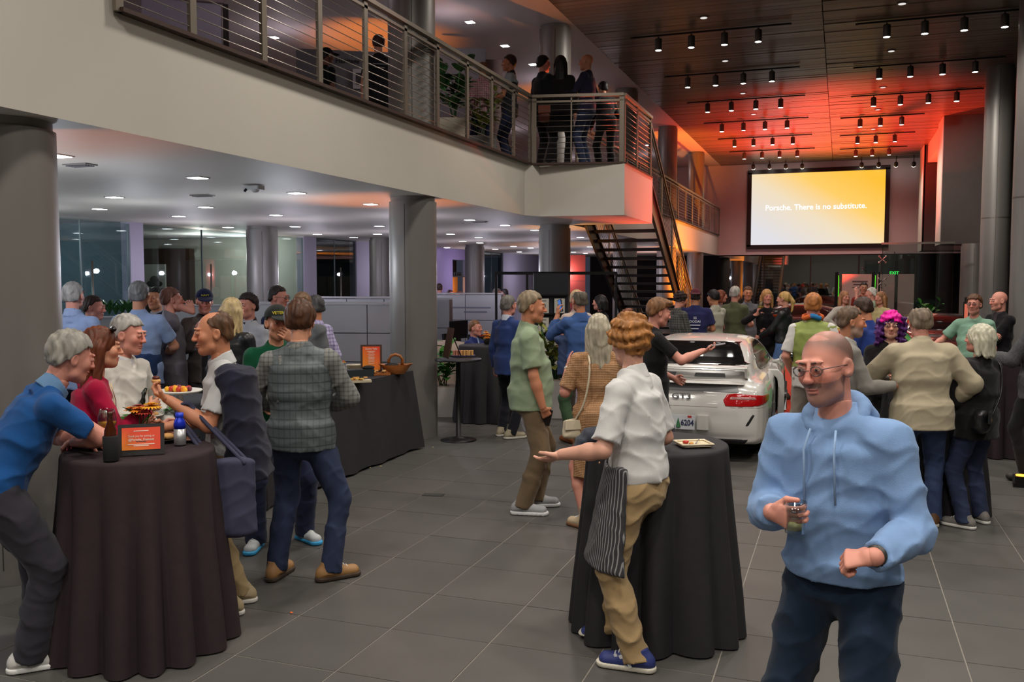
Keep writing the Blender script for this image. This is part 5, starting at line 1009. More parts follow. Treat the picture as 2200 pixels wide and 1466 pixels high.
q = at_z(958, 768, .99); e2 = thing('menu_easel', 'brown framed sign on a black easel seen edge on', 'sign', q, face(q)-1.25); MB().bar((0, .0, .0), (0, .07, .36), .22, .012).build('sign_board', FRAMEB, e2); MB().bar((0, .07, .3), (0, .2, .0), .012, .012).build('rear_leg', BLACKM, e2)
pa = at_d(958, 604, 14.3); ac = thing('armchair', 'rounded beige upholstered armchair behind the buffet column', 'chair', (pa[0], pa[1], 0), face(pa)+2.6); BEI = mat('beige_boucle', (178, 160, 146), .9, bump=.5, bs=120)
G = Field((-.45, -.45, .1), (.45, .45, .95), .02); G.ec((0, -.02, .2), (0, -.02, .4), (.36, .36), (.36, .34), (1, 0, 0), .05); v_, f_ = G.nets(); mk('seat', v_, f_, BEI, ac, True)
G = Field((-.45, -.45, .1), (.45, .5, .95), .02); G.ec((0, .0, .2), (0, .0, .74), (.42, .4), (.44, .42), (1, 0, 0), .02, cap=.8); G.ec((0, -.12, .2), (0, -.14, 1.2), (.31, .33), (.34, .38), (1, 0, 0), .02, True); v_, f_ = G.nets(); mk('backrest', v_, f_, BEI, ac, True)
for sx in (-1, 1):
    for sy in (-1, 1): MB().cyl((sx*.25, sy*.22, 0), (sx*.25, sy*.22, .2), .02, .025).build('leg', BLACKM, ac, True)
PLW = mat('planter_white', (176, 172, 168), .5)
def planter(p, label, hgt, w_, leaves, spread, lm, z0=0., tall=.7, lw=.1, pm=None, n_stem=6, fl=None, rz=None):
    t_ = thing('planter', label, 'planter', (p[0], p[1], z0+.004), face(p) if rz is None else rz)
    MB().prism([(-w_/2, -w_/2), (w_/2, -w_/2), (w_/2, w_/2), (-w_/2, w_/2)], 0, hgt).build('pot', pm or PLW, t_); MB().box((0, 0, hgt-.01), (w_*.92, w_*.92, .04)).build('pebbles', mat('pebbles', (150, 136, 122), .8, var=.4, vs=50, bump=1, bs=60), t_)
    rg = np.random.default_rng(len(label)); 
    for k in range(n_stem):
        a = rg.uniform(0, 6.28); tip = np.array([spread*.5*math.cos(a), spread*.5*math.sin(a), hgt+tall*rg.uniform(.6, 1)]); b0 = np.array([rg.uniform(-.06, .06), rg.uniform(-.06, .06), hgt]); sm = MB().tube([b0, (b0+tip)/2+[0, 0, .04], tip], .008, 5).build('stem', LEAFD, t_, True)
        for i in range(leaves):
            u = .25+.75*i/max(1, leaves-1); q = b0+(tip-b0)*u; d = np.array([rg.normal(), rg.normal(), .55+rg.uniform(0, .5)]); MB().leaf(q, d, tall*rg.uniform(.28, .45), lw*rg.uniform(.7, 1.2), .35).build('leaf', lm, sm)
    if fl:
        for k in range(5): MB().sph((rg.uniform(-.2, .2), rg.uniform(-.15, .1), hgt+rg.uniform(.1, .25)), .05, 8, 6).build('bloom', fl, t_, True)
    return t_
pp1 = at_d(950, 604, 12.9); planter(pp1, 'white planter with bright green leaves beside the buffet column', .42, .44, 8, .5, LEAF, 0, .75, .13)
pp2 = at_d(1193, 604, 12.75); planter(pp2, 'white planter with tall variegated leaves behind the man in the blue shirt', .52, .38, 9, .4, LEAFY, 0, .95, .1, None, 7)
pp3 = at_d(2060, 604, 22.8); planter(pp3, 'white planter with orange blooms behind the man in the mint shirt', .45, .5, 6, .6, LEAF, 0, .5, .12, None, 6, ORMUM)
pp4 = at_d(2005, 604, 23.3); planter(pp4, 'dark planter with green leaves in front of the glass vestibule', .7, .5, 7, .7, LEAF, 0, .7, .16, BLACKM)
pp5 = at_d(972, 604, 13.6); planter(pp5, 'pale box planter with dark climbing leaves on the upper floor', .55, .5, 9, .6, LEAFD, ZT, .95, .14, mat('planter_stone', (150, 144, 128), .6))
pp6 = at_d(1035, 604, 14.6); planter(pp6, 'grey box planter with yellow green leaves on the upper floor', .45, .48, 8, .5, LEAFY, ZT, .7, .12, mat('planter_grey', (104, 102, 100), .6))
PANW = mat('glossy_partition', (152, 152, 155), .2, spec=.5); PANG = mat('partition_core', (96, 92, 92), .5)
def partition(px, d, wid, hgt, cols, rows_, label, rz=0.):
    c = at_d(px, 604, d); t_ = thing('office_partition', label, 'partition', (c[0], c[1], 0), face(c)*.45+rz)
    MB().box((0, .02, hgt/2), (wid, .04, hgt-.02)).build('core', PANG, t_)
    for e in (-1, 1): MB().box((e*(wid/2+.02), 0, hgt/2), (.04, .09, hgt)).build('post', mat('bronze_post', (84, 64, 56), .4, .4), t_)
    MB().box((0, 0, hgt+.015), (wid+.08, .1, .03)).build('cap_rail', mat('cap_rail', (150, 148, 150), .4), t_)
    for i in range(cols):
        for j in range(rows_): MB().box((-wid/2+wid*(i+.5)/cols, -.012, hgt*(j+.5)/rows_), (wid/cols-.012, .024, hgt/rows_-.014)).build('panel', PANW, t_)
    return t_
partition(690, 12.6, 2.6, 1.60, 4, 4, 'white glossy partition wall behind the men in suits'); partition(785, 15.8, 2.0, 1.62, 3, 4, 'white partition with a ledge left of the buffet column'); partition(560, 15.2, 3.4, 1.5, 5, 3, 'low white partition in front of the glass offices', .1)
pt0 = partition(1000, 19.2, 1.55, 1.64, 2, 3, 'white reception partition with faint lettering right of the buffet column')
for k, (w_, z_) in enumerate(((.9, 1.36), (.5, 1.27))): MB().box((.1+.12*k, -.026, z_), (w_, .004, .028)).build('print', mat('partition_print', (96, 100, 112), .6), pt0)
partition(938, 16.8, .5, 1.58, 1, 3, 'narrow white partition end beside the buffet column')
lw = at_d(230, 604, 11.2); partition(232, 11.4, 1.6, 1.45, 3, 3, 'white planter wall under the dark office glass')
for k in range(7):
    p = at_d(205+k*14, 604, 11.3); s_ = thing('trough_plant', 'spiky green plant in the trough on the low white wall', 'plant', (p[0], p[1], 1.50), 0, 'plants along the low white wall')
    for i in range(7): a = i*.9+k; MB().leaf((0, 0, 0), (math.cos(a)*.5, math.sin(a)*.5, 1), .2+.05*(k % 3), .05).build('leaf', LEAFD, s_)
def desk(px, d, label):
    c = at_d(px, 604, d); t_ = thing('desk', label, 'desk', (c[0], c[1], 0), face(c)); MB().box((0, 0, .73), (1.2, .6, .03)).build('desktop', mat('desk_top', (110, 104, 104), .4), t_)
    for sx in (-1, 1): MB().box((sx*.56, 0, .36), (.04, .5, .72)).build('leg', DARKSTEEL, t_)
    m_ = thing('monitor', 'black monitor on the ' + label, 'monitor', (c[0], c[1], .747), face(c)+.9); MB().box((0, 0, .3), (.5, .03, .32)).build('display', BLACKM, m_); MB().bar((0, .02, .0), (0, .03, .25), .05, .03).build('neck', BLACKM, m_); MB().box((0, .02, .006), (.22, .18, .012)).build('base', BLACKM, m_)
desk(985, 16.3, 'grey desk behind the seated man'); desk(825, 13.6, 'grey desk beside the left edge of the buffet column')
def task_chair(px, d, label, a):
    c = at_d(px, 604, d); t_ = thing('task_chair', label, 'chair', (c[0], c[1], 0), a); MB().box((0, 0, .48), (.48, .46, .07), None, .08).build('seat', BLACKM, t_); MB().bar((0, .24, .52), (0, .32, 1.02), .44, .05).build('backrest', BLACKM, t_); MB().cyl((0, 0, .08), (0, 0, .46), .03).build('gas_lift', BLACKM, t_)
    for k in range(5): q = 2*PI*k/5; MB().bar((0, 0, .09), (.28*math.cos(q), .28*math.sin(q), .05), .05, .03).sph((.28*math.cos(q), .28*math.sin(q), .03), .03, 8, 6).build('leg', BLACKM, t_)
    for sx in (-1, 1): MB().tube([(sx*.24, .1, .5), (sx*.26, .1, .68), (sx*.26, -.12, .69)], .018, 6).build('armrest', BLACKM, t_, True)
task_chair(1000, 15.4, 'black office chair between the desk and the white partition', face(at_d(1000, 604, 15.4))+.9); task_chair(1043, 15.0, 'black office chair behind the flowers, leaning back', face(at_d(1043, 604, 15.))+.3)
bouquet(at_z(1046, 740, 1.045), 'round bouquet of orange and yellow flowers on the table with the seated man', [(.0, 0, .14, .06, ORMUM), (.07, .02, .13, .055, YELMUM), (-.06, .0, .12, .05, REDMUM), (.02, -.05, .1, .05, ORMUM), (-.03, .04, .17, .045, YELMUM)], [(.1, 0, .1, .1, .05), (-.1, 0, .1, .1, .05), (0, .1, .15, .1, .05)], lambda t_: MB().lathe([(.035, 0), (.05, .06), (.04, .1), (.002, .1)], 16).build('vase', mat('dark_vase', (40, 36, 34), .5), t_, True))
# brochure rack and its black frame
pr_ = at_d(1184, 604, 14.4); rk = thing('brochure_rack', 'tall black brochure rack with white crested leaflets', 'rack', (pr_[0], pr_[1], 0), face(pr_)+.25); MB().box((0, .03, 1.02), (.56, .05, 2.04)).build('back_panel', mat('rack_black', (26, 28, 36), .5), rk); MB().box((0, -.02, .02), (.6, .4, .04)).build('base', BLACKM, rk)
for r_ in range(5): MB().box((0, -.03, .5+r_*.3), (.54, .07, .02)).build('shelf', BLACKM, rk)
for r_ in range(4):
    for cx in (-.13, .13):
        lf_ = thing('leaflet', 'white leaflet with a grey crest, %s, %s row of the rack' % ('left column' if cx < 0 else 'right column', ('lowest', 'second lowest', 'second highest', 'top')[r_]), 'leaflet', tuple(np.array([pr_[0], pr_[1], 0])+rzm(face(pr_)+.25) @ np.array([cx, -.035, .515+r_*.3+.3 if False else .512+r_*.3])), face(pr_)+.25)
        MB().box((0, 0, .115), (.17, .006, .23)).build('page', mat('leaflet_paper', (186, 182, 172), .6), lf_)
        cr_ = MB().prism([(-.035, .14), (-.035, .085), (0, .05), (.035, .085), (.035, .14), (0, .15)], .0, .002, np.array([[1, 0, 0], [0, 0, -1], [0, 1, 0]]).astype(float), (0, -.0035, 0)).build('crest', mat('crest_grey', (110, 108, 108), .5), lf_)
        MB().bar((-.022, -.007, .13), (.022, -.007, .075), .003, .012).bar((.0, -.007, .125), (.012, -.007, .09), .003, .02).build('crest_mark', mat('crest_dark', (54, 52, 56), .5), cr_); MB().box((0, -.004, .195), (.09, .002, .014)).build('heading', mat('crest_grey', (110, 108, 108), .5), lf_)
pf = at_d(1197, 604, 15.2); fr = thing('steel_gantry', 'thin black steel frame standing behind the brochure rack', 'frame', (pf[0], pf[1], 0), face(pf)); 
for x in (-1.02, -.5, .98): MB().bar((x, 0, 0), (x, 0, 2.03), .04, .04).build('post', BLACKM, fr)
MB().bar((-1.04, 0, 2.05), (1.0, 0, 2.05), .04, .05).build('top_rail', BLACKM, fr); MB().bar((-1.02, 0, 1.2), (-.5, 0, 1.2), .03, .03).build('cross_bar', BLACKM, fr)
pk_ = at_d(1239, 604, 22.5); rp_ = thing('display_board', 'tall display panel with red light painted on, right of the brochure rack', 'panel', (pk_[0], pk_[1], 0), face(pk_)); 
for k, c_ in enumerate(((178, 92, 96), (182, 86, 84), (188, 76, 64), (196, 72, 56))): MB().box((0, 0, .32+k*.64), (.42, .12, .632)).build('board', mat('red_lit_board', c_, .5), rp_)  # red light on a white panel put into the colour, redder upwards
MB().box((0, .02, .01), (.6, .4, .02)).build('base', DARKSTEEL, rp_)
# ---- upper floor furnishing
pu = at_d(752, 604, 16.2); hw = thing('exhibition_panel', 'grey exhibition wall with small black lettering on the upper floor', 'panel', (pu[0], pu[1], ZT+.004), face(pu)); MB().box((0, 0, 1.1), (1.75, .1, 2.2)).build('board', mat('grey_board', (112, 110, 114), .6), hw)
text('Heritage', .12, mat('black_print', (24, 22, 24), .6), hw, (-.0, -.056, 2.02), bold=True, ext=.002)
fp = thing('framed_photo', 'small white framed photograph hanging on the grey exhibition wall', 'picture', tuple(np.array([pu[0], pu[1], ZT])+rzm(face(pu)) @ np.array([.2, -.07, 1.72])), face(pu)); MB().box((0, 0, 0), (.22, .03, .34)).build('frame', mat('white_frame', (190, 188, 190), .5), fp); MB().box((.0, -.018, 0), (.12, .006, .2)).build('photograph', mat('photo_print', (60, 56, 58), .4), fp)
pg = at_d(990, 604, 17.2); g2 = thing('exhibition_panel', 'plain grey exhibition wall above the upper floor planters', 'panel', (pg[0], pg[1], ZT), face(pg)); MB().box((0, 0, 1.25), (.95, .1, 2.5)).build('board', mat('grey_board', (112, 110, 114), .6), g2); MB().box((.6, .3, 1.2), (.4, .08, 2.35)).build('side_board', mat('grey_board_warm', (130, 110, 106), .6), g2)
pt_ = at_d(757, 604, 14.0); tw = thing('display_table', 'white display table with glass top on the upper floor', 'table', (pt_[0], pt_[1], ZT), face(pt_)); MB().box((0, 0, .92), (.5, .4, .04)).build('tabletop', WHITEC, tw)
for sx in (-1, 1):
    for sy in (-1, 1): MB().bar((sx*.23, sy*.18, 0), (sx*.23, sy*.18, .9), .03, .03).build('leg', WHITEC, tw)
pz = at_d(405, 604, 12.5); cb = thing('white_kiosk', 'white boxy kiosk behind the mezzanine railing at the far left', 'kiosk', (pz[0], pz[1], ZT+.004), face(pz)); MB().box((0, .3, .95), (1.0, 1.0, 1.9)).build('kiosk_body', mat('kiosk_white', (176, 172, 190), .5), cb); MB().box((-.1, -.22, 1.94), (1.25, .08, .07)).build('top_beam', mat('kiosk_beam', (150, 130, 136), .5), cb); MB().box((.55, -.2, .95), (.07, .07, 1.9)).build('post', DARKSTEEL, cb)
# ---- far end: boards, glow strips, exit sign
pw_ = at_y(1880, 640, 33.5); bd = thing('poster_board', 'white three part poster board with grey print near the far glazing', 'board', (pw_[0], pw_[1]-.2, 0), 0)
for k, (x, w_) in enumerate(((-.55, 1.05), (.32, .55), (.95, .5))): MB().box((x, 0, 1.15), (w_, .05, 2.0)).build('panel', mat('board_white', (188, 178, 170), .6), bd)
MB().box((.2, .03, .08), (2., .3, .16)).build('base', DARKSTEEL, bd)
for k, w_ in enumerate((.5, .42, .5, .3)): MB().box((-.5, -.03, 1.9-k*.1), (w_, .004, .05 if k < 2 else .02)).build('print', mat('board_print', (96, 90, 90), .6), bd)
for x, y, Y_ in ((1797, 618, 31.), (1876, 606, 31.)):
    p = at_y(x, y, Y_); gp = thing('lit_post', 'black post with a thin green light strip, %s of two' % ('nearer the display screen' if x < 1850 else 'nearer the vestibule'), 'post', (p[0], p[1], 0)); MB().box((0, 0, 1.1), (.1, .1, 2.2)).build('post_body', BLACKM, gp); MB().box((.055, -.03, 1.45), (.02, .03, 1.3)).build('light_strip', emat('green_light', (90, 230, 40), 1.0), gp)
px_ = at_y(1921, 587, 37.2); ex = thing('exit_sign', 'small green lit EXIT sign beside the glass vestibule', 'sign', px_); MB().box((0, 0, 0), (.42, .05, .2)).build('sign_body', mat('sign_black', (16, 18, 16), .5), ex); text('EXIT', .16, emat('exit_green', (60, 240, 90), 1.6), ex, (0, -.03, 0), bold=True); MB().bar((0, .02, .1), (0, .02, 3.02-px_[2]), .03, .03).build('bracket', BLACKM, ex)
# ---- red runner, uplights, floor plate, barrier post, debris
rn_ = thing('carpet_runner', 'red carpet runner on the floor beside the white sports car', 'carpet', (-.5, 18.3, 0)); MB().box((0, 0, .004), (1.3, 11., .008)).build('pile', mat('red_carpet', (206, 62, 40), .9, bump=.4, bs=200), rn_)
for sx in (-1, 1): MB().box((sx*.655, 0, .005), (.02, 11., .01)).build('edging', mat('red_carpet_edge', (150, 40, 28), .9), rn_)
def uplight(p, col, label):
    t_ = thing('floor_uplight', label, 'uplight', (p[0], p[1], 0)); MB().box((0, 0, .05), (.13, .13, .1)).build('housing', BLACKM, t_); MB().lathe([(.002, .101), (.05, .101), (.05, .106), (.002, .107)], 16).build('lens', emat('uplight_lens', col, 5.), t_)
    MB().box((0, -.07, .02), (.16, .02, .04)).build('foot', BLACKM, t_)
uplight(at_z(2194, 1045), (255, 150, 40), 'black uplight box with an amber glow at the right edge of the floor')
for i, (x, y, c_) in enumerate(((-.7, 32.4, (255, 60, 40)), (.6, 29.5, (255, 60, 40)), (-2.6, 34., (255, 80, 40)), (.2, 24.5, (255, 70, 50)), (-3.2, 26.5, (255, 130, 30)), (-1.9, 24.5, (255, 130, 30)), (-.9, 21.5, (255, 80, 50)), (-5.45, 10.6, (255, 130, 30)), (-5.0, 16.7, (255, 150, 40)), (-5.45, 4.9, (255, 130, 30)), (-7.4, 24.5, (255, 150, 40)))):
    uplight((x, y), c_, ('red uplight box below the display', 'red uplight box by the vestibule', 'red uplight box at the left of the display', 'red uplight box amid the far guests', 'orange uplight box under the far gallery', 'orange uplight box beside the stair foot', 'red uplight box right of the dark car', 'orange uplight box behind the buffet column', 'amber uplight box behind the rack column', 'orange uplight box behind the left column', 'amber uplight box before the violet wall')[i])
pf_ = at_z(931, 1064); fd = thing('floor_plate', 'dark rectangular service plate set in the floor tiles', 'plate', (pf_[0], pf_[1], .0005), .2); MB().box((0, 0, .001), (.19, .1, .004)).build('lid', mat('plate_dark', (44, 44, 44), .5), fd); MB().box((0, 0, .0035), (.17, .08, .001)).build('inset', mat('plate_inset', (56, 55, 54), .6), fd)
for x, y, c_, lb in ((626, 1318, (226, 110, 50), 'tiny orange crumb on the floor tiles near the black table'), (795, 1006, (214, 190, 120), 'tiny yellow crumb on the floor before the buffet'), (818, 1003, (214, 190, 120), 'tiny pale crumb nearest the pedestal table'), (930, 962, (200, 180, 130), 'tiny crumb beside the buffet column base')):
    p = at_z(x, y); o_ = MB().sph((0, 0, .004), (.012, .007, .004), 6, 5).build('crumb', mat('crumb', c_, .7), None, False, (p[0], p[1], 0)); tag(o_, lb, 'crumb')
pe = at_d(2078, 604, 12.3); sp_ = thing('sign_post', 'slim dark post with a lit coral panel beside the man in the mint shirt', 'post', (pe[0], pe[1], 0), face(pe)); MB().box((0, 0, .85), (.05, .05, 1.7)).build('post_body', BLACKM, sp_); MB().box((0, -.0, 1.42), (.075, .06, .44)).build('sign_case', BLACKM, sp_); MB().box((0, -.033, 1.42), (.045, .006, .38)).build('lit_panel', mat('coral_light', (200, 110, 90), .5, emit=(200, 90, 70), es=.3), sp_); MB().box((0, 0, .01), (.26, .26, .02)).build('base', BLACKM, sp_)
# ================================================================ PEOPLE
JEANS = mat('denim', (52, 68, 104), .9, var=.18, vs=12, bump=.3, bs=500); JEANSD = mat('dark_denim', (38, 48, 76), .9, var=.15, vs=12, bump=.3, bs=500); JEANSL = mat('light_denim', (78, 108, 156), .9, var=.2, vs=10, bump=.3, bs=500)
def add_vest(m_, th=.034, hem=.84, v=0.):
    def fn(k):
        G = Field(k['lo'], k['hi'], k['R']['c']); k['torso'](G, th, hem, .0)
        for sg, Sx, E, Wr, hv, nv, cu in k['arms']: G.rc(Sx-np.array([0, 0, .02]), Sx+(E-Sx)*.2+np.array([sg*.03, 0, 0]), .062, .07, .012, True)
        G.cut((k['P'][0], k['P'][1], hem), (0, 0, -1)); G.cut(k['N']+k['up']*.055, k['up']+k['Y']*.3)
        if v: G.ec(k['t'](0, .16, .0), k['t'](0, .16, .55), (v, .14), (v, .14), k['X'], .004, True)
        k['garment']('vest', G, m_, k['fam']*.8)
    return fn
def add_cape(m_):                                     # blazer draped over the shoulders, sleeves empty
    def fn(k):
        G = Field(k['lo'], k['hi'], k['R']['c']); t = k['t']; sw = k['sw']
        G.rc(t(-sw, -.02, .45), t(sw, -.02, .45), .08, .08); G.ec(t(0, -.06, .44), t(0, -.07, .0), (.24, .13), (.26, .14), k['X'], .04); G.ec(t(0, -.07, .02), t(0, -.08, -.14), (.26, .14), (.27, .14), k['X'], .04, cap=.2)
        G.rc(t(-sw-.03, -.03, .42), t(-sw-.07, -.02, .0), .072, .06, .03); G.cut(t(0, .05, .2), k['Y']); G.ec(t(0, .10, -.2), t(0, .10, .52), (.16, .13), (.125, .12), k['X'], .01, True); G.cut(t(0, 0, -.16), -k['up']); G.cut(k['N']+k['up']*.03, k['up'])
        k['garment']('draped_blazer', G, m_, k['fam']*1.5)
    return fn
def add_hood(m_):
    def fn(k):
        t = k['t']; G = Field(k['lo'], k['hi'], .008); N, up, Y, X = k['N'], k['up'], k['Y'], k['X']
        ring = [N+X*(.088*math.cos(a))+Y*(.075*math.sin(a)-.005)+up*(-.004-.046*math.sin(a)) for a in np.linspace(0, 2*PI, 17)]
        for a, b in zip(ring[:-1], ring[1:]): G.rc(a, b, .02, .02, .02)
        G.el(N-Y*.085-up*.035, (.11, .055, .075), k['T'], .04); k['garment']('hood', G, m_, .004)
        for sg, L in ((-1, .17), (1, .22)): MB().tube([(t(sg*.042, .088, .50))*k['s'], (t(sg*.05, .128, .44))*k['s'], (t(sg*.052, .142, .44-L))*k['s']], .0042*k['s'], 6).build('drawstring', mat('cord', (140, 168, 204), .8), k['root'], True)
    return fn
def add_apron(m_):
    def fn(k):
        P = k['P']; G = Field(k['lo'], k['hi'], k['R']['c']); G.ec(P+np.array([0, .0, .08]), P+np.array([0, .05, -.42]), (.212, .165), (.245, .235), (1, 0, 0), .0, cap=.2); G.ec(P+np.array([0, -.0, .2]), P+np.array([0, .03, -.6]), (.19, .143), (.225, .212), (1, 0, 0), .0, True, cap=.2)
        G.cut(P+np.array([0, -.03, 0]), (0, -1, 0)); G.cut(P+np.array([0, 0, .12]), (0, 0, 1)); k['garment']('apron', G, m_, k['fam']*.6); s = k['s']
        MB().tube([(P+np.array([.163*math.cos(a), .118*math.sin(a)-.005, .07]))*s for a in np.linspace(PI, 2*PI, 12)], .006*s, 6).build('apron_tie', clothm((46, 44, 48)), k['root'], True)
    return fn
def add_tied(m_):                                     # sweater knotted round the waist
    def fn(k):
        P = k['P']; G = Field(k['lo'], k['hi'], k['R']['c']); G.ec(P+k['up']*.13, P-k['up']*.02, (.185, .14), (.2, .15), k['X'], .02, cap=.3); G.ec(P+np.array([0, -.05, .1]), P+np.array([0, -.06, -.32]), (.17, .1), (.19, .11), (1, 0, 0), .03, cap=.2); k['garment']('tied_sweater', G, m_, k['fam']*1.5)
    return fn
def add_boots(c):
    def fn(k):
        for sg, hp, K, An, Fd, tp in k['leg']:
            G = Field(k['lo'], k['hi'], k['R']['c']); G.fc(An-cZ*.02, An+cZ*.1, .044, .05, .0); v_, f_ = G.nets(); mk('boot_shaft', v_*k['s'], f_, mat('boot', c, .6), k['root'], True)
    return fn
def add_print(lines, m_, back=True, z=.36, dz=.05, sz=.05):
    def fn(k):
        for i, (s_, w_) in enumerate(lines):
            p = k['t'](0, -.15 if back else .14, z-dz*i)*k['s']
            if s_: text(s_, sz, m_, k['root'], p, k['T'], bold=True, width=w_, ext=.004)
            else: MB().box(p, (w_, .012, .012)).build('shirt_print', m_, k['root'])
    return fn
def both(*fs): return lambda k: [f(k) for f in fs]
def add_watch(side, c=(70, 68, 66)):
    def fn(k):
        A_ = k['arms'][0 if side == 'L' else 1]; E, Wr = A_[2], A_[3]; u = nrm(Wr-E); MB().cyl((Wr-u*.03)*k['s'], (Wr-u*.005)*k['s'], .034*k['s'], .033*k['s'], 20).build('watch', mat('watch_strap', c, .4, .5), k['root'], True)
    return fn
BLK_ = (26, 25, 27); NAV = (34, 42, 66)
# ---- around the plum table
person('blue_polo', 40, 4.5, 74, 1.80, 'grey-haired man in a blue polo leaning his forearms on the plum table', ('polo', (24, 74, 132), dict(collar=(96, 130, 166), th=.024, hem=.80, fold=1.2)), ('trousers', (50, 48, 56), dict(w=1.3)), ('short', (136, 132, 124), .01), 'rosy', 0,
       lean=(33, 3, 8), pel=(0, -.15, -.03), head=(-6, 6, 0), rh=(.0, .235, 1.06), lh=(.02, .30, 1.06), rp=(.55, .8, -.45), lp=(-.6, .2, -.6), rd=(-.85, .1, -.2), ld=(.5, .5, -.2), rn=(0, 0, -1), ln=(0, 0, -1), curl=(.7, .7), lf=(-.14, .09, -5), rf=(.13, -.05, 18), shoes=(196, 194, 190), sole=(225, 225, 222), w=1.04)
person('magenta', 168, 5.0, 84, 1.68, 'smiling woman in a magenta top with long brown hair behind the plum table', ('sweater', (160, 14, 56), dict(th=.016)), ('trousers', (40, 40, 48)), ('long', (92, 46, 26), .0, .26), 'mid', 0, fem=True, lean=(9, 0, 0), head=(4, 2, 0), rh=(.12, .34, 1.26), lh=(-.12, .32, 1.15), rd=(-.5, .8, .2), lips=(190, 70, 80),
       extra=lambda k: [MB().tube([k['hd'](x*.8, .055, .115)*k['s'] for x in (-.09, -.03, .03, .09)], [.012, .017, .017, .012], 8).build('sunglasses', mat('dark_lens', (24, 18, 18), .15), k['root'], True), MB().tube([k['t'](sg*x, .07+y, z)*k['s'] for sg, x, y, z in ((-1, .06, .0, .5), (-1, .04, .045, .40), (1, 0, .065, .30), (1, .04, .045, .40), (1, .06, .0, .5))], .0025, 6).build('necklace', mat('gold', (190, 160, 110), .3, .8), k['root'], True)])
person('white_shirt', 252, 5.65, 128, 1.72, 'white-haired man in a plain white shirt between two guests at the plum table', ('shirt', (198, 194, 186), dict(collar=(205, 205, 208), hem=.86, th=.026, fold=1.3)), ('trousers', (60, 58, 60)), ('side', (158, 154, 148), .006), 'rosy', 0, lean=(4, 0, 0), head=(-8, 8, 0), lh=(-.24, .2, .99), rh=(.1, .34, 1.06), lp=(-.9, -.6, -.4),
       extra=lambda k: MB().tube([k['t'](x, .15, z)*k['s'] for x, z in ((-.02, .36), (.0, .33), (.01, .28), (-.01, .24))], [.008, .016, .018, .012], 8).build('sunglasses', mat('dark_lens', (24, 28, 24), .15), k['root'], True))
WP = person('white_polo', 488, 5.2, -97, 1.76, 'tanned balding man in a white polo with a navy blazer over his shoulders', ('polo', (184, 184, 184), dict(collar=(190, 190, 190), hem=.9, th=.024, fold=1.3)), ('trousers', (146, 126, 92), dict(belt=(110, 70, 36), w=1.08)), ('thin', (84, 58, 38), .002), 'tan', 0,
       lean=(6, 0, 0), head=(-4, 4, 0), lh=(-.10, .33, 1.26), rh=(.12, .33, 1.08), ld=(.35, .8, .45), ln=(.3, .2, 1), lp=(-.3, -.5, -1), curl=(.6, .6), lf=(-.1, .05, -8), rf=(.1, -.05, 8), shoes=(150, 134, 104), sole=(200, 196, 190), extra=add_cape(clothm((34, 34, 50))))
person('quilted_vest', 642, 5.75, 6, 1.80, 'brown-haired man seen from behind in a grey quilted vest and jeans', ('shirt', pattern('plaid_flannel', (124, 124, 120), (84, 86, 86), 'plaid', 11.), dict(th=.022, hem=.9, fold=1.3)), ('trousers', JEANSD, dict(w=1.1, cuff=1.06)), ('short', (70, 42, 26), .016), 'mid', 0, w=1.06,
       head=(4, 12, 0), rh=(.13, .24, 1.06), lh=(-.13, .24, 1.06), rp=(1, -.5, -.3), lp=(-1, -.5, -.3), lf=(-.17, .03, 20), rf=(.17, -.04, 64), shoes=(146, 108, 66), sole=(60, 46, 36), extra=add_vest(pattern('quilted_nylon', (84, 92, 94), (62, 69, 71), 'quilt', 5.5, .55), .034, .83))
person('green_pullover', 592, 6.55, 170, 1.75, 'man in a dark green pullover and black cap covering his mouth with a hand', ('sweater', (14, 78, 52), dict(th=.026)), ('trousers', (38, 44, 70), dict(w=1.3)), ('short', (70, 60, 54)), 'mid', 0, lh=(-.10, .13, 1.50), ld=(.72, .25, .55), ln=(.2, -1, .1), lp=(-.7, .2, -1), rh=(.14, .22, 1.05), head=(-6, 4, 0), cap=((30, 34, 34), ('VETERAN', (206, 190, 40))), lf=(-.18, 0, -20), rf=(.18, .06, 25), shoes=(186, 190, 192), sole=(60, 160, 214))
# ---- behind them, under the mezzanine
L2 = dict(res=1)
person('pale_blue_left', 156, 8.8, 28, 1.92, 'grey-haired man in a pale blue shirt next to the left column', ('polo', (140, 158, 196), dict(collar=(146, 164, 200))), ('trousers', NAV), ('short', (150, 146, 142)), 'rosy', 1, rh=(.16, .28, 1.1))
person('grinning', 196, 9.4, 112, 1.78, 'dark-haired grinning man in a pale collared shirt near the left column', ('polo', (168, 160, 166), dict(collar=(180, 176, 180))), ('trousers', (50, 50, 56)), ('short', (48, 34, 28)), 'rosy', 1, head=(0, 6, 0))
person('pale_blue_back', 298, 9.2, 22, 1.92, 'tall man in a pale blue shirt with a navy sweater tied round his waist', ('polo', (138, 158, 196), dict(th=.024)), ('trousers', NAV), ('short', (120, 120, 120), .006), 'mid', 1, w=1.08, rh=(.12, .3, 1.05), lh=(-.14, .28, 1.1), rp=(1, -.4, -.4), extra=add_tied(clothm((34, 52, 88))))
person('dark_hair_facing', 334, 10.3, -150, 1.86, 'dark-haired man in a navy suit half hidden behind the pale blue shirt', ('jacket', (26, 34, 54), dict(open=.06, inner=(160, 160, 170))), ('trousers', (26, 32, 50)), ('short', (34, 32, 32)), 'olive', 1)
person('hand_on_chin', 366, 9.6, 82, 1.86, 'man in a mauve grey suit holding a hand to his chin', ('jacket', (104, 98, 106), dict(inner=(176, 172, 190), open=.05, collar=(180, 178, 192))), ('trousers', (98, 92, 100)), ('short', (112, 74, 62)), 'rosy', 1, rh=(.04, .2, 1.5), rd=(0, -.3, 1), lh=(-.05, .25, 1.15))
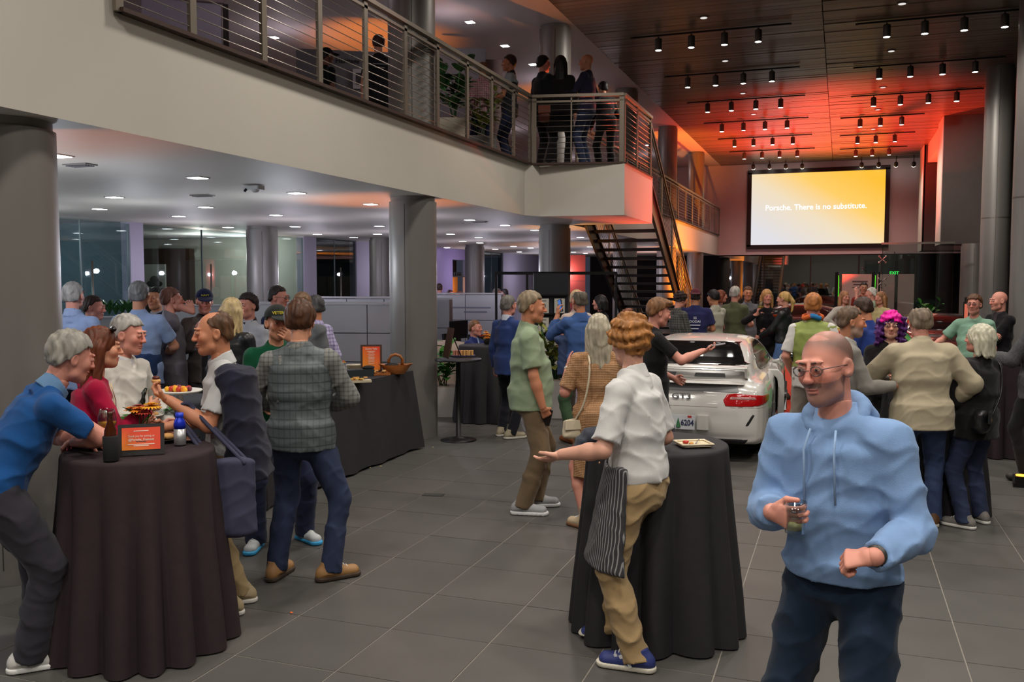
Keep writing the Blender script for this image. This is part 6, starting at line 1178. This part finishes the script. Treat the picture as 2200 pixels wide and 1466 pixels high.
person('navy_cap', 438, 9.9, 176, 1.84, 'man in a navy cap and grey jacket holding up a dark camera', ('jacket', (88, 80, 78), dict(open=.05, inner=(50, 48, 50))), ('trousers', (60, 58, 60)), ('short', (80, 70, 64)), 'rosy', 1, rh=(.08, .26, 1.38), lh=(-.1, .26, 1.36), rd=(-.5, .2, .8), ld=(.5, .2, .8), head=(0, 10, 0), cap=((24, 30, 66), ('NAVY', (196, 190, 40))))
person('leather_blonde', 498, 8.1, 38, 1.78, 'blonde woman in a black leather jacket seen from behind beside the cap man', ('jacket', mat('black_leather', (30, 31, 34), .35, spec=.5, bump=.4, bs=60), dict(th=.024)), ('trousers', BLK_), ('long', (176, 154, 112), .0, .2), 'rosy', 1, fem=True, rh=(.1, .3, 1.1))
person('white_blouse', 532, 9.2, -140, 1.80, 'dark-haired guest in a white shirt with dark trim facing the blonde woman', ('shirt', (180, 182, 190), dict(collar=(60, 50, 54))), ('trousers', BLK_), ('short', (38, 28, 26), .012), 'rosy', 1, rh=(.14, .26, 1.1))
person('navy_suit', 594, 10.1, 118, 1.88, 'dark-haired man in glasses and a navy jacket near the office glass', ('jacket', (32, 40, 72), dict(open=.05, inner=(60, 66, 90))), ('trousers', (30, 36, 60)), ('short', (44, 36, 34)), 'rosy', 1, glasses=(30, 26, 26), head=(0, 6, 0))
person('grey_blazer', 648, 8.8, -152, 1.82, 'man with glasses in a grey blazer behind the quilted vest', ('jacket', (92, 94, 98), dict(open=.05, inner=(150, 150, 156))), ('trousers', (56, 56, 62)), ('short', (110, 84, 62)), 'rosy', 1, glasses=(40, 30, 26))
person('lilac_plaid', 676, 9.5, -50, 1.78, 'man with cropped grey hair in a lilac checked shirt', ('shirt', pattern('lilac_check', (176, 170, 200), (116, 104, 150), 'plaid', 8.), dict(hem=.86)), ('trousers', (60, 62, 72)), ('short', (66, 66, 66)), 'tan', 1, rh=(.2, .05, .9))
# ---- centre
person('seated_blue', 1020, 13.9, 120, 1.76, 'seated man in a bright blue suit at the flower table', ('jacket', (30, 42, 96), dict(open=.05, inner=(150, 170, 210))), ('trousers', (28, 38, 80)), ('short', (120, 84, 58)), 'rosy', 2, seated=True, lf=(-.12, .42, 0), rf=(.12, .42, 0), rh=(.12, .4, .98), lh=(-.1, .42, .98))
person('navy_blazer', 1092, 11.1, 42, 1.75, 'grey-haired man in a navy blazer behind the man in the sage shirt', ('jacket', (44, 62, 112), dict(collar=(190, 196, 210))), ('trousers', (26, 26, 34)), ('short', (104, 100, 94), .006), 'rosy', 1, rh=(.14, .2, 1.0), shoes=(150, 140, 116), sole=(190, 186, 176), lf=(-.11, .0, -10), rf=(.12, -.08, 25))
person('sage_shirt', 1138, 7.5, 86, 1.845, 'older man with slicked grey hair in a sage green shirt and brown trousers', ('polo', (138, 154, 126), dict(collar=(142, 158, 130), th=.034, hem=.82, fold=1.3, sl=.8)), ('trousers', (112, 94, 72), dict(w=1.14, cuff=1.1)), ('short', (128, 112, 90), .004), 'tan', 1, belly=.05, rh=(.23, .09, .84), rp=(.5, -1, -.2), rd=(-.3, .4, -.8), lh=(-.2, .1, .85), curl=(.5, .9), lf=(-.13, .06, 0), rf=(.12, -.06, 12), shoes=(150, 150, 152), sole=(220, 220, 222), head=(2, 4, 0), extra=both(add_watch('L'),))
BS = person('blue_shirt', 1246, 10.7, -28, 1.82, 'balding man in a blue shirt holding up a phone beside the rack', ('shirt', (62, 90, 142), dict(th=.026, hem=.86, fold=1.3)), ('trousers', (62, 86, 60)), ('thincrown', (88, 80, 68)), 'tan', 1, w=1.06, lh=(-.17, .22, 1.46), ld=(.1, .2, 1), lp=(-.4, .1, -1), rh=(.0, .3, 1.12), rp=(1, -.4, -.3), shoes=(130, 74, 36))
person('blond_facing', 1240, 12.5, 150, 1.80, 'fair-haired man half hidden behind the balding man with the phone', ('polo', (190, 170, 160)), ('trousers', (80, 70, 60)), ('short', (196, 170, 130), .006), 'rosy', 1)
person('knit_dress', 1286, 7.0, -10, 1.67, 'woman with long silver blonde hair in a tan knitted dress and heeled boots', ('dress', pattern('tan_knit', (184, 140, 100), (150, 108, 74), 'knit', 24.), dict(hem=.42, th=.014, sl=.86)), ('none', (0, 0, 0)), ('long', (168, 158, 138), .006, .30), 'rosy', 0, fem=True, w=1.08, lh=(-.22, .17, 1.30), lp=(-.35, -.2, -1), ld=(.1, .35, .9), rh=(.12, .3, 1.2), curl=(.15, .4), lf=(-.11, -.06, -35), rf=(.08, .06, 0), shoes=(186, 166, 136), sole=(120, 84, 56), extra=both(add_boots((186, 166, 136)), add_watch('L', (216, 206, 196))))
WT = person('waiter', 1378, 4.5, -64, 1.745, 'red-haired waiter in a white shirt and striped apron reaching out a hand', ('polo', (206, 205, 203), dict(collar=(206, 205, 203), th=.034, hem=.9, fold=1.5, sl=.86, v=.0)), ('trousers', (164, 138, 100), dict(w=1.14, cuff=1.1, belt=(92, 50, 34))), ('curly', (150, 100, 52), .02), 'fair', 0, lean=(6, 0, 0), head=(36, 4, 0),
       lh=(-.25, .31, 1.065), lp=(-.35, -1., -.5), ld=(-.02, .95, -.42), ln=(.35, .35, .8), rh=(.2, .2, 1.0), curl=(.16, .5), lf=(-.12, -.05, -14), rf=(.10, .20, -2, .02, .18), shoes=(44, 54, 112), sole=(206, 200, 184),
       extra=both(add_apron(pattern('striped_apron', (50, 48, 52), (140, 138, 138), 'stripe', 24., .85, -PI/4)), lambda k: [MB().add(np.array(MB().box((0, 0, 0), (.004, .016, .062)).v) @ rx(-.5).T, MB().box((0, 0, 0), (1, 1, 1)).f, rzm(math.radians(14)), (np.array([k['leg'][0][3][0]-.052, k['leg'][0][3][1]+.02+.028*i, .052]))*k['s']).build('shoe_stripe', mat('white_stripe', (220, 220, 222), .6), k['root']) for i in range(3)]))
BY = person('phone_boy', 1408, 8.4, 76, 1.77, 'brown-haired young man in black reaching out with a phone over the car', ('tee', BLK_), ('trousers', (40, 40, 46)), ('part', (112, 76, 46), .012), 'rosy', 1, rh=(.16, .40, 1.27), rd=(.1, .95, .15), rn=(-.2, -.1, 1), lh=(-.1, .2, 1.0), head=(0, 14, 0))
person('auburn_curls', 1350, 9.2, 165, 1.62, 'woman with auburn curls peeking over the waiter', ('tee', BLK_), ('trousers', BLK_), ('curly', (104, 54, 30), .01), 'rosy', 1, fem=True)
person('curly_dark', 1458, 14.8, 55, 1.75, 'dark curly-haired youth in a dark checked shirt looking down at his hands', ('shirt', pattern('dark_check', (58, 60, 58), (104, 100, 94), 'plaid', 8.), dict(hem=.85, open=.06, inner=(150, 146, 140))), ('trousers', (40, 40, 44)), ('curly', (40, 26, 22), .006), 'rosy', 2, rh=(.1, .32, 1.1), lh=(-.1, .34, 1.12), head=(0, 18, 0))
person('navy_tee', 1495, 14.75, 2, 1.80, 'man seen from behind in a navy t-shirt with a white back print', ('tee', (40, 42, 84), dict(th=.03)), ('trousers', BLK_), ('short', (40, 26, 26)), 'tan', 2, w=1.1, cap=((84, 34, 44), None, -1), rh=(.2, .28, 1.1), lh=(-.2, .28, 1.1), extra=add_print([('55', .05), ('DODAI', .17), (None, .17), (None, .12)], mat('white_print', (200, 200, 210), .7), True, .36, .055, .055))
person('beige_shirt', 1536, 15.2, -48, 1.78, 'black-haired man in a pale beige shirt standing next to the navy t-shirt', ('shirt', (172, 168, 152), dict(hem=.84, th=.024)), ('trousers', (70, 68, 66)), ('short', (28, 24, 26), .012), 'olive', 2, rh=(.1, .32, 1.1), lh=(-.1, .34, 1.1), head=(0, 14, 0))
person('red_hair_far', 1549, 17.2, 70, 1.76, 'woman with shoulder length red hair behind the beige shirt', ('tee', (120, 104, 100)), ('trousers', BLK_), ('bob', (122, 62, 40), .0, .1), 'rosy', 2, fem=True)
person('olive_tee', 1580, 15.5, 28, 1.84, 'white-haired man in an olive t-shirt with his back turned', ('tee', (86, 90, 66), dict(th=.03)), ('trousers', (44, 42, 40)), ('short', (176, 170, 162)), 'rosy', 2, belly=.03, rh=(.14, .34, 1.12))
GP = person('grey_polo', 1607, 16.4, 172, 1.83, 'smiling tanned man in a grey polo holding a glass', ('polo', (112, 110, 116), dict(collar=(116, 114, 120))), ('trousers', (52, 36, 36)), ('short', (96, 62, 42)), 'tan', 2, rh=(.08, .28, 1.2), lh=(-.2, .1, .9))
BW = person('blonde_black', 1648, 14.9, 166, 1.79, 'smiling blonde woman dressed in black with a wine glass in each hand', ('sweater', (22, 20, 24), dict(th=.012)), ('trousers', (34, 32, 34)), ('long', (178, 130, 80), .004, .17), 'rosy', 2, fem=True, rh=(.2, .24, 1.36), lh=(-.12, .28, 1.22), rd=(0, .3, .9), ld=(0, .3, .9))
person('ponytail', 1686, 14.5, -72, 1.76, 'blonde woman with a ponytail in a black jacket and blue jeans', ('jacket', mat('black_leather', (30, 31, 34), .35, spec=.5, bump=.4, bs=60), dict(th=.024, hem=.92)), ('trousers', JEANSL), ('pony', (190, 150, 92), .0, .16), 'rosy', 2, fem=True, lh=(-.1, .36, 1.02), rh=(.1, .3, 1.1))
person('lime_vest', 1748, 9.4, 4, 1.80, 'red-blond man seen from behind with a lime jacket over a white t-shirt', ('tee', (206, 202, 198), dict(th=.026, sl=.85)), ('trousers', (160, 150, 140), dict(w=1.15)), ('short', (166, 104, 56), .006), 'rosy', 1, w=1.0, rh=(.22, .14, .95), lh=(-.22, .14, .95),
       extra=both(add_vest(mat('lime_nylon', (138, 150, 76), .6, var=.1, vs=12), .044, 1.0), lambda k: [MB().tube([k['N']*k['s']+(k['X']*(.085*math.cos(a))+k['Y']*(.08*math.sin(a))+k['up']*(.045+.012*math.sin(3*a)))*k['s'] for a in np.linspace(r0, r1, 9)], .026*k['s'], 8).build('scarf', m_, k['root'], True) for r0, r1, m_ in ((-.3, 3.4, mat('scarf_orange', (206, 96, 40), .8)), (3.3, 4.6, mat('scarf_orange', (206, 96, 40), .8)), (4.5, 5.7, mat('scarf_blue', (40, 120, 180), .8)))]))
person('white_top', 1815, 17., 148, 1.74, 'red-blonde woman in a loose white top with hands on hips', ('sweater', (190, 180, 172), dict(th=.034)), ('trousers', BLK_), ('long', (170, 116, 84), .0, .24), 'rosy', 2, fem=True, rh=(.17, .08, 1.04), lh=(-.17, .08, 1.04), rp=(1, -.1, .0), lp=(-1, -.1, .0))
person('pointing', 1873, 18., -88, 1.80, 'white-haired man in a pale mint polo raising one finger', ('polo', (172, 184, 158)), ('trousers', (110, 104, 96)), ('short', (196, 190, 182)), 'rosy', 2, lh=(-.2, .26, 1.62), lp=(-.5, .2, -1), ld=(0, .1, 1), curl=(.3, .5))
person('red_tee_far', 1856, 20.5, 175, 1.90, 'dark-haired man in a brick red t-shirt beyond the pointing man', ('tee', (138, 46, 36)), ('trousers', (50, 46, 46)), ('short', (40, 30, 28)), 'mid', 2)
person('beige_top', 1893, 16.4, -140, 1.74, 'woman with long light brown hair in a pale yellow top', ('sweater', (176, 160, 116)), ('trousers', (80, 70, 60)), ('long', (150, 104, 72), .0, .25), 'rosy', 2, fem=True)
person('royal_shirt', 1892, 9.5, -58, 1.78, 'dark-haired man in a royal blue shirt bending towards the green car', ('shirt', (38, 58, 124), dict(hem=.86)), ('trousers', (40, 40, 60)), ('short', (62, 44, 36), .006), 'tan', 2, lean=(16, 0, 0), lh=(-.15, .42, 1.1), rh=(.12, .42, 1.1), head=(0, 12, 0))
BM = person('grey_beard', 1826, 7.1, 76, 1.73, 'bearded man with short grey brown hair in a grey pullover', ('sweater', (132, 128, 122), dict(collar=(186, 184, 180), th=.022)), ('trousers', (36, 36, 40)), ('side', (92, 72, 56)), 'tan', 1, beard=(150, 146, 140), rh=(.1, .34, 1.13), lh=(-.12, .36, 1.14), rd=(-.6, .6, .3), head=(4, 4, 0))
person('purple_hair', 1917, 7.9, 178, 1.65, 'woman with magenta and purple hair and dark glasses in a black jacket', ('jacket', (24, 23, 24), dict(open=.065, inner=(198, 160, 142))), ('trousers', BLK_), ('bigcurl', (82, 40, 104), .012, .2, (226, 16, 150)), 'fair', 0, fem=True, glasses=(26, 30, 28), lips=(150, 30, 50), lh=(-.12, .3, 1.1), rh=(.12, .3, 1.1))
person('beige_jacket', 1988, 6.95, -14, 1.73, 'balding grey-haired man seen from behind in a beige jacket and jeans', ('jacket', (172, 160, 136), dict(th=.044, hem=.80, fold=.75, collar=(176, 164, 140), flare=.02)), ('trousers', JEANS, dict(w=1.12)), ('thincrown', (122, 106, 90), .006), 'rosy', 0, w=1.14, lean=(8, 0, 0), lh=(-.2, .38, 1.14), lp=(-1, -.3, -.5), rh=(.25, .16, .98), rp=(1, -.6, -.3), lf=(-.1, .0, -4), rf=(.14, .12, 10), shoes=(96, 66, 40), sole=(200, 196, 186), head=(0, 8, 0))
WW = person('white_bob', 2108, 7.05, -58, 1.58, 'woman with a straight white bob in a black sweater and dark jeans', ('sweater', (28, 27, 28), dict(th=.036, hem=.78)), ('trousers', JEANSD, dict(w=1.15)), ('bob', (186, 182, 162), .016, .12), 'rosy', 0, fem=True, w=1.16, lh=(-.12, .32, 1.15), rh=(.1, .3, 1.1), lf=(-.16, -.02, -12), rf=(.14, .02, 16), shoes=(112, 108, 104), sole=(214, 212, 206), head=(-8, -6, 0))
HM = person('hoodie', 1822, 3.02, -158, 1.775, 'bearded man with cropped hair and glasses striding in a light blue hoodie', ('sweater', (120, 150, 192), dict(th=.036, hem=.93, fold=1.5)), ('trousers', (26, 40, 58), dict(w=1.16)), ('buzz', (84, 72, 66)), 'rosy', 0, w=1.02, belly=.015, head=(10, 6, 3), lean=(5, 2, 0), beard=(96, 88, 84), glasses=(110, 84, 80),
       rh=(.12, .27, 1.16), rp=(.55, -.8, -.6), rd=(-.85, .45, .0), rn=(-.4, -.8, .1), lh=(-.22, .30, 1.09), lp=(-.3, -1, -.5), ld=(.9, .25, -.2), ln=(.1, -.5, -.9), curl=(.95, .6), lf=(-.17, .12, -8), rf=(.15, -.06, 10), extra=both(add_hood(clothm((120, 150, 192))), add_watch('L')))
person('mint_tee', 2095, 11.2, -165, 1.76, 'man in glasses and a mint t-shirt resting an arm on the planter', ('tee', (128, 164, 142), dict(th=.03)), ('shorts', (150, 132, 100)), ('short', (92, 62, 44), .008), 'rosy', 1, belly=.03, glasses=(50, 40, 36), rh=(.36, .26, 1.14), rd=(.6, .7, -.2), rp=(.6, -.5, -.6))
person('arms_crossed', 2150, 11.7, -128, 1.80, 'bald man in black with folded arms beside the tall column', ('jacket', (24, 22, 26), dict(open=.04, inner=(60, 50, 54))), ('trousers', (28, 28, 36)), ('bald', (120, 100, 90)), 'rosy', 1, rh=(-.12, .2, 1.19), lh=(.12, .22, 1.16), rp=(1, .1, -.6), lp=(-1, .1, -.6), rd=(-1, .1, .1), ld=(1, .1, 0), head=(6, 4, 0))
TW = person('tweed', 2238, 8.6, -62, 1.80, 'guest in a grey tweed jacket cut off by the right edge of the frame', ('jacket', mat('tweed', (74, 74, 76), .9, var=.4, vs=90), dict(th=.034)), ('trousers', BLK_), ('short', (90, 84, 80)), 'rosy', 1, lh=(-.16, .36, 1.16), rh=(.1, .3, 1.1), ld=(.1, .9, .2))
# ---- upper floor
U = dict(z0=ZT, res=2)
person('up_cap', 708, 14.3, 62, 1.79, 'bearded man in a black cap and t-shirt behind the mezzanine railing', ('tee', (22, 26, 32)), ('trousers', (30, 30, 36)), ('short', (30, 26, 26)), 'dark', beard=(30, 24, 22), cap=((16, 16, 18), None), rh=(.15, .2, 1.0), **U)
person('up_black_tee', 818, 13.5, -6, 1.77, 'man seen from behind in a black printed t-shirt on the mezzanine', ('tee', (24, 25, 28)), ('trousers', (26, 26, 30)), ('short', (58, 36, 26), .01), 'mid', extra=add_print([(None, .2), (None, .14)], mat('dim_print', (120, 120, 122), .7), True, .38, .05, .045), **U)
person('up_pink_plaid', 1038, 14.7, -12, 1.68, 'man in a pink checked shirt beside the upper floor plants', ('shirt', pattern('pink_check', (150, 96, 110), (196, 170, 176), 'plaid', 9.), dict(hem=.85)), ('trousers', (40, 48, 76)), ('thincrown', (110, 76, 56)), 'tan', rh=(.1, .3, 1.1), **U)
person('up_paper', 1095, 14.9, -82, 1.83, 'dark-haired man in a grey and black polo holding a white sheet', ('polo', (40, 42, 48), dict(collar=(40, 40, 44))), ('trousers', (34, 40, 66)), ('short', (44, 30, 24), .008), 'tan', lh=(-.1, .3, 1.0), rh=(.1, .34, 1.04), extra=lambda k: mk('shoulder_yoke', *(lambda G: (k['torso'](G, .026, .95), G.cut(k['t'](0, 0, .38), -k['up']), [G.rc(a[1], a[1]+(a[2]-a[1])*.5, .062, .062, .02) for a in k['arms']], G.cut(k['N']+k['up']*.0, k['up']+k['Y']*.4), (lambda q: (q[0]*k['s'], q[1]))(G.nets()))[-1])(Field(k['lo'], k['hi'], .019)), clothm((150, 160, 166)), k['root'], True), **U)
person('up_dark_youth', 1166, 15.0, 55, 1.84, 'black-haired youth in a black jacket on the balcony block', ('jacket', (22, 24, 28)), ('trousers', (24, 22, 24)), ('short', (20, 18, 20), .012), 'rosy', rh=(.1, .25, 1.1), **U)
person('up_long_hair', 1203, 14.85, 8, 1.80, 'woman with very long black hair in a long black coat on the balcony', ('jacket', (20, 19, 21), dict(hem=.6)), ('trousers', (18, 18, 20)), ('long', (16, 14, 16), .012, .42), 'mid', fem=True, w=1.05, **U)
UB = person('up_bald', 1258, 14.95, -72, 1.86, 'bald man in a navy sweater and jeans holding a glass on the balcony', ('sweater', (40, 36, 60)), ('trousers', JEANSD), ('bald', (120, 90, 80)), 'mid', lh=(-.12, .32, 1.28), rh=(.15, .1, .95), **U)
person('up_bending', 1300, 15.5, -25, 1.66, 'person in black leaning over behind the balcony railing', ('jacket', (20, 20, 24)), ('trousers', (18, 18, 22)), ('short', (24, 20, 20), .01), 'mid', lean=(28, 6, 0), rh=(.2, .3, .9), **U)
# ---- far left background behind the reception partition
for k_, px, d, hh_, aa_, tc, hc, lb in (('bar_dark', 944, 25.0, 1.86, 10, (52, 58, 74), (60, 40, 36), 'guest in dark blue standing at the amber lit niche'), ('bar_red', 967, 23.5, 1.70, 140, (90, 70, 64), (70, 34, 26), 'auburn-haired guest behind the reception partition'), ('bar_brown', 986, 23.8, 1.66, -120, (100, 92, 96), (92, 52, 38), 'brown-haired guest facing left behind the reception partition'),
                                    ('grey_far', 1068, 21.5, 1.76, 95, (84, 74, 72), (150, 140, 134), 'white-haired man in a brown grey shirt behind the black frame'), ('violet_far', 1084, 24.0, 1.72, -60, (70, 64, 150), (40, 32, 34), 'guest in a violet blue top behind the black frame')):
    person(k_, px, d, aa_, hh_, lb, ('sweater', tc), ('trousers', (50, 46, 50)), ('short', hc), 'rosy', 2)
person('stair_dark', 1290, 13.8, -70, 1.72, 'dark-haired person in black near the foot of the stair', ('jacket', (22, 22, 26)), ('trousers', (20, 20, 24)), ('bob', (22, 20, 22), .0, .1), 'rosy', 2, fem=True, lh=(-.1, .3, 1.1))
mq = person('mannequin', 1128, 17.0, 175, 1.72, 'white shop mannequin in a pale lilac shirt', ('shirt', (176, 170, 196), dict(hem=.84)), ('trousers', (60, 58, 66)), ('bald', (180, 180, 184)), (200, 198, 206), 2); mq['root'].name = 'mannequin'; mq['root']['category'] = 'mannequin'
# ================================================================ THINGS HELD OR WORN LOOSE
def grip(k, side): return PEOPLE[k]['grip'][side]
def place(o, p, axis=None):
    o.location = tuple(p)
    if axis is not None: o.rotation_euler = Vector(axis).to_track_quat('Z', 'Y').to_euler()
    return o
def phone(k, side, label, col=(20, 20, 22), scr=None, off=.0):
    p, hv, nv, sdv = grip(k, side); t_ = thing('phone', label, 'phone'); MB().box((0, 0, 0), (.074, .012, .15), None).build('phone_body', mat('phone_case', col, .4), t_); MB().box((0, -.0065, 0), (.066, .002, .138)).build('phone_screen', mat('phone_screen', (14, 14, 18), .1) if not scr else emat('phone_lit', scr, .6), t_)
    t_.location = tuple(np.array(p)+hv*off+nv*.005); M_ = np.stack([sdv, -nv, hv], 1); t_.rotation_euler = Matrix(M_.tolist()).to_euler(); return t_
phone('blue_shirt', 'L', 'black phone with a lit blue screen held up by the balding man', scr=(70, 120, 200), off=.03)
phone('phone_boy', 'R', 'pale phone held out over the white car', (176, 170, 180), None, .05); phone('tweed', 'L', 'blue phone at the right edge of the frame', (50, 70, 150), (60, 90, 190), .02)
p_, hv, nv, sdv = grip('navy_cap', 'R'); t_ = thing('camera', 'small black camera held by the man in the navy cap', 'camera', tuple((np.array(p_)+np.array(grip('navy_cap', 'L')[0]))/2)); MB().box((0, 0, 0), (.13, .05, .085), None, .015).build('camera_body', BLACKM, t_); MB().cyl((0, -.02, 0), (0, -.09, 0), .035).build('lens', BLACKM, t_, True)
def hold_glass(k, side, name, label, drink, kk=1.): 
    p, hv, nv, sdv = grip(k, side); g_ = wineglass(name, (0, 0, 0), label, drink, kk); g_.location = tuple(np.array(p)+nv*.012-np.array([0, 0, .085*kk])); return g_
hold_glass('blonde_black', 'R', 'wine_glass', 'glass of pale wine raised by the blonde woman in black', (214, 170, 70), 1.15); hold_glass('blonde_black', 'L', 'spritz_glass', 'bright orange drink in the other hand of the blonde woman', (236, 84, 20), 1.3)
hold_glass('grey_polo', 'R', 'wine_glass', 'glass of amber wine held by the man in the grey polo', (190, 120, 50), 1.); hold_glass('up_bald', 'L', 'wine_glass', 'glass of red wine held on the balcony', (120, 20, 30), 1.)
p_, hv, nv, sdv = grip('hoodie', 'R'); t_ = thing('tumbler', 'clear tumbler with a lemon slice held by the man in the hoodie', 'glass', tuple(np.array(p_)-nv*.005+np.array([0, 0, -.05]))); MB().lathe([(.030, 0), (.036, .1), (.034, .1), (.028, .008), (.002, .008)], 24).build('glass_wall', GLASSM, t_, True); MB().lathe([(.002, .01), (.027, .01), (.029, .035), (.002, .035)], 20).build('drink', mat('lemon_drink', (206, 200, 140), .2), t_, True); MB().lathe([(.002, .03), (.026, .03), (.026, .038), (.002, .038)], 16).build('lemon_slice', mat('lemon', (214, 204, 120), .5), t_, True)
p_, hv, nv, sdv = grip('white_polo', 'L'); t_ = thing('canape', 'small dark canape in the hand of the man in the white polo', 'food', tuple(np.array(p_)+hv*.025+nv*.02+np.array([0, 0, .012]))); MB().sph((0, 0, 0), (.03, .02, .014), 10, 6).build('base', BREAD, t_, True); MB().sph((0, 0, .016), (.022, .017, .014), 10, 6).build('topping', mat('topping', (84, 30, 26), .4), t_, True)
p_, hv, nv, sdv = grip('grey_beard', 'R'); t_ = thing('cup', 'small white cup held by the bearded man in grey', 'cup', tuple(np.array(p_)+nv*.01-np.array([0, 0, .03]))); MB().lathe([(.025, 0), (.035, .07), (.032, .07), (.022, .006), (.002, .006)], 18).build('cup_wall', WHITEC, t_, True)
p_, hv, nv, sdv = grip('sage_shirt', 'R'); t_ = thing('wallet', 'dark wallet phone half pushed in the pocket of the man in sage', 'wallet', tuple(np.array(p_)+np.array([0, 0, -.02]))); t_.rotation_euler = (.3, .2, .4); MB().box((0, 0, 0), (.08, .018, .14), None).build('cover', mat('wallet', (34, 26, 24), .6), t_); MB().box((0, .0, .0), (.074, .012, .146), None).build('pages', mat('wallet_inner', (70, 60, 54), .6), t_)
p_ = grip('up_paper', 'L')[0]; t_ = thing('paper_sheet', 'white sheet of paper held on the upper floor', 'paper', tuple(np.array(p_)+np.array([0, -.02, -.1])), .4); MB().box((0, 0, 0), (.21, .004, .28), rx(.2)).build('sheet', mat('paper', (200, 196, 204), .7), t_); MB().box((0, -.004, .05), (.15, .002, .02), rx(.2)).build('heading', mat('grey_ink', (110, 108, 112), .7), t_)
def smooth_path(P, n=6):
    P = [np.asarray(p, float) for p in P]; Q = [P[0]]+P+[P[-1]]; out = []
    for i in range(1, len(Q)-2):
        for t in np.arange(n)/n: out.append(.5*(2*Q[i]+(Q[i+1]-Q[i-1])*t+(2*Q[i-1]-5*Q[i]+4*Q[i+1]-Q[i+2])*t*t+(3*Q[i]-Q[i-1]-3*Q[i+1]+Q[i+2])*t**3))
    return out+[P[-1]]
def bag(p, rz, w_, h_, dp, m_, label, straps, flap=None, name='handbag', buckle=None):
    t_ = thing(name, label, 'bag', tuple(p), rz); G = Field((-w_/2-.05, -dp-.05, -.03), (w_/2+.05, dp+.05, h_+.06), .009); G.ec((0, 0, dp*.5), (0, 0, h_-dp*.3), (w_/2, dp*.55), (w_/2*.94, dp*.42), (1, 0, 0), .01, cap=.7); G.band(folds(.006, 12)); v_, f_ = G.nets(); mk('bag_body', v_, f_, m_, t_, True)
    if flap: MB().box((0, -dp*.5, h_*.74), (w_*.9, .02, h_*.42), None).build('flap', flap, t_)
    for st_ in straps: MB().tube(smooth_path(st_), .008, 6).build('strap', m_, t_, True)
    if buckle: MB().box((0, -dp*.56, h_*.6), (.03, .01, .02)).build('clasp', buckle, t_)
    return t_
q = at_d(500, 1160, 4.92); ar = PEOPLE['white_polo']; el = ar['w'](ar['arms'][0][2]*.45+ar['arms'][0][3]*.55)
tbg = bag((q[0], q[1], q[2]), YAW+.1, .26, .45, .10, mat('navy_canvas', (56, 56, 78), .85, var=.08, vs=14, bump=.3, bs=300), 'navy canvas tote bag hanging from the arm of the man in the white polo', [], None, 'tote_bag')
Mi = rzm(-(YAW+.1)); el_l = Mi @ (np.array(el)-np.array([q[0], q[1], q[2]]))
for sx, sy in ((-1, -1), (-1, 1), (1, -1), (1, 1)): pass
for sy in (-.035, .035): MB().tube(smooth_path([(-.08, sy, .42), el_l*.5+np.array([-.075, sy*.9, .2]), el_l+np.array([-.05, sy*.5, .0]), el_l+np.array([.0, sy*.5, .05]), el_l+np.array([.05, sy*.5, .0]), el_l*.5+np.array([.075, sy*.9, .2]), (.08, sy, .42)]), .011, 6).build('strap', mat('navy_strap', (50, 50, 72), .85), tbg, True)
def strap_pts(k, o, q, rz, pts): Mq = rzm(-rz); return [Mq @ (PEOPLE[k]['w'](PEOPLE[k]['t'](*pt))-np.array(q)) for pt in pts]
q = PEOPLE['white_bob']['w'](PEOPLE['white_bob']['t'](-.17, -.15, -.10)); r_ = PEOPLE['white_bob']['rz']+.5
bag(q, r_, .27, .2, .12, mat('bag_leather', (24, 24, 26), .35, bump=.3, bs=60), 'black leather crossbody bag on the hip of the white-haired woman', [strap_pts('white_bob', 0, q, r_, [(-.06, -.17, .05), (.06, -.175, .25), (.16, -.10, .47), (.165, .0, .50), (.12, .13, .36)])], mat('bag_flap', (30, 30, 32), .3), 'handbag', mat('gold', (190, 160, 110), .3, .8))
q = PEOPLE['knit_dress']['w'](PEOPLE['knit_dress']['t'](-.2, -.05, -.2)); r_ = PEOPLE['knit_dress']['rz']+.2
bag(q, r_, .2, .17, .08, mat('cream_leather', (206, 192, 166), .5), 'cream shoulder bag hanging beside the woman in the knitted dress', [strap_pts('knit_dress', 0, q, r_, [(-.2, -.06, -.04), (-.14, -.135, .1), (-.1, -.15, .3), (-.09, -.115, .45), (-.09, .0, .51)])], mat('cream_flap', (212, 198, 172), .5))
q = PEOPLE['up_long_hair']['w'](PEOPLE['up_long_hair']['t'](-.24, -.05, -.22)); bag(q, PEOPLE['up_long_hair']['rz'], .22, .3, .1, mat('brown_leather', (104, 52, 36), .5), 'brown leather bag carried by the woman with long black hair', [[(-.06, 0, .28), (-.05, 0, .5), (.05, 0, .5), (.06, 0, .28)]], mat('brown_flap', (112, 58, 40), .5))
G = Field((-.16, -.14, -.5), (.16, .14, .08), .012); G.rc((-.1, 0, 0), (.1, 0, 0), .05, .05); G.ec((0, -.02, 0), (0, -.02, -.4), (.12, .05), (.13, .05), (1, 0, 0), .04, cap=.3); G.band(folds(.014, 33)); v_, f_ = G.nets(); q = PEOPLE['blue_shirt']['w'](PEOPLE['blue_shirt']['t'](-.2, .02, .26)); jk2 = mk('draped_jacket', v_, f_, clothm((52, 66, 100)), None, True, tuple(q), PEOPLE['blue_shirt']['rz']+.5); tag(jk2, 'slate blue jacket draped over the arm of the balding man', 'jacket')
